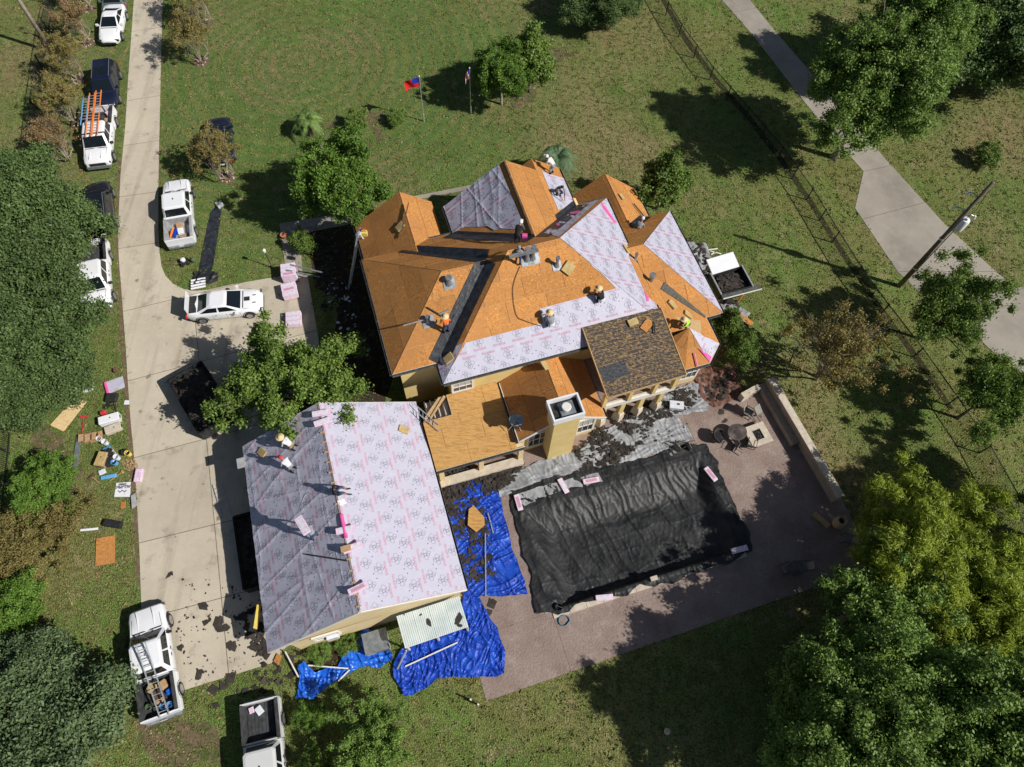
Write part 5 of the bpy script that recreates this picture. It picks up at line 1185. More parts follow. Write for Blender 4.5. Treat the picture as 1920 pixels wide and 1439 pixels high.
# ------------------------------------------------------------------ tufts and fallen leaves on the lawn
def vin(x, y, poly):
    c = np.zeros(len(x), bool); j = len(poly)-1
    for i in range(len(poly)):
        xi, yi, xj, yj = poly[i][0], poly[i][1], poly[j][0], poly[j][1]
        with np.errstate(divide='ignore', invalid='ignore'): k = ((yi > y) != (yj > y)) & (x < (xj-xi)*(y-yi)/(yj-yi+1e-12)+xi)
        c ^= k; j = i
    return c
NOGRASS = [PP(drive_px), PP(nd), PP(pat_px), [W(-9.2,7), W(.8,7), W(.8,13), W(6.5,13), W(21.5,15.8), W(21.5,31.5), W(-.5,31.5), W(-.5,20), W(-9.2,20)]]
def scatter(name, label, n, region, size, asp, matname, up, per=4, spread=.09, z=.03):
    g = np.random.default_rng(n); xs = [p.x for p in region]; ys = [p.y for p in region]
    x = g.uniform(min(xs), max(xs), n); y = g.uniform(min(ys), max(ys), n); k = vin(x, y, region)
    for q in NOGRASS: k &= ~vin(x, y, q)
    x, y = x[k], y[k]; x = np.repeat(x, per)+g.normal(0, spread, len(x)*per); y = np.repeat(y, per)+g.normal(0, spread, len(y)*per); m = len(x)
    p = np.stack([x, y, np.full(m, z)], 1); nrm = g.normal(size=(m, 3)); nrm[:, 2] += up; nrm /= np.linalg.norm(nrm, axis=1)[:, None]
    t = g.normal(size=(m, 3)); t -= nrm*(t*nrm).sum(1)[:, None]; t /= np.linalg.norm(t, axis=1)[:, None]; b = np.cross(nrm, t); s = size*g.uniform(.6, 1.4, m)[:, None]
    v = np.stack([p-t*s*asp, p-b*s*.5, p+t*s*asp, p+b*s*.5], 1).reshape(-1, 3)
    me = bpy.data.meshes.new(name); me.vertices.add(4*m); me.vertices.foreach_set('co', v.ravel()); me.loops.add(4*m); me.loops.foreach_set('vertex_index', np.arange(4*m)); me.polygons.add(m)
    me.polygons.foreach_set('loop_start', np.arange(0, 4*m, 4)); me.polygons.foreach_set('loop_total', np.full(m, 4)); me.materials.append(M[matname]); me.update(); me.validate()
    return tag(link(name, me), label, name.replace('_', ' '), kind='stuff')
M['tuft'] = leaf('grass_tufts', (.08, .12, .025), (.25, .30, .085), t=.2, rough=.9); M['straw_leaf'] = mat('dry_leaves', (.20, .13, .06), (.34, .25, .13), .8, .9, island=True, lo=.2, hi=.8)
scatter('grass_tufts', 'tufts of green grass all over the lawns around the house', 34000, PP([(-30,-30),(1950,-30),(1950,1470),(-30,1470)]), .075, 1.0, 'tuft', .3, per=5, spread=.09)
scatter('dead_grass', 'straw coloured dead grass clumps in the lawns', 5000, PP([(-30,-30),(1950,-30),(1950,1470),(-30,1470)]), .07, 1.2, 'straw_leaf', 1.2, per=4, spread=.16)
scatter('fallen_leaves', 'dry fallen leaves under the bushes along the left lawn', 1700, PP([(-20,940),(160,960),(240,1100),(240,1240),(420,1340),(300,1440),(-20,1440)]), .06, .8, 'straw_leaf', 2.5, per=3, spread=.25, z=.05)

# ------------------------------------------------------------------ ladders, loads
def ladder(label, A, B, side, wd=.42, m_='alu', step=.3, group=None, rail=.05):
    A = Vector(A); B = Vector(B); root = empty('ladder', A, 0, label, 'ladder', group); d = (B-A); Ln = d.length; s = Vector(side).normalized()*wd/2; up = s.cross(d).normalized()
    for k in (-1, 1): mb = MB(); mb.bar(s*k, d+s*k, .035, rail+.03, up=up); mb.build('rail', m_, root)
    mb = MB()
    for i in range(1, int(Ln/step)): p = d*(i*step/Ln); mb.bar(p-s, p+s, .035, .035)
    o = mb.build('rungs', 'alu' if m_ != 'alu' else m_, root); o['kind'] = 'stuff'; return root
def tw(root, x, y, z):
    return root.matrix_basis @ Vector((x, y, z)) if False else Vector(root.location)+Matrix.Rotation(root.rotation_euler.z, 3, 'Z') @ Vector((x, y, z))
def sidev(root): return Matrix.Rotation(root.rotation_euler.z, 3, 'Z') @ Vector((0, 1, 0))
for k, (y, mm, lb, x0, x1) in enumerate([(.05,'orange','orange ladder nearest the middle of the truck rack',-3.5,1.2),(.38,'orange','orange ladder beside the blue one on the truck rack',-3.3,1.3),(-.55,'bluefg','blue ladder on the outer side of the truck rack',-3.0,0.0)]):
    y = {0:.28, 1:-.18, 2:-.62}[k]
    ladder(lb, tw(lr, x0, y, 2.0), tw(lr, x1, y, 2.0), sidev(lr), .38, mm, rail=.06)
rk = MB()
for x in (-2.3, -1.0, .9): rk.bar(tw(lr, x, -.9, 1.93)-lr.location, tw(lr, x, .9, 1.93)-lr.location, .05); [rk.bar(tw(lr, x, s*.9, 1.1)-lr.location, tw(lr, x, s*.9, 1.93)-lr.location, .05) for s in (-1, 1)]
o = rk.build('ladder_rack', 'steel_black'); o.location = lr.location; tag(o, 'black steel rack carrying ladders over the white pickup', 'rack')
ladder('long aluminium ladder lying over the cab and bed of the pickup on the south drive', tw(pk9, -3.0, -.30, 1.24), tw(pk9, .75, -.05, 2.34), sidev(pk9), .46, rail=.09)
def loads(root, items):
    for (nm, lb, cat, x, y, z, sz, mm, rz) in items:
        mb = MB(); mb.box((0, 0, 0), sz); o = mb.build(nm, mm)
        bv = o.modifiers.new('bevel', 'BEVEL'); bv.width = min(sz)*.15; bv.segments = 2
        o.location = tw(root, x, y, z+sz[2]/2); o.rotation_euler = (random.uniform(-.08,.08), random.uniform(-.08,.08), root.rotation_euler.z+rz); tag(o, lb, cat)
loads(pk9, [('cardboard_box','brown box at the cab end of the south pickup bed','box',-1.35,-.3,.64,(.45,.4,.35),'cardboard',.3),('cardboard_box','yellowish box near the wheel side of the south pickup bed','box',-1.3,.62 -.3,.64,(.4,.5,.3),'foam',.9),
    ('tool_bag','dark tool bag in the middle of the south pickup bed','bag',-1.75,.15,.64,(.5,.35,.3),'darkwood',.2),('bucket_box','blue crate in the south pickup bed beside the ladder','crate',-1.8,-.55,.64,(.3,.3,.3),'tarp2',.2),
    ('tool_bag','tan sack in the south pickup bed under the ladder','bag',-2.05,.05,.64,(.4,.35,.25),'cardboard',1.2)])
def bucket(label, p, m_='white', r=.15, h=.34, name='bucket', cat='bucket', inner='greycloth', tilt=0):
    root = empty(name, p, 0, label, cat); root.rotation_euler = (tilt, 0, random.random()*6)
    MB().lathe((0,0,0), [(r*.85,0),(r,h),(r*1.05,h),(r*1.05,h-.03),(r*.92,h-.02),(r*.85,.04)], 14).build('pail', m_, root, smooth=True, edge=40)
    mb = MB(); mb.tube([(r*math.cos(t), .02, h-.05+r*.5*math.sin(t)) for t in [math.pi*k/8 for k in range(9)]], .006, 4); mb.build('handle', 'alu', root); return root
bucket('blue bucket near the tailgate of the south pickup', tw(pk9, -2.45, -.5, .65), 'bluefg'); bucket('second blue bucket against the bed wall of the south pickup', tw(pk9, -2.4, -.15, .65), 'bluefg')
bucket('green bucket in the far corner of the south pickup bed', tw(pk9, -2.2, .55, .65), 'leaf_palm2')
loads(pk6, [('cardboard_box','brown carton in the grey truck bed','box',-1.35,0,.64,(.45,.42,.3),'cardboard',.1),('white_crate','white crate in the grey truck bed','crate',-1.8,-.05,.64,(.5,.4,.22),'white',.1),('tool_roll','orange and red strap pile in the grey truck bed','straps',-1.75,.55,.64,(.8,.16,.15),'orange',-.3),
    ('tarp_roll','folded blue tarp in the grey truck bed','tarp',-1.85,.34,.64,(.8,.2,.2),'tarp',-.2),('mat_stack','olive mat stack at the tailgate of the grey bed','mat',-2.35,-.3,.64,(.5,.7,.14),'leaf_greyoak' if False else 'khaki',.2),('rack_panel','grey slatted panel in the grey truck bed','panel',-1.7,-.6,.64,(.9,.3,.06),'alu',0)])
loads(lr, [('shingle_bundle','pink wrapped bundle at the rear of the ladder rack pickup','bundle',-2.2,.55,.64,(.6,.35,.25),'pinkpack',.5),('cardboard_box','carton in the ladder rack pickup bed','box',-1.5,.5,.64,(.45,.4,.3),'cardboard',.2)])
loads(pk10, [('cloth_bag','white bag in the black truck bed','bag',-2.45,-.1,.66,(.42,.34,.16),'whitecloth',.5),('cloth_bag','pinkish cloth in the corner of the black truck bed','cloth',-2.55,-.5,.66,(.3,.25,.12),'pinkpack',.2)])

# ------------------------------------------------------------------ dumpsters and debris lift
def dumpster(label, corners, h, m_='steel_black'):
    pts = ccw([(p.x, p.y) for p in corners]); c = Vector((sum(p[0] for p in pts)/4, sum(p[1] for p in pts)/4, 0)); root = empty('dumpster', c, 0, label, 'dumpster')
    for i in range(4):
        a = Vector((*pts[i], 0))-c; b = Vector((*pts[(i+1) % 4], 0))-c; mb = MB(); mb.bar(a+Vector((0,0,h/2+.1)), b+Vector((0,0,h/2+.1)), .06, h); mb.bar(a+Vector((0,0,h+.06)), b+Vector((0,0,h+.06)), .11, .08)
        n = int((b-a).length/.6)
        for k in range(1, n): p = a+(b-a)*k/n; mb.box((p.x*1.01, p.y*1.01, h/2+.1), (.07, .07, h))
        mb.build('side_panel', m_, root)
    MB().prism([(p[0]-c.x, p[1]-c.y) for p in pts], .12, .2).build('floor', m_, root)
    load = MB(); vs, fs = grid_sheet([((p[0]-c.x)*.96, (p[1]-c.y)*.96) for p in pts], .14, lambda x, y: h*.72+.18*ridged(x, y, 1.4, 3)+.1*nz(x, y, 3, 5)); load.add(vs, fs)
    for k in range(260):
        x, y = random.uniform(-2.5, 2.5), random.uniform(-3, 3)
        if inpoly(x, y, [((p[0]-c.x)*.93, (p[1]-c.y)*.93) for p in pts]): frag(load, (x, y), random.uniform(.08,.3), h*.8+random.random()*.2, .3)
    o = load.build('shingle_load', 'shingle', root); o['kind'] = 'stuff'; return root
A = P(314,713,1.2); B = P(372,812,1.2); d = (B-A).normalized(); s = Vector((-d.y, d.x, 0)); s = s if s.x > 0 else -s
dumpster('black dump trailer full of shingles in the shade of the leafy tree', [A, B, B+s*2.3, A+s*2.3], 1.1)
dumpster('black dump trailer full of shingles in the garage shadow', [W(-11.1,15.3), W(-11.1,11.0), W(-9.25,11.0), W(-9.25,15.3)], 1.0)
# debris lift: raised black bin with white lid on legs
eq = empty('debris_lift', P(1372,545), HA, 'raised black debris bin on a trailer with white tailgate panel', 'debris lift')
q = P(1372, 525, 2.2); eq.location = (q.x, q.y, 0)
zb, zt = 1.45, 2.2
for (c, sz, nm) in [((0,0,zb),(2.3,1.7,.06),'bin_floor'),((-1.15,0,(zb+zt)/2),(.06,1.7,.75),'bin_side'),((1.15,0,(zb+zt)/2),(.06,1.7,.75),'bin_side'),((0,.85,(zb+zt)/2),(2.3,.06,.75),'bin_side'),((0,-.85,(zb+zt)/2),(2.3,.06,.75),'bin_side')]: MB().box(c, sz).build(nm, 'steel_black', eq)
mb = MB(); mb.box((0,0,0), (2.1,1.15,.06)); o = mb.build('lid_panel', 'white', eq); o.location = (-.1,1.35,2.35); o.rotation_euler = (math.radians(14),0,math.radians(3))
bv = o.modifiers.new('bevel','BEVEL'); bv.width=.02
for x, y, z, w_, l_ in [(1.18,0,zt+.02,.1,1.8),(-1.18,0,zt+.02,.1,1.8)]: MB().box((x,y,z),(w_,l_,.06)).build('rim','alu',eq)
MB().box((.3,-1.0,zt-.15),(2.9,.45,.05)).build('chute_apron','metal_dk',eq); MB().box((.3,-1.2,zt-.12),(2.9,.06,.06)).build('apron_edge','trim',eq)
for x, y in ((-1.0,-.7),(1.0,-.7),(-1.0,.7),(1.0,.7)):
    mb = MB(); mb.bar((x*.9,y*.9,0.05),(x,y,zb),.08); mb.build('support_leg','orange' if y < 0 else 'steel_black',eq); MB().box((x*.9,y*.9,.03),(.25,.25,.05)).build('foot_pad','metal_dk',eq)
MB().box((0,0,.45),(2.2,.9,.2)).build('trailer_frame','steel_black',eq)
for s in (-1, 1): t = MB(); t.lathe((0,0,0), [(.18,-.09),(.27,-.09),(.29,0),(.27,.09),(.18,.09)], 16); t.v = [(a, s*.6+c, .29+b) for a, b, c in t.v]; t.build('wheel','rubber',eq)
ld = MB(); vs, fs = grid_sheet([(-1.1,-.8),(1.1,-.8),(1.1,.8),(-1.1,.8)], .1, lambda x, y: 1.68+.22*math.exp(-((x-.3)**2+y*y)*1.6)+.08*nz(x, y, 3, 2)); ld.add(vs, fs)
for k in range(90): frag(ld, (random.uniform(-.9,.9), random.uniform(-.65,.65)), random.uniform(.08,.25), 1.8+random.random()*.12, .3)
o = ld.build('shingle_load', 'shingle', eq); o['kind'] = 'stuff'
tarp('grey_sheeting', 'crumpled grey sheet with scraps between the east roof and the debris lift', 'plastic sheet', [(1285,455),(1325,460),(1345,520),(1375,570),(1405,590),(1380,620),(1352,612),(1330,560)], 'plastic_grey', cell=.09, amp=.12, z0=.05, seed=31)
debris('dark shingles on the grey sheet beside the east roof', [([(1285,450),(1322,462),(1350,540),(1390,585),(1365,600),(1325,540)], 190, .1, .3, .1, .15)])
for k, (u, v, rz, lb) in enumerate([(1385,594,.3,'orange wood offcut left one on the grey sheet end'),(1396,598,-.25,'orange wood offcut right one on the grey sheet end')]):
    o = MB().box((0,0,0), (1.3,.42,.02)).build('wood_offcut','osb'); o.location = P(u,v,.16); o.rotation_euler = (0,.05,-.5+rz); tag(o, lb, 'board')
for k, (u, v, rz) in enumerate([(1336,468,.2),(1342,474,-.3),(1333,478,.6)]):
    o = MB().box((0,0,0), (.8,.09,.04)).build('wood_strip','trim'); o.location = P(u,v,.05); o.rotation_euler = (0,0,rz); tag(o, 'pale wood strip '+('topmost','middle','lowest')[k]+' of three beside the grey sheet', 'board')

# ------------------------------------------------------------------ shed with white corrugated roof
q = [P(743,1156,2.3), P(861,1118,2.3), P(876,1175,2.2), P(759,1215,2.2)]
sh = empty('lean_to', W(*L(q[3])), 0, 'lean-to shelter with white corrugated metal roof at the garage corner', 'shelter')
ux = (q[1]-q[0]); vy = (q[3]-q[0]); n = 46
for s in range(4):
    mb = MB(); a0, a1 = s/4+.003, (s+1)/4-.003; vs = []; N_ = 24
    for i in range(N_+1):
        t = a0+(a1-a0)*i/N_
        for e in (0, 1): vs.append(q[0]+ux*t+vy*e+Vector((0,0,.022*math.sin(t*2*math.pi*32)+.003*s)))
    mb.add(vs, [(2*i, 2*i+1, 2*i+3, 2*i+2) for i in range(N_)]); wb(sh, mb, 'roof_sheet', 'roofwhite', smooth=True)
for p in (q[2], q[3], q[0].lerp(q[3], .9)): pass
for t, e in ((.02,.95),(.98,.95),(.5,.95)): p = q[0]+ux*t+vy*e; mb = MB(); mb.bar((p.x,p.y,0),(p.x,p.y,2.15),.1); wb(sh, mb, 'post', 'trim')
mb = MB(); mb.bar(q[3]-Vector((0,0,.08)), q[2]-Vector((0,0,.08)), .06, .1); wb(sh, mb, 'beam', 'trim')
for (u, v, r, lb) in [(805,1168,.3,'irregular dark scrap in the middle of the white shed roof'),(860,1163,.42,'large square dark scrap at the right end of the white shed roof'),(789,1153,.12,'small dark scrap near the upper edge of the white shed roof'),(758,1152,.08,'tiny dark scrap at the upper left of the white shed roof'),(863,1174,.14,'dark sliver at the lower right of the white shed roof')]:
    mb = MB(); frag(mb, (0,0), r, 0, .03, 5); o = mb.build('shingle_scrap', 'shingle'); o.location = P(u,v,2.29); tag(o, lb, 'shingle scrap')
# AC units, utility boxes by the garage
for (u, v, sx, sy, sz, mm, nm, lb, cat) in [(708,1198,1.3,1.1,.75,'bedgrey','utility_cabinet','grey metal cabinet under the garage gable beside the shelter','cabinet')]:
    r = empty(nm, P(u,v+8), HA, lb, cat); MB().box((0,0,sz/2),(sx,sy,sz)).build('housing',mm,r); MB().box((0,0,sz+.02),(sx*1.04,sy*1.04,.03)).build('lid','metal',r); MB().box((sx*.2,-sy/2-.01,sz/2),(sx*.5,.03,sz*.6)).build('door','metal_dk',r)
q_ = hitb(612,1190,6.9); r = empty('meter_box', W(L(q_)[0],6.98,1.55), HA, 'white meter box with printed sticker on the garage south wall', 'meter box'); MB().box((0,0,0),(.62,.2,.5)).build('cover','white',r)
v_, t_ = text_mesh('NOTICE', .12); mb = MB(); mb.add([(x, -.106, y+.05) for x, y in v_], t_); mb.build('lettering', 'print_black', r); MB().box((-.1,.02,-.5),(.5,.22,.22)).build('bracket','wood',r)
for i, (A, B) in enumerate([((760,1250),(858,1205)),((745,1255),(762,1220)),((578,1248),(655,1254)),((634,1278),(662,1250)),((560,1270),(535,1222))]):
    a = P(*A,.28); b = P(*B,.28 if i != 1 else 1.9); mb = MB(); mb.bar(Vector((0,0,0)), b-a, .07, .05); o = mb.build('metal_strip', 'trim'); o.location = a
    tag(o, ['long white metal strip on the wide blue tarp','white post leaning at the shelter corner','white strip across the bright blue tarp','short grey strip at the bright blue tarp edge','bent white strip on the grass near the drive end'][i], 'metal strip')
for i, (A, B) in enumerate([((911,1118),(910,1000)),((925,1000),(915,962)),((877,973),(893,955))]):
    a = P(*A,.2); b = P(*B,.24); mb = MB(); mb.bar(Vector((0,0,0)), b-a, .06, .04); o = mb.build('metal_strip', 'alu'); o.location = a; tag(o, ['long pale strip lying along the blue tarp beside the garage','short pale strip upper on the blue tarp beside the garage','thin pale strip crossing the rusty panel'][i], 'metal strip')
mb = MB(); pts = [hit(u,v,Vector((0,0,.35)),Vector((0,0,1))) for u,v in [(879,955),(888,948),(908,970),(909,985),(893,998),(877,985)]]; c=pts[0].copy(); mb.slab([p-c for p in pts], .03, Vector((0,0,1))); o = mb.build('broken_panel','osb_old'); o.location = c; tag(o, 'rusty brown broken wood panel lying on the blue tarp', 'board')
# pipes standing in the lawn at the bottom
for (u, v) in [(883,1313),(897,1322)]:
    mb = MB(); mb.cyl((0,0,0), .05, .75, 8); o = mb.build('standpipe','trim'); o.location = P(u,v); tag(o, 'white capped pipe in the lawn, '+('upper left' if u < 890 else 'lower right')+' of the pair below the patio', 'pipe')
gl = empty('globe_lamp', P(1245,1372), 0, 'small round white globe lamp on the dark shaded lawn', 'lamp'); MB().cyl((0,0,0),.04,.6,8).build('post','steel_black',gl); MB().sphere((0,0,.75),.17,14,8).build('globe','stone',gl,smooth=True)

# ------------------------------------------------------------------ patio furniture and walls
wA, wB = P(1445,709,1.05), P(1577,932,1.05); wd = (wB-wA).normalized(); wn = Vector((-wd.y, wd.x, 0)); wn = wn if wn.x < 0 else -wn
sw = empty('seat_wall', (wA.x, wA.y, 0), 0, 'long tan masonry wall with built-in bench along the patio', 'wall')
k = 7
for i in range(k):
    p = wA+(wB-wA)*(i+.004)/k-sw.location; q = wA+(wB-wA)*(i+.996)/k-sw.location; mb = MB(); mb.bar(p-wn*.0, q-wn*.0, .46, .09); mb.build('cap_stone','stone',sw)
mb = MB(); p = wA-sw.location; q = wB-sw.location; mb.bar(Vector((p.x,p.y,.5)), Vector((q.x,q.y,.5)), .36, 1.0); mb.build('wall_body','wallstone',sw)
q2 = wA+(wB-wA)*.52-sw.location; mb = MB(); mb.bar(Vector((p.x,p.y,.23))+wn*.42, Vector((q2.x,q2.y,.23))+wn*.42, .5, .46); mb.build('bench','wallstone',sw)
nA, nB = P(1392,742,.75), P(1424,724,.75); o = MB().bar(Vector((0,0,0)), nB-nA, .36, .75).build('low_wall','stone'); o.location = nA-Vector((0,0,.36)); tag(o, 'short cream masonry wall at the north end of the patio', 'wall')
fp = empty('fire_pit', P(1417,820), math.atan2(wd.y, wd.x), 'cream square fire pit with black burner slot', 'fire pit')
S = 1.25
for (c, sz) in [((S*.42,0,.43),(S*.24*1.2,S*1.15,.10)),((-S*.42,0,.43),(S*.24*1.2,S*1.15,.10)),((0,S*.40,.43),(S*.55,S*.35,.10)),((0,-S*.40,.43),(S*.55,S*.35,.10))]: MB().box(c, sz).build('top_stone','stone',fp)
mb = MB(); mb.box((0,0,.18),(S*.95,S*.95,.36)); mb.build('base','wallstone',fp); MB().box((0,0,.385),(S*.54,S*.42,.03)).build('burner','steel_black',fp)
mb = MB(); [mb.sphere((random.uniform(-.25,.25), random.uniform(-.18,.18), .42), .045, 6, 4) for _ in range(24)]; o = mb.build('lava_rocks','shingle',fp); o['kind']='stuff'
tb = empty('round_table', P(1376,818), .4, 'smoked oval glass table beside the fire pit', 'table'); mb = MB(); mb.lathe((0,0,.68),[(.01,0),(.62,0),(.65,.02),(.62,.04),(.01,.045)],24,1.0,.85); mb.build('table_top','tabletop',tb)
MB().lathe((0,0,.735),[(.01,0),(.2,0),(.2,.01)],16,1,.8).build('centre_plate','wicker',tb)
for s in range(4): a = math.pi/4+s*math.pi/2; mb = MB(); mb.bar((.38*math.cos(a),.34*math.sin(a),0),(.30*math.cos(a),.26*math.sin(a),.69),.045); mb.build('leg','steel_black',tb)
def wchair(u, v, rz, label, tip=False):
    r = empty('patio_chair', P(u,v), rz, label, 'chair'); mb = MB(); mb.lathe((0,0,.36),[(.05,0),(.3,.0),(.33,.05),(.05,.06)],14); mb.build('seat','blackcloth',r)
    mb = MB(); pts = [(.36*math.cos(t)*1.0,.36*math.sin(t)*1.15,0) for t in [math.radians(50+260*k/16) for k in range(17)]]
    vs = [(x,y,.30) for x,y,_ in pts]+[(x*1.15,y*1.15,.78 if 3<i<13 else .62) for i,(x,y,_) in enumerate(pts)]; mb.add(vs,[(i,i+1,i+18,i+17) for i in range(16)]); o=mb.build('backrest','wicker',r); so_=o.modifiers.new('thick','SOLIDIFY'); so_.thickness=.04
    mb = MB(); mb.tube([(vs[17+i][0],vs[17+i][1],vs[17+i][2]) for i in range(17)],.03,6); mb.build('arm_rail','wicker',r)
    for a in (45,135,225,315): a=math.radians(a); mb=MB(); mb.bar((.28*math.cos(a),.28*math.sin(a),0),(.26*math.cos(a),.26*math.sin(a),.36),.04); mb.build('leg','steel_black',r)
    if tip: r.rotation_euler=(0,math.radians(-72),rz); r.location.z=.35
    return r
wchair(1345,824,0,'dark round backed wicker chair left of the oval table')
def sling(u, v, rz, label, tip=None):
    r = empty('patio_chair', P(u,v), rz, label, 'chair'); MB().box((0,0,.42),(.5,.5,.03)).build('seat','slingcloth',r)
    mb=MB(); mb.bar((-.24,0,.42),(-.46,0,.98),.5,.03,up=(0,1,0)) if False else mb.add([(-.24,-.24,.42),(-.24,.24,.42),(-.44,.24,1.0),(-.44,-.24,1.0),(-.26,-.24,.42),(-.26,.24,.42),(-.46,.24,1.0),(-.46,-.24,1.0)],[(0,1,2,3),(7,6,5,4),(0,3,7,4),(1,5,6,2),(3,2,6,7)]); mb.build('backrest','slingcloth',r)
    for s in (-1,1):
        mb=MB(); mb.tube([(.26,s*.27,0),(.26,s*.27,.6),(-.3,s*.27,.62),(-.46,s*.26,1.02)],.02,6); mb.build('frame','steel_black',r); mb=MB(); mb.tube([(-.22,s*.27,0),(-.24,s*.27,.6)],.02,6); mb.build('leg','steel_black',r)
    if tip: r.rotation_euler=(tip[0],tip[1],rz); r.location.z=tip[2]
    return r
sling(1406,836,1.2,'grey sling chair pushed under the fire pit corner'); sling(1390,850,-2.2,'tipped grey sling chair lying on the patio below the oval table',(1.45,0,.3))
sling(1400,778,-.6,'upright sling chair north of the fire pit'); sling(1424,790,2.2,'folded sling chair between fire pit and bench wall',(0,1.2,.3))
sling(1300,838,-1.2,'tipped grey sling chair at the corner of the black pool sheet',(1.45,0,.3)); sling(1276,838,.6,'dark sling chair at the end of the silver sheet',(0,-1.3,.3))
sling(1600,1030,.2,'chair deep in the tree shade at the east patio corner'); sling(1583,1015,2.8,'second shaded chair left of the dark table')
sling(1470,1068,.4,'shaded chair left of the small dark patio table'); sling(1500,1065,3.1,'shaded chair right of the small dark patio table')
t2 = empty('side_table', P(1486,1070), 0, 'small dark table in tree shade on the south patio', 'table'); MB().lathe((0,0,.6),[(.01,0),(.45,0),(.45,.03),(.01,.03)],18).build('table_top','tabletop',t2)
for a in range(4): mb=MB(); mb.bar((.3*math.cos(a*1.57),.3*math.sin(a*1.57),0),(.2*math.cos(a*1.57),.2*math.sin(a*1.57),.6),.04); mb.build('leg','steel_black',t2)
ur = empty('urn', P(1566,985), 0, 'tall tan pottery urn with dark opening at the end of the wall', 'urn'); MB().lathe((0,0,0),[(.18,0),(.30,.15),(.36,.45),(.34,.75),(.26,.98),(.30,1.05),(.24,1.05),(.20,.95),(.01,.80)],20).build('vessel','urn',ur,smooth=True); MB().lathe((0,0,.9),[(.01,0),(.2,0),(.2,.01)],16).build('soil_fill','rubber',ur)
o=MB().box((0,0,0),(1.1,.22,.3)).build('bench_end','wood'); o.location=P(1540,975,.2); o.rotation_euler=(0,0,-.8); tag(o,'shaded timber bench piece left of the tan urn','bench')
hs = empty('garden_hose', P(1057,1165), 0, 'coiled blue garden hose on the patio below the pool sheet', 'hose'); mb=MB(); mb.tube([((.34-.03*(t%3))*math.cos(t*2.1),(.34-.03*(t%3))*math.sin(t*2.1),.04+.004*t) for t in [k*.25 for k in range(60)]],.03,5); mb.build('coil','hose',hs)
bucket('dark bucket with an orange handle at the black sheet corner', P(1047,1140,.05), 'rubber', .2, .3)
o=MB().box((0,0,0),(.42,.24,.2)).build('stone_block','stone'); o.location=P(1226,1085,.3); o.rotation_euler=(0,0,.3); tag(o,'cream block weighing down the south rim of the pool sheet','block')
# white cooler on the porch debris
r=empty('cooler',P(1266,765),-.1,'white cooler tipped on the shingle heap near the porch','cooler'); MB().box((0,0,.22),(.85,.5,.4)).build('tub','white',r); MB().box((0,0,.45),(.9,.55,.07)).build('lid','bluefg' if False else 'whitecloth',r); MB().box((.1,.05,.49),(.18,.12,.02)).build('latch','steel_black',r)

# ------------------------------------------------------------------ shingle bundles
def bundle(p, rz, label, tilt=(0,0), group=None, sz=(1.0,.34,.13)):
    r = empty('shingle_bundle', p, rz, label, 'shingle bundle', group); r.rotation_euler = (tilt[0], tilt[1], rz)
    mb=MB(); mb.box((0,0,sz[2]/2),sz); o=mb.build('wrapper','pinkpack',r); bv=o.modifiers.new('bevel','BEVEL'); bv.width=.02; bv.segments=2
    for s in (-1,1): MB().box((s*sz[0]*.502,0,sz[2]/2),(.012,sz[1]*.86,sz[2]*.7)).build('wrapper_end','pink' if random.random()<.3 else 'whitecloth',r)
    MB().box((0,0,sz[2]+.003),(sz[0]*.7,sz[1]*.5,.004)).build('printed_panel','print_pink' if random.random()<.25 else 'whitecloth',r); return r
TXB = text_mesh('DURATION', .09)
slope = .6
for (u, v, lb) in [(604,775,'pink shingle bundle highest on the garage ridge'),(604,792,'pink shingle bundle second from the north end of the garage ridge'),(641,996,'pink shingle bundle straddling the garage ridge below the pink roll'),(655,1029,'pink shingle bundle beside the carton on the garage ridge'),(664,1106,'pink shingle bundle nearest the south end of the garage ridge')]:
    p = P(u, v, 5.86); l = L(p); q = W(-4.58+(.15 if u != 655 else .3), l[1], 5.83); bundle(q, HA+random.uniform(-.1,.2), lb)
o=MB().box((0,0,.1),(.5,.3,.2)).build('carton','cardboard'); o.location=W(-4.6, L(P(648,1030,5.9))[1], 5.86); o.rotation_euler=(0,0,HA); tag(o,'open cardboard carton on the garage ridge','carton')
p=W(-4.5,L(P(642,965,5.85))[1],5.88); o=MB().tube([Vector((0,0,0)),hb*-1.25],.11,12).build('underlayment_roll','pink'); o.location=p; tag(o,'bright pink roll lying along the garage ridge','roll')
o=MB().box((0,0,0),(.42,.3,.05)).build('paper_pad','white'); o.location=hitf('Gae',641,942,.06); o.rotation_euler=(0,.5,.6); tag(o,'white card lying beside the garage ridge worker','card')
for (u, v, rz, lb) in [(972,943,-1.3,'pink shingle bundle on the northwest corner of the pool sheet'),(1056,912,-1.1,'pink shingle bundle on the north rim, left one of two'),(1108,902,.2,'pink shingle bundle on the north rim, right one of two'),(1332,890,-1.0,'pink shingle bundle at the northeast corner of the pool sheet'),(1386,1031,.25,'pink shingle bundle at the southeast corner of the pool sheet'),(1133,1121,.1,'pink shingle bundle on the south rim of the pool sheet')]:
    bundle(P(u,v,.2), rz, lb, sz=(1.0,.33,.12))
TXA = None
def pallet_stack(u, v, n, label, rz=0.2):
    c = P(u, v, 0)
    pr = empty('pallet', c, rz, 'wooden pallet under the '+label, 'pallet')
    for i in range(6): MB().box((-.45+.18*i,0,.12),(.1,1.0,.02)).build('slat','wood',pr)
    for i in range(3): MB().box((0,-.42+.42*i,.06),(1.0,.09,.09)).build('runner','wood',pr)
    for i in range(n):
        for j in range(3): bundle((c.x+math.cos(rz+1.57)*(j-1)*.36, c.y+math.sin(rz+1.57)*(j-1)*.36, .14+.135*i), rz, 'pink '+['left','middle','right'][j]+' bundle, layer '+['one','two','three','four','five','six'][i]+' from below, '+label, group='bundles in the '+label)
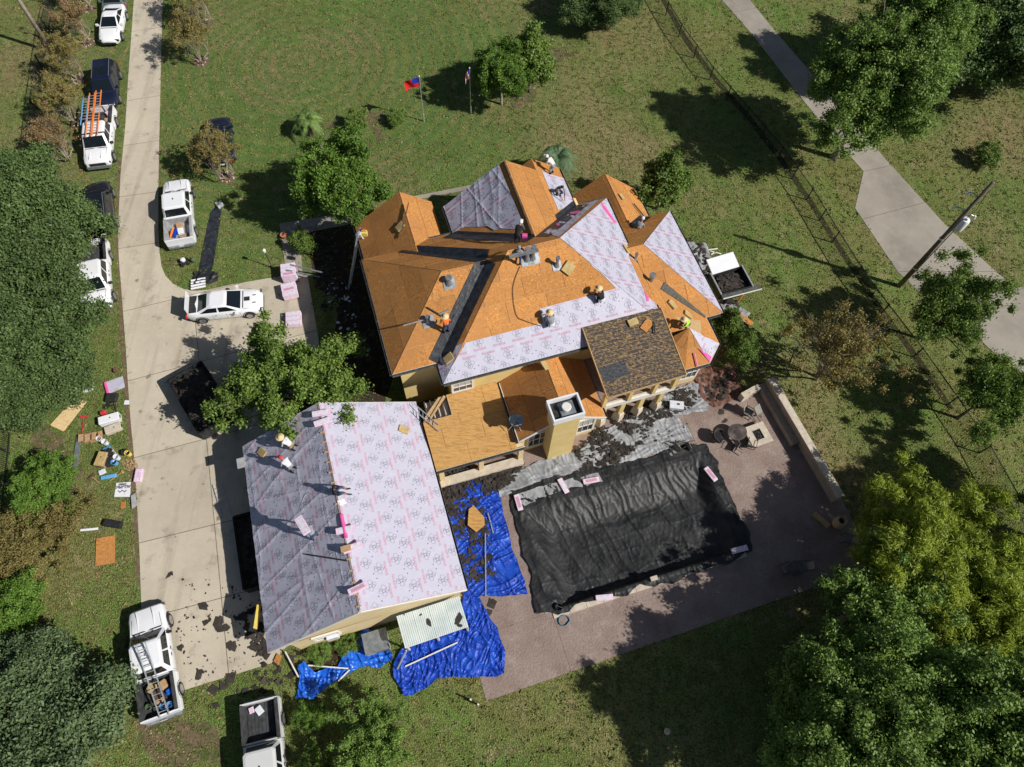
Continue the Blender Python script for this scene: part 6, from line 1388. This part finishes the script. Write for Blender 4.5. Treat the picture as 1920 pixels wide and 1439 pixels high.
pallet_stack(546,520,6,'northern bundle stack on the drive'); pallet_stack(546,552,4,'middle bundle stack on the drive',.3); pallet_stack(553,604,3,'southern bundle stack on the drive',.15)
for i,(A,B) in enumerate([((537,507),(600,520)),((545,497),(606,512))]):
    a=P(*A,1.0); b=P(*B,.5); o=MB().bar(Vector((0,0,0)),b-a,.1,.06).build('metal_strip','metal'); o.location=a; tag(o,['lower','upper'][i]+' grey flashing length leaning over the northern bundle stack','metal strip')
# black felt strip on the lawn, rolls beside it
tarp('felt_strip','long black felt strip unrolled on the lawn right of the drive','felt strip',[(408,385),(416,388),(414,410),(408,450),(400,500),(394,520),(372,516),(378,480),(388,430),(396,398)],'membrane',cell=.08,amp=.03,z0=.02,seed=41,ragged=.01)
tarp('black_sheeting','crumpled black plastic at the lower end of the felt strip','plastic sheet',[(368,512),(400,512),(411,516),(410,528),(385,538),(362,535)],'plastic_black',cell=.07,amp=.14,z0=.04,seed=42)
tarp('black_sheeting','crumpled plastic at the upper end of the felt strip','plastic sheet',[(403,384),(416,380),(420,388),(414,396)],'plastic_grey',cell=.06,amp=.12,z0=.04,seed=43)
for i in range(4): 
    o=MB().tube([Vector((0,0,0)),Vector((.95,.25,0))],.08,10).build('paper_roll','white'); o.location=P(361,527+5*i,.15+.02*i)+Vector((-.1,0,0)); tag(o,['topmost','second','third','lowest'][i]+' white roll beside the open trunk of the white sedan','roll')
r=empty('push_mower',P(347,494),.5,'black and white push machine on the lawn near the drive','machine'); MB().box((0,0,.22),(.5,.45,.2)).build('deck','steel_black',r); MB().lathe((0,0,.32),[(.16,0),(.17,.15),(.05,.2)],12).build('engine','white',r)
for x in (-.22,.22):
    for y in (-.24,.24): t=MB(); t.lathe((0,0,0),[(.05,-.03),(.11,-.03),(.11,.03),(.05,.03)],10); t.v=[(x+a,y+c,.11+b) for a,b,c in t.v]; t.build('wheel','rubber',r)
mb=MB(); mb.tube([(-.2,-.2,.3),(-.7,-.2,.85),(-.7,.2,.85),(-.2,.2,.3)],.018,5); mb.build('handle','steel_black',r)
r=empty('jug',P(364,491),0,'teal jug on the lawn beside the push machine','jug'); MB().lathe((0,0,0),[(.13,0),(.15,.05),(.15,.3),(.05,.36),(.05,.42)],12).build('bottle','leaf_palm2',r)

# ------------------------------------------------------------------ clutter on the left lawn
def slabthing(name,label,cat,pts,z,t,matname):
    q=[P(u,v,z) for u,v in pts]; c=q[0].copy(); mb=MB(); mb.slab([p-c for p in q],t); o=mb.build(name,matname); o.location=c; return tag(o,label,cat)
slabthing('plywood_sheet','yellow plywood sheet lying on the lawn below the oak','plywood',[(94,797),(118,809),(162,754),(143,744)],.06,.04,'pine')
slabthing('plywood_sheet','second plywood sheet under the yellow one','plywood',[(96,800),(121,808),(160,756),(145,744)][::1],.03,.02,'wood')
slabthing('sheathing_board','orange board on the lawn below the long black duffel','board',[(181,1010),(216,1004),(216,1056),(179,1062)],.05,.03,'osb')
slabthing('sheathing_board','small orange board offcut below the lettered lawn sign','board',[(226,943),(236,940),(236,952),(227,957)],.04,.02,'osb')
slabthing('sheathing_board','orange offcut at the south garage corner','board',[(513,1240),(520,1226),(529,1230),(522,1248)],.1,.03,'osb')
slabthing('foam_board','grey board folded at the drive edge','board',[(246,930),(254,925),(257,948),(248,955)],.12,.05,'bedgrey')
def sign(label,pts,lines,z=.05):
    q=[P(u,v,z) for u,v in pts]; c=q[0].copy(); r=empty('lawn_sign',c,0,label,'sign'); mb=MB(); mb.slab([p-c for p in q],.015); mb.build('board','white',r)
    A,B,D=q[0]-c,q[1]-c,q[3]-c; ux=(B-A).normalized(); uy=(D-A).normalized(); cn=(q[0]+q[2])/2-c
    for (txt,sz,dy) in lines:
        v_,t_=text_mesh(txt,sz,.02); mb=MB(); mb.add([cn+ux*x+uy*(y+dy)+Vector((0,0,.012)) for x,y in v_],t_); mb.build('lettering','print_black',r)
    mb=MB(); k=[(-.28,.05),(-.14,.20),(0,.08),(.14,.20),(.28,.05),(.22,.03),(.14,.12),(0,.0),(-.14,.12),(-.22,.03)]; mb.poly([cn+ux*x+uy*(y+.02)+Vector((0,0,.012)) for x,y in k]); mb.build('emblem','print_black',r)
    return r
sign('white ALL-PRO lawn sign face up at the drive edge',[(244,932),(214,932),(218,906),(245,904)][::-1],[('ALL-PRO',.24,-.16),('ROOFING',.10,-.33)])
sign('white lawn sign half under the oak branches',[(176,716),(175,732),(155,738),(156,720)],[('ALL',.2,-.12)])
tarp('underlayment_piece','lilac underlayment piece with pink roll end on the lawn','underlayment',[(199,717),(231,706),(235,727),(203,740)],'underlay',cell=.1,amp=.02,z0=.02,seed=51,ragged=.01)
o=MB().tube([Vector((0,0,0)),P(203,741,.08)-P(197,718,.08)],.09,10).build('underlayment_roll','pink'); o.location=P(197,718,.08); tag(o,'pink roll at the edge of the lilac underlayment piece on the lawn','roll')
for i,(A,B) in enumerate([((146,820),(138,880)),((150,820),(142,882))]): a=P(*A,.06); b=P(*B,.06); o=MB().bar(Vector((0,0,0)),b-a,.13,.1).build('metal_gutter','metal'); o.location=a; tag(o,['left','right'][i]+' one of two metal gutter lengths beside the red broom','gutter length')
def broom(label,A,B,m_='redplastic',hm='redplastic',hw=.5):
    a=P(*A,.06); b=P(*B,.06); r=empty('broom',a,0,label,'broom'); MB().bar(Vector((0,0,0)),b-a,.035).build('handle',hm,r); d=(b-a).normalized(); s=Vector((-d.y,d.x,0)); MB().bar(s*-hw/2,s*hw/2,.12,.09).build('head',m_,r); return r
broom('red push broom on the lawn above the gutter lengths',(157,782),(154,812)); broom('rake with wooden handle below the bucket pile',(172,894),(188,907),'darkwood','wood'); broom('wooden handled tool beside the lettered sign',(230,885),(205,903),'cardboard','wood',.2)

def cooler(label,u,v,rz,m_,sz=(1.0,.5,.42),lid='white'):
    r=empty('cooler',P(u,v),rz,label,'cooler'); MB().box((0,0,sz[2]/2),sz).build('tub',m_,r); o=MB().box((0,0,sz[2]+.03),(sz[0]*1.03,sz[1]*1.05,.07)).build('lid',lid,r); bv=o.modifiers.new('bevel','BEVEL'); bv.width=.03
    for s in (-1,1): MB().box((s*sz[0]*.53,0,sz[2]*.7),(.04,.2,.05)).build('handle','steel_black',r)
    MB().box((.1,0,sz[2]+.07),(.08,.06,.02)).build('latch','steel_black',r); return r
cooler('long white cooler on the lawn by the drive',210,790,.35,'paint_white',(1.2,.5,.45)); cooler('flat beige cooler below the white one',215,806,.45,'stone',(.95,.5,.25),'stone')
cooler('tan suitcase shaped bag at the bottom of the bucket pile',195,865,1.45,'khaki',(.9,.55,.4),'foam')
def carton(label,u,v,rz):
    r=empty('carton',P(u,v),rz,label,'carton')
    for (c,sz) in [((0,0,.02),(.55,.5,.03)),((-.27,0,.15),(.02,.5,.3)),((.27,0,.15),(.02,.5,.3)),((0,.25,.15),(.55,.02,.3)),((0,-.25,.15),(.55,.02,.3))]: MB().box(c,sz).build('side','cardboard',r)
    for s in (-1,1): o=MB().box((s*.4,0,.31),(.26,.5,.015)).build('flap','cardboard',r)
    return r
carton('open brown carton, right of the pair left of the buckets',180,822,.3); carton('flattened brown carton, left of the pair',168,823,.2)
for (u,v,mm,lb) in [(190,826,'white','white bucket at the top of the bucket pile'),(200,832,'white','tipped white bucket in the pile'),(196,843,'bluefg','pale blue bucket in the pile'),(208,845,'white','white bucket right of the pale blue one'),(243,853,'yellow','round yellow bucket at the drive edge'),(222,860,'white','white bucket nearest the yellow one'),(218,870,'bluefg','light blue bucket below the white one')]: bucket(lb,P(u,v),mm,.17,.36,tilt=random.choice((0,0,1.2)))
for (u,v,mm,lb,sz) in [(212,748,'steel_black','black tool tangle above the long white cooler',(.7,.6,.3)),(197,777,'redplastic','red jerry can left of the long white cooler',(.35,.25,.35)),(206,852,'blackcloth','black bag in the bucket pile',(.5,.5,.35)),(236,850,'steel_black','black case left of the yellow bucket',(.4,.35,.3)),(208,868,'steel_black','dark box behind the tan bag',(.4,.6,.3)),(205,895,'bluefg','pale blue foam pack below the tan bag',(.9,.22,.15)),(193,886,'whitecloth','white cloth bundle below the tan bag',(.4,.3,.15)),(214,984,'blackcloth','long black duffel on the lawn',(1.1,.42,.3)),(238,755,'white','white paper sheet at the drive edge',(.32,.3,.02)),(164,700,'white','white scrap at the oak edge',(.3,.12,.1)),(262,893,'pinkpack','pink shingle bundle standing half on the drive',(.45,.85,.25)),(219,696,'rust','small dark red pot on the lawn',(.3,.3,.25))]:
    o=MB().box((0,0,sz[2]/2),sz).build({'black bag':'bag'}.get(lb[:9],lb.split(' ')[1] if lb.split(' ')[1].isalpha() else 'item'),mm); o.name={'tool':'tool_pile','jerry':'jerry_can','bag':'bag','case':'tool_case','box':'tool_box','blue':'foam_pack','cloth':'cloth_bundle','black':'duffel_bag','paper':'paper_sheet','scrap':'paper_scrap','shingle':'bundle_half','dark':'flower_pot'}[lb.split(' ')[1]]
    bv=o.modifiers.new('bevel','BEVEL'); bv.width=min(sz)*.22; bv.segments=2; o.location=P(u,v); o.rotation_euler=(0,0,random.uniform(-.4,.4)+.2); tag(o,lb,o.name.split('.')[0].replace('_',' '))
mb=MB()
for k in range(9): a=random.random()*3; mb.bar((random.uniform(-.5,.5),random.uniform(-.4,.4),.05),(random.uniform(-.5,.5),random.uniform(-.4,.4),.3),.03)
o=mb.build('hand_tools','steel_black'); o.location=P(210,763); tag(o,'tangle of black hand tools and straps above the coolers','tools',kind='stuff')
o=MB().tube([Vector((0,0,.08)),Vector((.95,.1,.08))],.08,10).build('paper_roll','white'); o.location=P(153,995); tag(o,'white roll lying on the leaves left of the black duffel','roll')
debris('gravel and dry leaf heap spilled over the drive edge',[([(228,865),(255,862),(262,880),(235,884)],110,.03,.08,.03,.05)],name='leaf_heap',matname='cardboard')
# flower pot on the path, jeans-clad? ladders on the house
r=empty('flower_pot',P(534,446),0,'clay pot on the front path','pot'); MB().lathe((0,0,0),[(.16,0),(.24,.35),(.26,.35),(.2,.3),(.01,.3)],14).build('pot','terracotta',r)
ladder('long aluminium ladder leaning on the west eave of the house',P(655,540,0),P(675,438,4.3)+Vector((0,0,.35)),(0.3,1,0),.42,rail=.07)
ladder('aluminium ladder lying from the garage roof to the low roof',hitf('Gae',780,770,.2)+Vector((0,0,.35)),hitf('Da',823,803,.10),(hb.x+.2,hb.y,0),.42,rail=.06)
ladder('grey extension ladder lying in the garage shadow on the drive',P(407,908,.06),P(425,968,.06),(1,.25,0),.5,rail=.06)
o=MB().bar(Vector((0,0,0)),Vector((0,-1.2,.0)),.08,.5).build('yellow_level','yellow'); o.location=W(-10.1,9.6,2.3); tag(o,'yellow ladder end showing above the garage west eave','ladder')
# satellite dish
dl=hitf('Fw',968,800,.0); ds=empty('satellite_dish',dl,0,'grey satellite dish on a tripod at the edge of the low gable','satellite dish')
o=MB().lathe((0,0,0),[(.01,.0),(.2,.02),(.38,.08),(.46,.13),(.38,.095),(.2,.035),(.01,.015)],20,1,.85).build('reflector','metal',ds,smooth=True); o.location=(-.05,0,1.05); o.rotation_euler=(math.radians(38),math.radians(8),0)
for a in (-.9,.2,1.3,3.6): mb=MB(); mb.tube([(0,0,.95),(.55*math.cos(a),.55*math.sin(a),-.1)],.022,6); mb.build('mast_leg','alu',ds)
mb=MB(); mb.tube([(-.05,-.1,1.0),(.15,-.55,1.35)],.02,5); mb.box((.15,-.55,1.38),(.1,.1,.1)); mb.build('feed_arm','steel_black',ds)
# kneeling foam pads and loose boards on the roofs
def pad(key,u,v,rz,label,sz=(.62,.42,.09),m_='foam',name='foam_pad',cat='foam pad'):
    f=FACE[key]; p=hitf(key,u,v,.05+sz[2]/2); o=MB().box((0,0,0),sz).build(name,m_); bv=o.modifiers.new('bevel','BEVEL'); bv.width=.012
    rm=Matrix((f['u'],f['v'],f['n'])).transposed()@Matrix.Rotation(rz,3,'Z'); o.matrix_world=Matrix.Translation(p)@rm.to_4x4(); return tag(o,label,cat)
pad('Gae',757,806,1.1,'tan foam pad on the sunny garage slope'); pad('Gaw',491,849,.6,'tan foam pad on the shaded garage slope near the north eave')
pad('Ms',1066,503,.7,'tan foam pad right of the single vent pipe',(.7,.62,.10)); pad('Mw',841,672,.2,'tan foam pad at the southwest corner of the lilac strip',(.5,.6,.09)); pad('Uw',750,425,.3,'square foam pad on the northwest roof',(.5,.6,.1))
pad('Fe',1021,685,.3,'foam pad near the wall on the family room roof'); pad('E3e',1261,571,.5,'tan foam pad on the turret side roof',(.6,.5,.12)); pad('E1e',1166,369,.3,'pale foam pad on the northeast roof',(.5,.35,.08)); pad('Me',1176,467,.2,'tan foam pad at the east eave of the main roof'); pad('E3e',1291,590,.9,'tan foam pad beside the worker in neon green')
pad('B',1187,604,.1,'tan foam pad at the top edge of the balcony roof'); pad('B',1213,610,.6,'orange triangular offcut on the balcony roof',(.8,.5,.02),'osb','wood_offcut','board'); pad('Ge',1081,383,0,'pale wood piece at the northeast valley',(1.0,.25,.08),'pine','wood_piece','board')
for (key,A,B,lb,mm) in [('Uw',(766,380),(752,445),'dark straight board leaning on the northwest roof','darkwood'),('Ls',(756,611),(795,600),'grey metal pole on the west roof, lower part','alu'),('Ls',(822,590),(845,580),'grey metal pole on the west roof, upper part','alu'),('Ls',(800,576),(834,596),'black pry bar handle beside the orange vest worker','steel_black'),('E1e',(1188,382),(1215,415),'black bar on the northeast roof','steel_black'),('B',(1226,602),(1228,625),'thin black bar on the balcony roof','steel_black'),('T2',(1302,662),(1308,688),'red and pink tube on the turret roof','pink'),('Gaw',(574,1040),(650,1052),'dark long handled broom lying on the garage west slope','steel_black')]:
    a=hitf(key,*A,.12); b=hitf(key,*B,.12); o=MB().bar(Vector((0,0,0)),b-a,.06).build('long_handle' if mm!='darkwood' else 'board',mm); o.location=a; tag(o,lb,'bar')
# pink bundle remains at the ridge of the main roof
o=MB().box((0,0,0),(.3,.22,.2)).build('nail_bag','pink'); o.location=hitf('Mn',984,443,.15); tag(o,'pink pouch beside the worker on the main ridge','pouch')

# ------------------------------------------------------------------ people
def person(label, loc, rz, pose, shirt, trousers, hat=None, hatm='straw', grad=(0,0), sc=1., hair='blackcloth', hands=True):
    p = dict(
     stand=dict(pel=(0,0,.95),ch=(.03,0,1.28),nk=(.05,0,1.48),hd=(.08,0,1.64),kn=(.06,.12,.50),ft=(0,.13,.06),toe=(.2,.15,.03),el=(.06,.27,1.14),ha=(.24,.22,.98)),
     stoop=dict(pel=(-.12,0,.86),ch=(.16,0,1.10),nk=(.34,0,1.22),hd=(.46,0,1.28),kn=(.08,.14,.46),ft=(-.05,.16,.06),toe=(.14,.18,.03),el=(.32,.26,.82),ha=(.50,.16,.60)),
     crouch=dict(pel=(-.18,0,.38),ch=(.08,0,.66),nk=(.22,0,.84),hd=(.32,0,.96),kn=(.30,.17,.42),ft=(-.02,.16,.07),toe=(.16,.18,.03),el=(.30,.28,.52),ha=(.52,.14,.22)),
     kneel=dict(pel=(-.14,0,.42),ch=(.14,0,.66),nk=(.32,0,.80),hd=(.44,0,.86),kn=(.12,.14,.07),ft=(-.30,.14,.07),toe=(-.44,.14,.03),el=(.34,.28,.46),ha=(.56,.18,.16)),
     sit=dict(pel=(0,0,.14),ch=(.04,0,.48),nk=(.08,0,.68),hd=(.13,0,.84),kn=(.42,.16,.40),ft=(.62,.15,.06),toe=(.8,.17,.05),el=(.16,.28,.36),ha=(.42,.2,.34)))[pose]
    root = empty('person', loc, rz, label, 'person'); root.scale = (sc,)*3
    cs, sn = math.cos(rz), math.sin(rz)
    def sl(x, y, k=1.): return k*((x*cs-y*sn)*grad[0]+(x*sn+y*cs)*grad[1])
    V = []; E_ = []; Rr = []; reg = []
    def a(pt, r, g, par=None, k=0.):
        V.append((pt[0], pt[1], pt[2]+sl(pt[0], pt[1], k))); Rr.append(r); reg.append(g)
        if par is not None: E_.append((par, len(V)-1))
        return len(V)-1
    pel = a(p['pel'], .155, 't'); mid = a([ (p['pel'][i]+p['ch'][i])/2 for i in range(3)], .15, 's', pel); ch = a(p['ch'], .165, 's', mid); nk = a(p['nk'], .062, 'k', ch)
    hd = a(p['hd'], .098, 'k', nk); fx = p['hd']; top = a((fx[0]+.01, 0, fx[2]+.09), .085, 'h', hd); nose = a((fx[0]+.105, 0, fx[2]-.01), .018, 'k', hd)
    for s in (-1, 1):
        hip = a((p['pel'][0]+.01, s*.10, p['pel'][2]-.05), .105, 't', pel); kn = a((p['kn'][0], s*p['kn'][1], p['kn'][2]), .072, 't', hip, .7); ft = a((p['ft'][0], s*p['ft'][1], p['ft'][2]), .048, 'b', kn, 1.); a((p['toe'][0], s*p['toe'][1], p['toe'][2]), .040, 'b', ft, 1.)
        shd = a((p['ch'][0]+(p['nk'][0]-p['ch'][0])*.5, s*.185, p['ch'][2]+(p['nk'][2]-p['ch'][2])*.45), .068, 's', ch); el = a((p['el'][0], s*p['el'][1], p['el'][2]), .048, 's', shd, .6); h_ = a((p['ha'][0], s*p['ha'][1], p['ha'][2]), .034, 'k', el, .9)
        d = Vector((p['ha'][0]-p['el'][0], s*(p['ha'][1]-p['el'][1]), p['ha'][2]-p['el'][2])).normalized(); pm = Vector((p['ha'][0], s*p['ha'][1], p['ha'][2]))+d*.07; lat = d.cross(Vector((0,0,1))).normalized() if abs(d.z)<.98 else Vector((0,1,0))
        palm_ = a(tuple(pm), .030, 'k', h_, .9)
        for j, ln in enumerate((.07,.085,.08,.062)):
            q = pm+lat*(.020*(j-1.5))+d*.035; i1 = a(tuple(q), .011, 'k', palm_, .9); q2 = q+d*ln*.6-Vector((0,0,.025)); a(tuple(q2), .0095, 'k', i1, .9)
        q = pm+lat*s*.045-d*.01; a(tuple(q+d*.03), .011, 'k', palm_, .9)
    me = bpy.data.meshes.new('body'); me.from_pydata(V, E_, []); o = link('body', me, root)
    sm_ = o.modifiers.new('skin', 'SKIN'); ly = me.skin_vertices[0].data if me.skin_vertices else None
    if ly is None:
        bm = bmesh.new(); bm.from_mesh(me); bm.verts.layers.skin.verify(); bm.to_mesh(me); bm.free(); ly = me.skin_vertices[0].data
    for i, r in enumerate(Rr): ly[i].radius = (r, r*(1.25 if i in (mid, ch, pel) else 1)) if False else (r, r); ly[i].use_root = (i == 0)
    sb_ = o.modifiers.new('sub', 'SUBSURF'); sb_.levels = 1; sb_.render_levels = 1
    dg = bpy.context.evaluated_depsgraph_get(); dg.update(); me2 = bpy.data.meshes.new_from_object(o.evaluated_get(dg)); o.modifiers.clear(); o.data = me2; me2.name = 'body'
    me2.materials.clear(); mats = {'s': shirt, 't': trousers, 'k': 'skin', 'b': 'rubber', 'h': hair}; ks = list(mats); [me2.materials.append(M[mats[k]]) for k in ks]
    A_ = np.array(V); Rn = np.array(Rr)
    for f in me2.polygons: c_ = np.array(f.center); dd = np.linalg.norm(A_-c_, axis=1)-Rn*.9; f.material_index = ks.index(reg[int(np.argmin(dd))]); f.use_smooth = True
    for s in (-1, 1):
        mb = MB(); mb.sphere((fx[0]+.088, s*.035, fx[2]+.025), .014, 6, 4); mb.build('eye', 'blackcloth', root)
        mb = MB(); mb.sphere((fx[0], s*.10, fx[2]), .028, 6, 4); mb.build('ear', 'skin', root)
    if hat == 'brim': mb = MB(); mb.lathe((fx[0]+.01, 0, fx[2]+.07+0), [(.24,-.01),(.225,.012),(.115,.015),(.105,.10),(.05,.125),(.001,.12)], 18); mb.build('straw_hat' if hatm == 'straw' else 'hat', hatm, root, smooth=True)
    elif hat == 'cap': mb = MB(); mb.lathe((fx[0], 0, fx[2]+.04), [(.118,0),(.115,.06),(.07,.115),(.001,.13)], 14); mb.box((fx[0]+.14, 0, fx[2]+.05), (.12, .15, .015)); mb.build('cap', hatm, root)
    elif hat == 'hood': mb = MB(); mb.sphere((fx[0]-.02, 0, fx[2]+.01), .125, 12, 8); mb.build('hood', hatm, root, smooth=True)
    else: mb = MB(); mb.lathe((fx[0]-.02, 0, fx[2]+.0), [(.105,0),(.108,.05),(.07,.10),(.001,.115)], 12); mb.build('hair', hair, root, smooth=True)
    return root
def on(key, u, v, rz, label, pose, shirt, trousers, hat=None, hatm='straw', lift=.0, sc=1.):
    f = FACE[key]; n = f['n']; p = hitf(key, u, v, .05+lift); return person(label, p, rz, pose, shirt, trousers, hat, hatm, (-n.x/n.z, -n.y/n.z), sc)
on('Ge',1034,326,2.6,'worker in white shirt bending at the north roof edge by the palm','stoop','whitecloth','greycloth','cap','white')
on('Ge',1046,365,-.9,'worker in grey shirt and jeans crouching on the lilac strip of the north roof','crouch','greycloth','denim')
on('Mn',970,455,1.2,'worker in black shirt and white cap just behind the main ridge','stoop','blackcloth','blackcloth','cap','white')
on('Ms',971,497,1.3,'worker in grey hoodie and jeans standing by the vent pipes','stand','greycloth','denim','hood','greycloth',sc=.95)
on('Ls',838,625,1.9,'worker in orange vest and straw hat standing beside the black valley','stand','orangecloth','denim','brim')
on('Ms',1032,612,1.9,'worker in grey shirt and straw hat crouching at the end of the lilac strip','crouch','greycloth','whitecloth','brim')
on('Ms',1125,566,2.2,'worker in black shirt and straw hat crouching on the upper lilac strip','crouch','blackcloth','whitecloth','brim')
on('E3e',1284,612,3.6,'worker in neon green shirt bending on the turret side roof','crouch','neon','blackcloth','brim')
on('E1e',1196,434,1.0,'worker in grey crouching in the northeast valley','crouch','greycloth','denim','cap','whitecloth')
on('Gaw',546,838,2.7,'worker in white hoodie and straw hat kneeling near the garage north eave','kneel','whitecloth','khaki','brim')
on('Gaw',545,877,2.5,'worker in white hoodie and red cap on the shaded garage slope','kneel','whitecloth','greycloth','cap','redplastic')
on('Gae',628,925,.3,'worker in black sitting astride the garage ridge','sit','blackcloth','denim')
pw = on('Gaw',592,1008,2.3,'worker walking up the shaded garage slope carrying a pink bundle','stoop','greycloth','denim')
bundle(Vector(pw.location)+Vector((-.35,.25,1.42)), -.95, 'pink shingle bundle carried on a worker back above the garage west slope', (.2,0), sz=(1.0,.42,.16))
wp = P(679,438,4.4); person('worker in white shirt and red cap atop the ladder at the west eave', Vector((wp.x,wp.y,3.7))+Vector((-.35,0,-.4)), .2, 'stoop', 'whitecloth', 'denim', 'cap', 'redplastic')
r=empty('tool_bag',hitf('Lw',684,440,.1),0,'yellow tool bag hanging at the west eave beside the ladder worker','bag'); MB().box((0,0,.1),(.35,.25,.3)).build('pouch','yellow',r)
mb=MB(); mb.tube([(-.12,0,.24),(0,0,.42),(.12,0,.24)],.015,5); mb.build('strap','steel_black',r)

r=empty('ladder_platform',P(461,866,2.9),HA,'two small grey plates on a bracket at the garage west eave','platform')
for k in (-1,1): MB().box((k*.26,0,0),(.48,.62,.04)).build('plate','bedgrey',r)
MB().box((0,0,-.3),(.08,.08,.55)).build('bracket','metal_dk',r)

def hosepipe(label, key, pts, m_, r=.025, name='air_hose'):
    q=[hitf(key,u,v,.06) for u,v in pts]; c=q[0].copy(); P_=[]
    for i in range(len(q)-1):
        for k in range(6):
            t=k/6; p0=q[max(0,i-1)]; p1=q[i]; p2=q[i+1]; p3=q[min(len(q)-1,i+2)]
            P_.append(.5*((2*p1)+(p2-p0)*t+(2*p0-5*p1+4*p2-p3)*t*t+(3*p1-p0-3*p2+p3)*t**3)-c)
    P_.append(q[-1]-c); o=MB().tube(P_,r,5).build(name,m_); o.location=c; return tag(o,label,'hose')
hosepipe('thin dark rope trailing down the orange south slope','Ms',[(975,500),(962,540),(968,590),(985,602),(1015,612)],'steel_black',.018,'rope')
hosepipe('thin dark rope beside the orange vest worker','Ls',[(838,625),(862,640),(868,655),(846,665)],'steel_black',.018,'rope')
hosepipe('pale rope down the shaded garage slope','Gaw',[(628,925),(600,935),(575,925),(560,960)],'alu',.015,'rope')
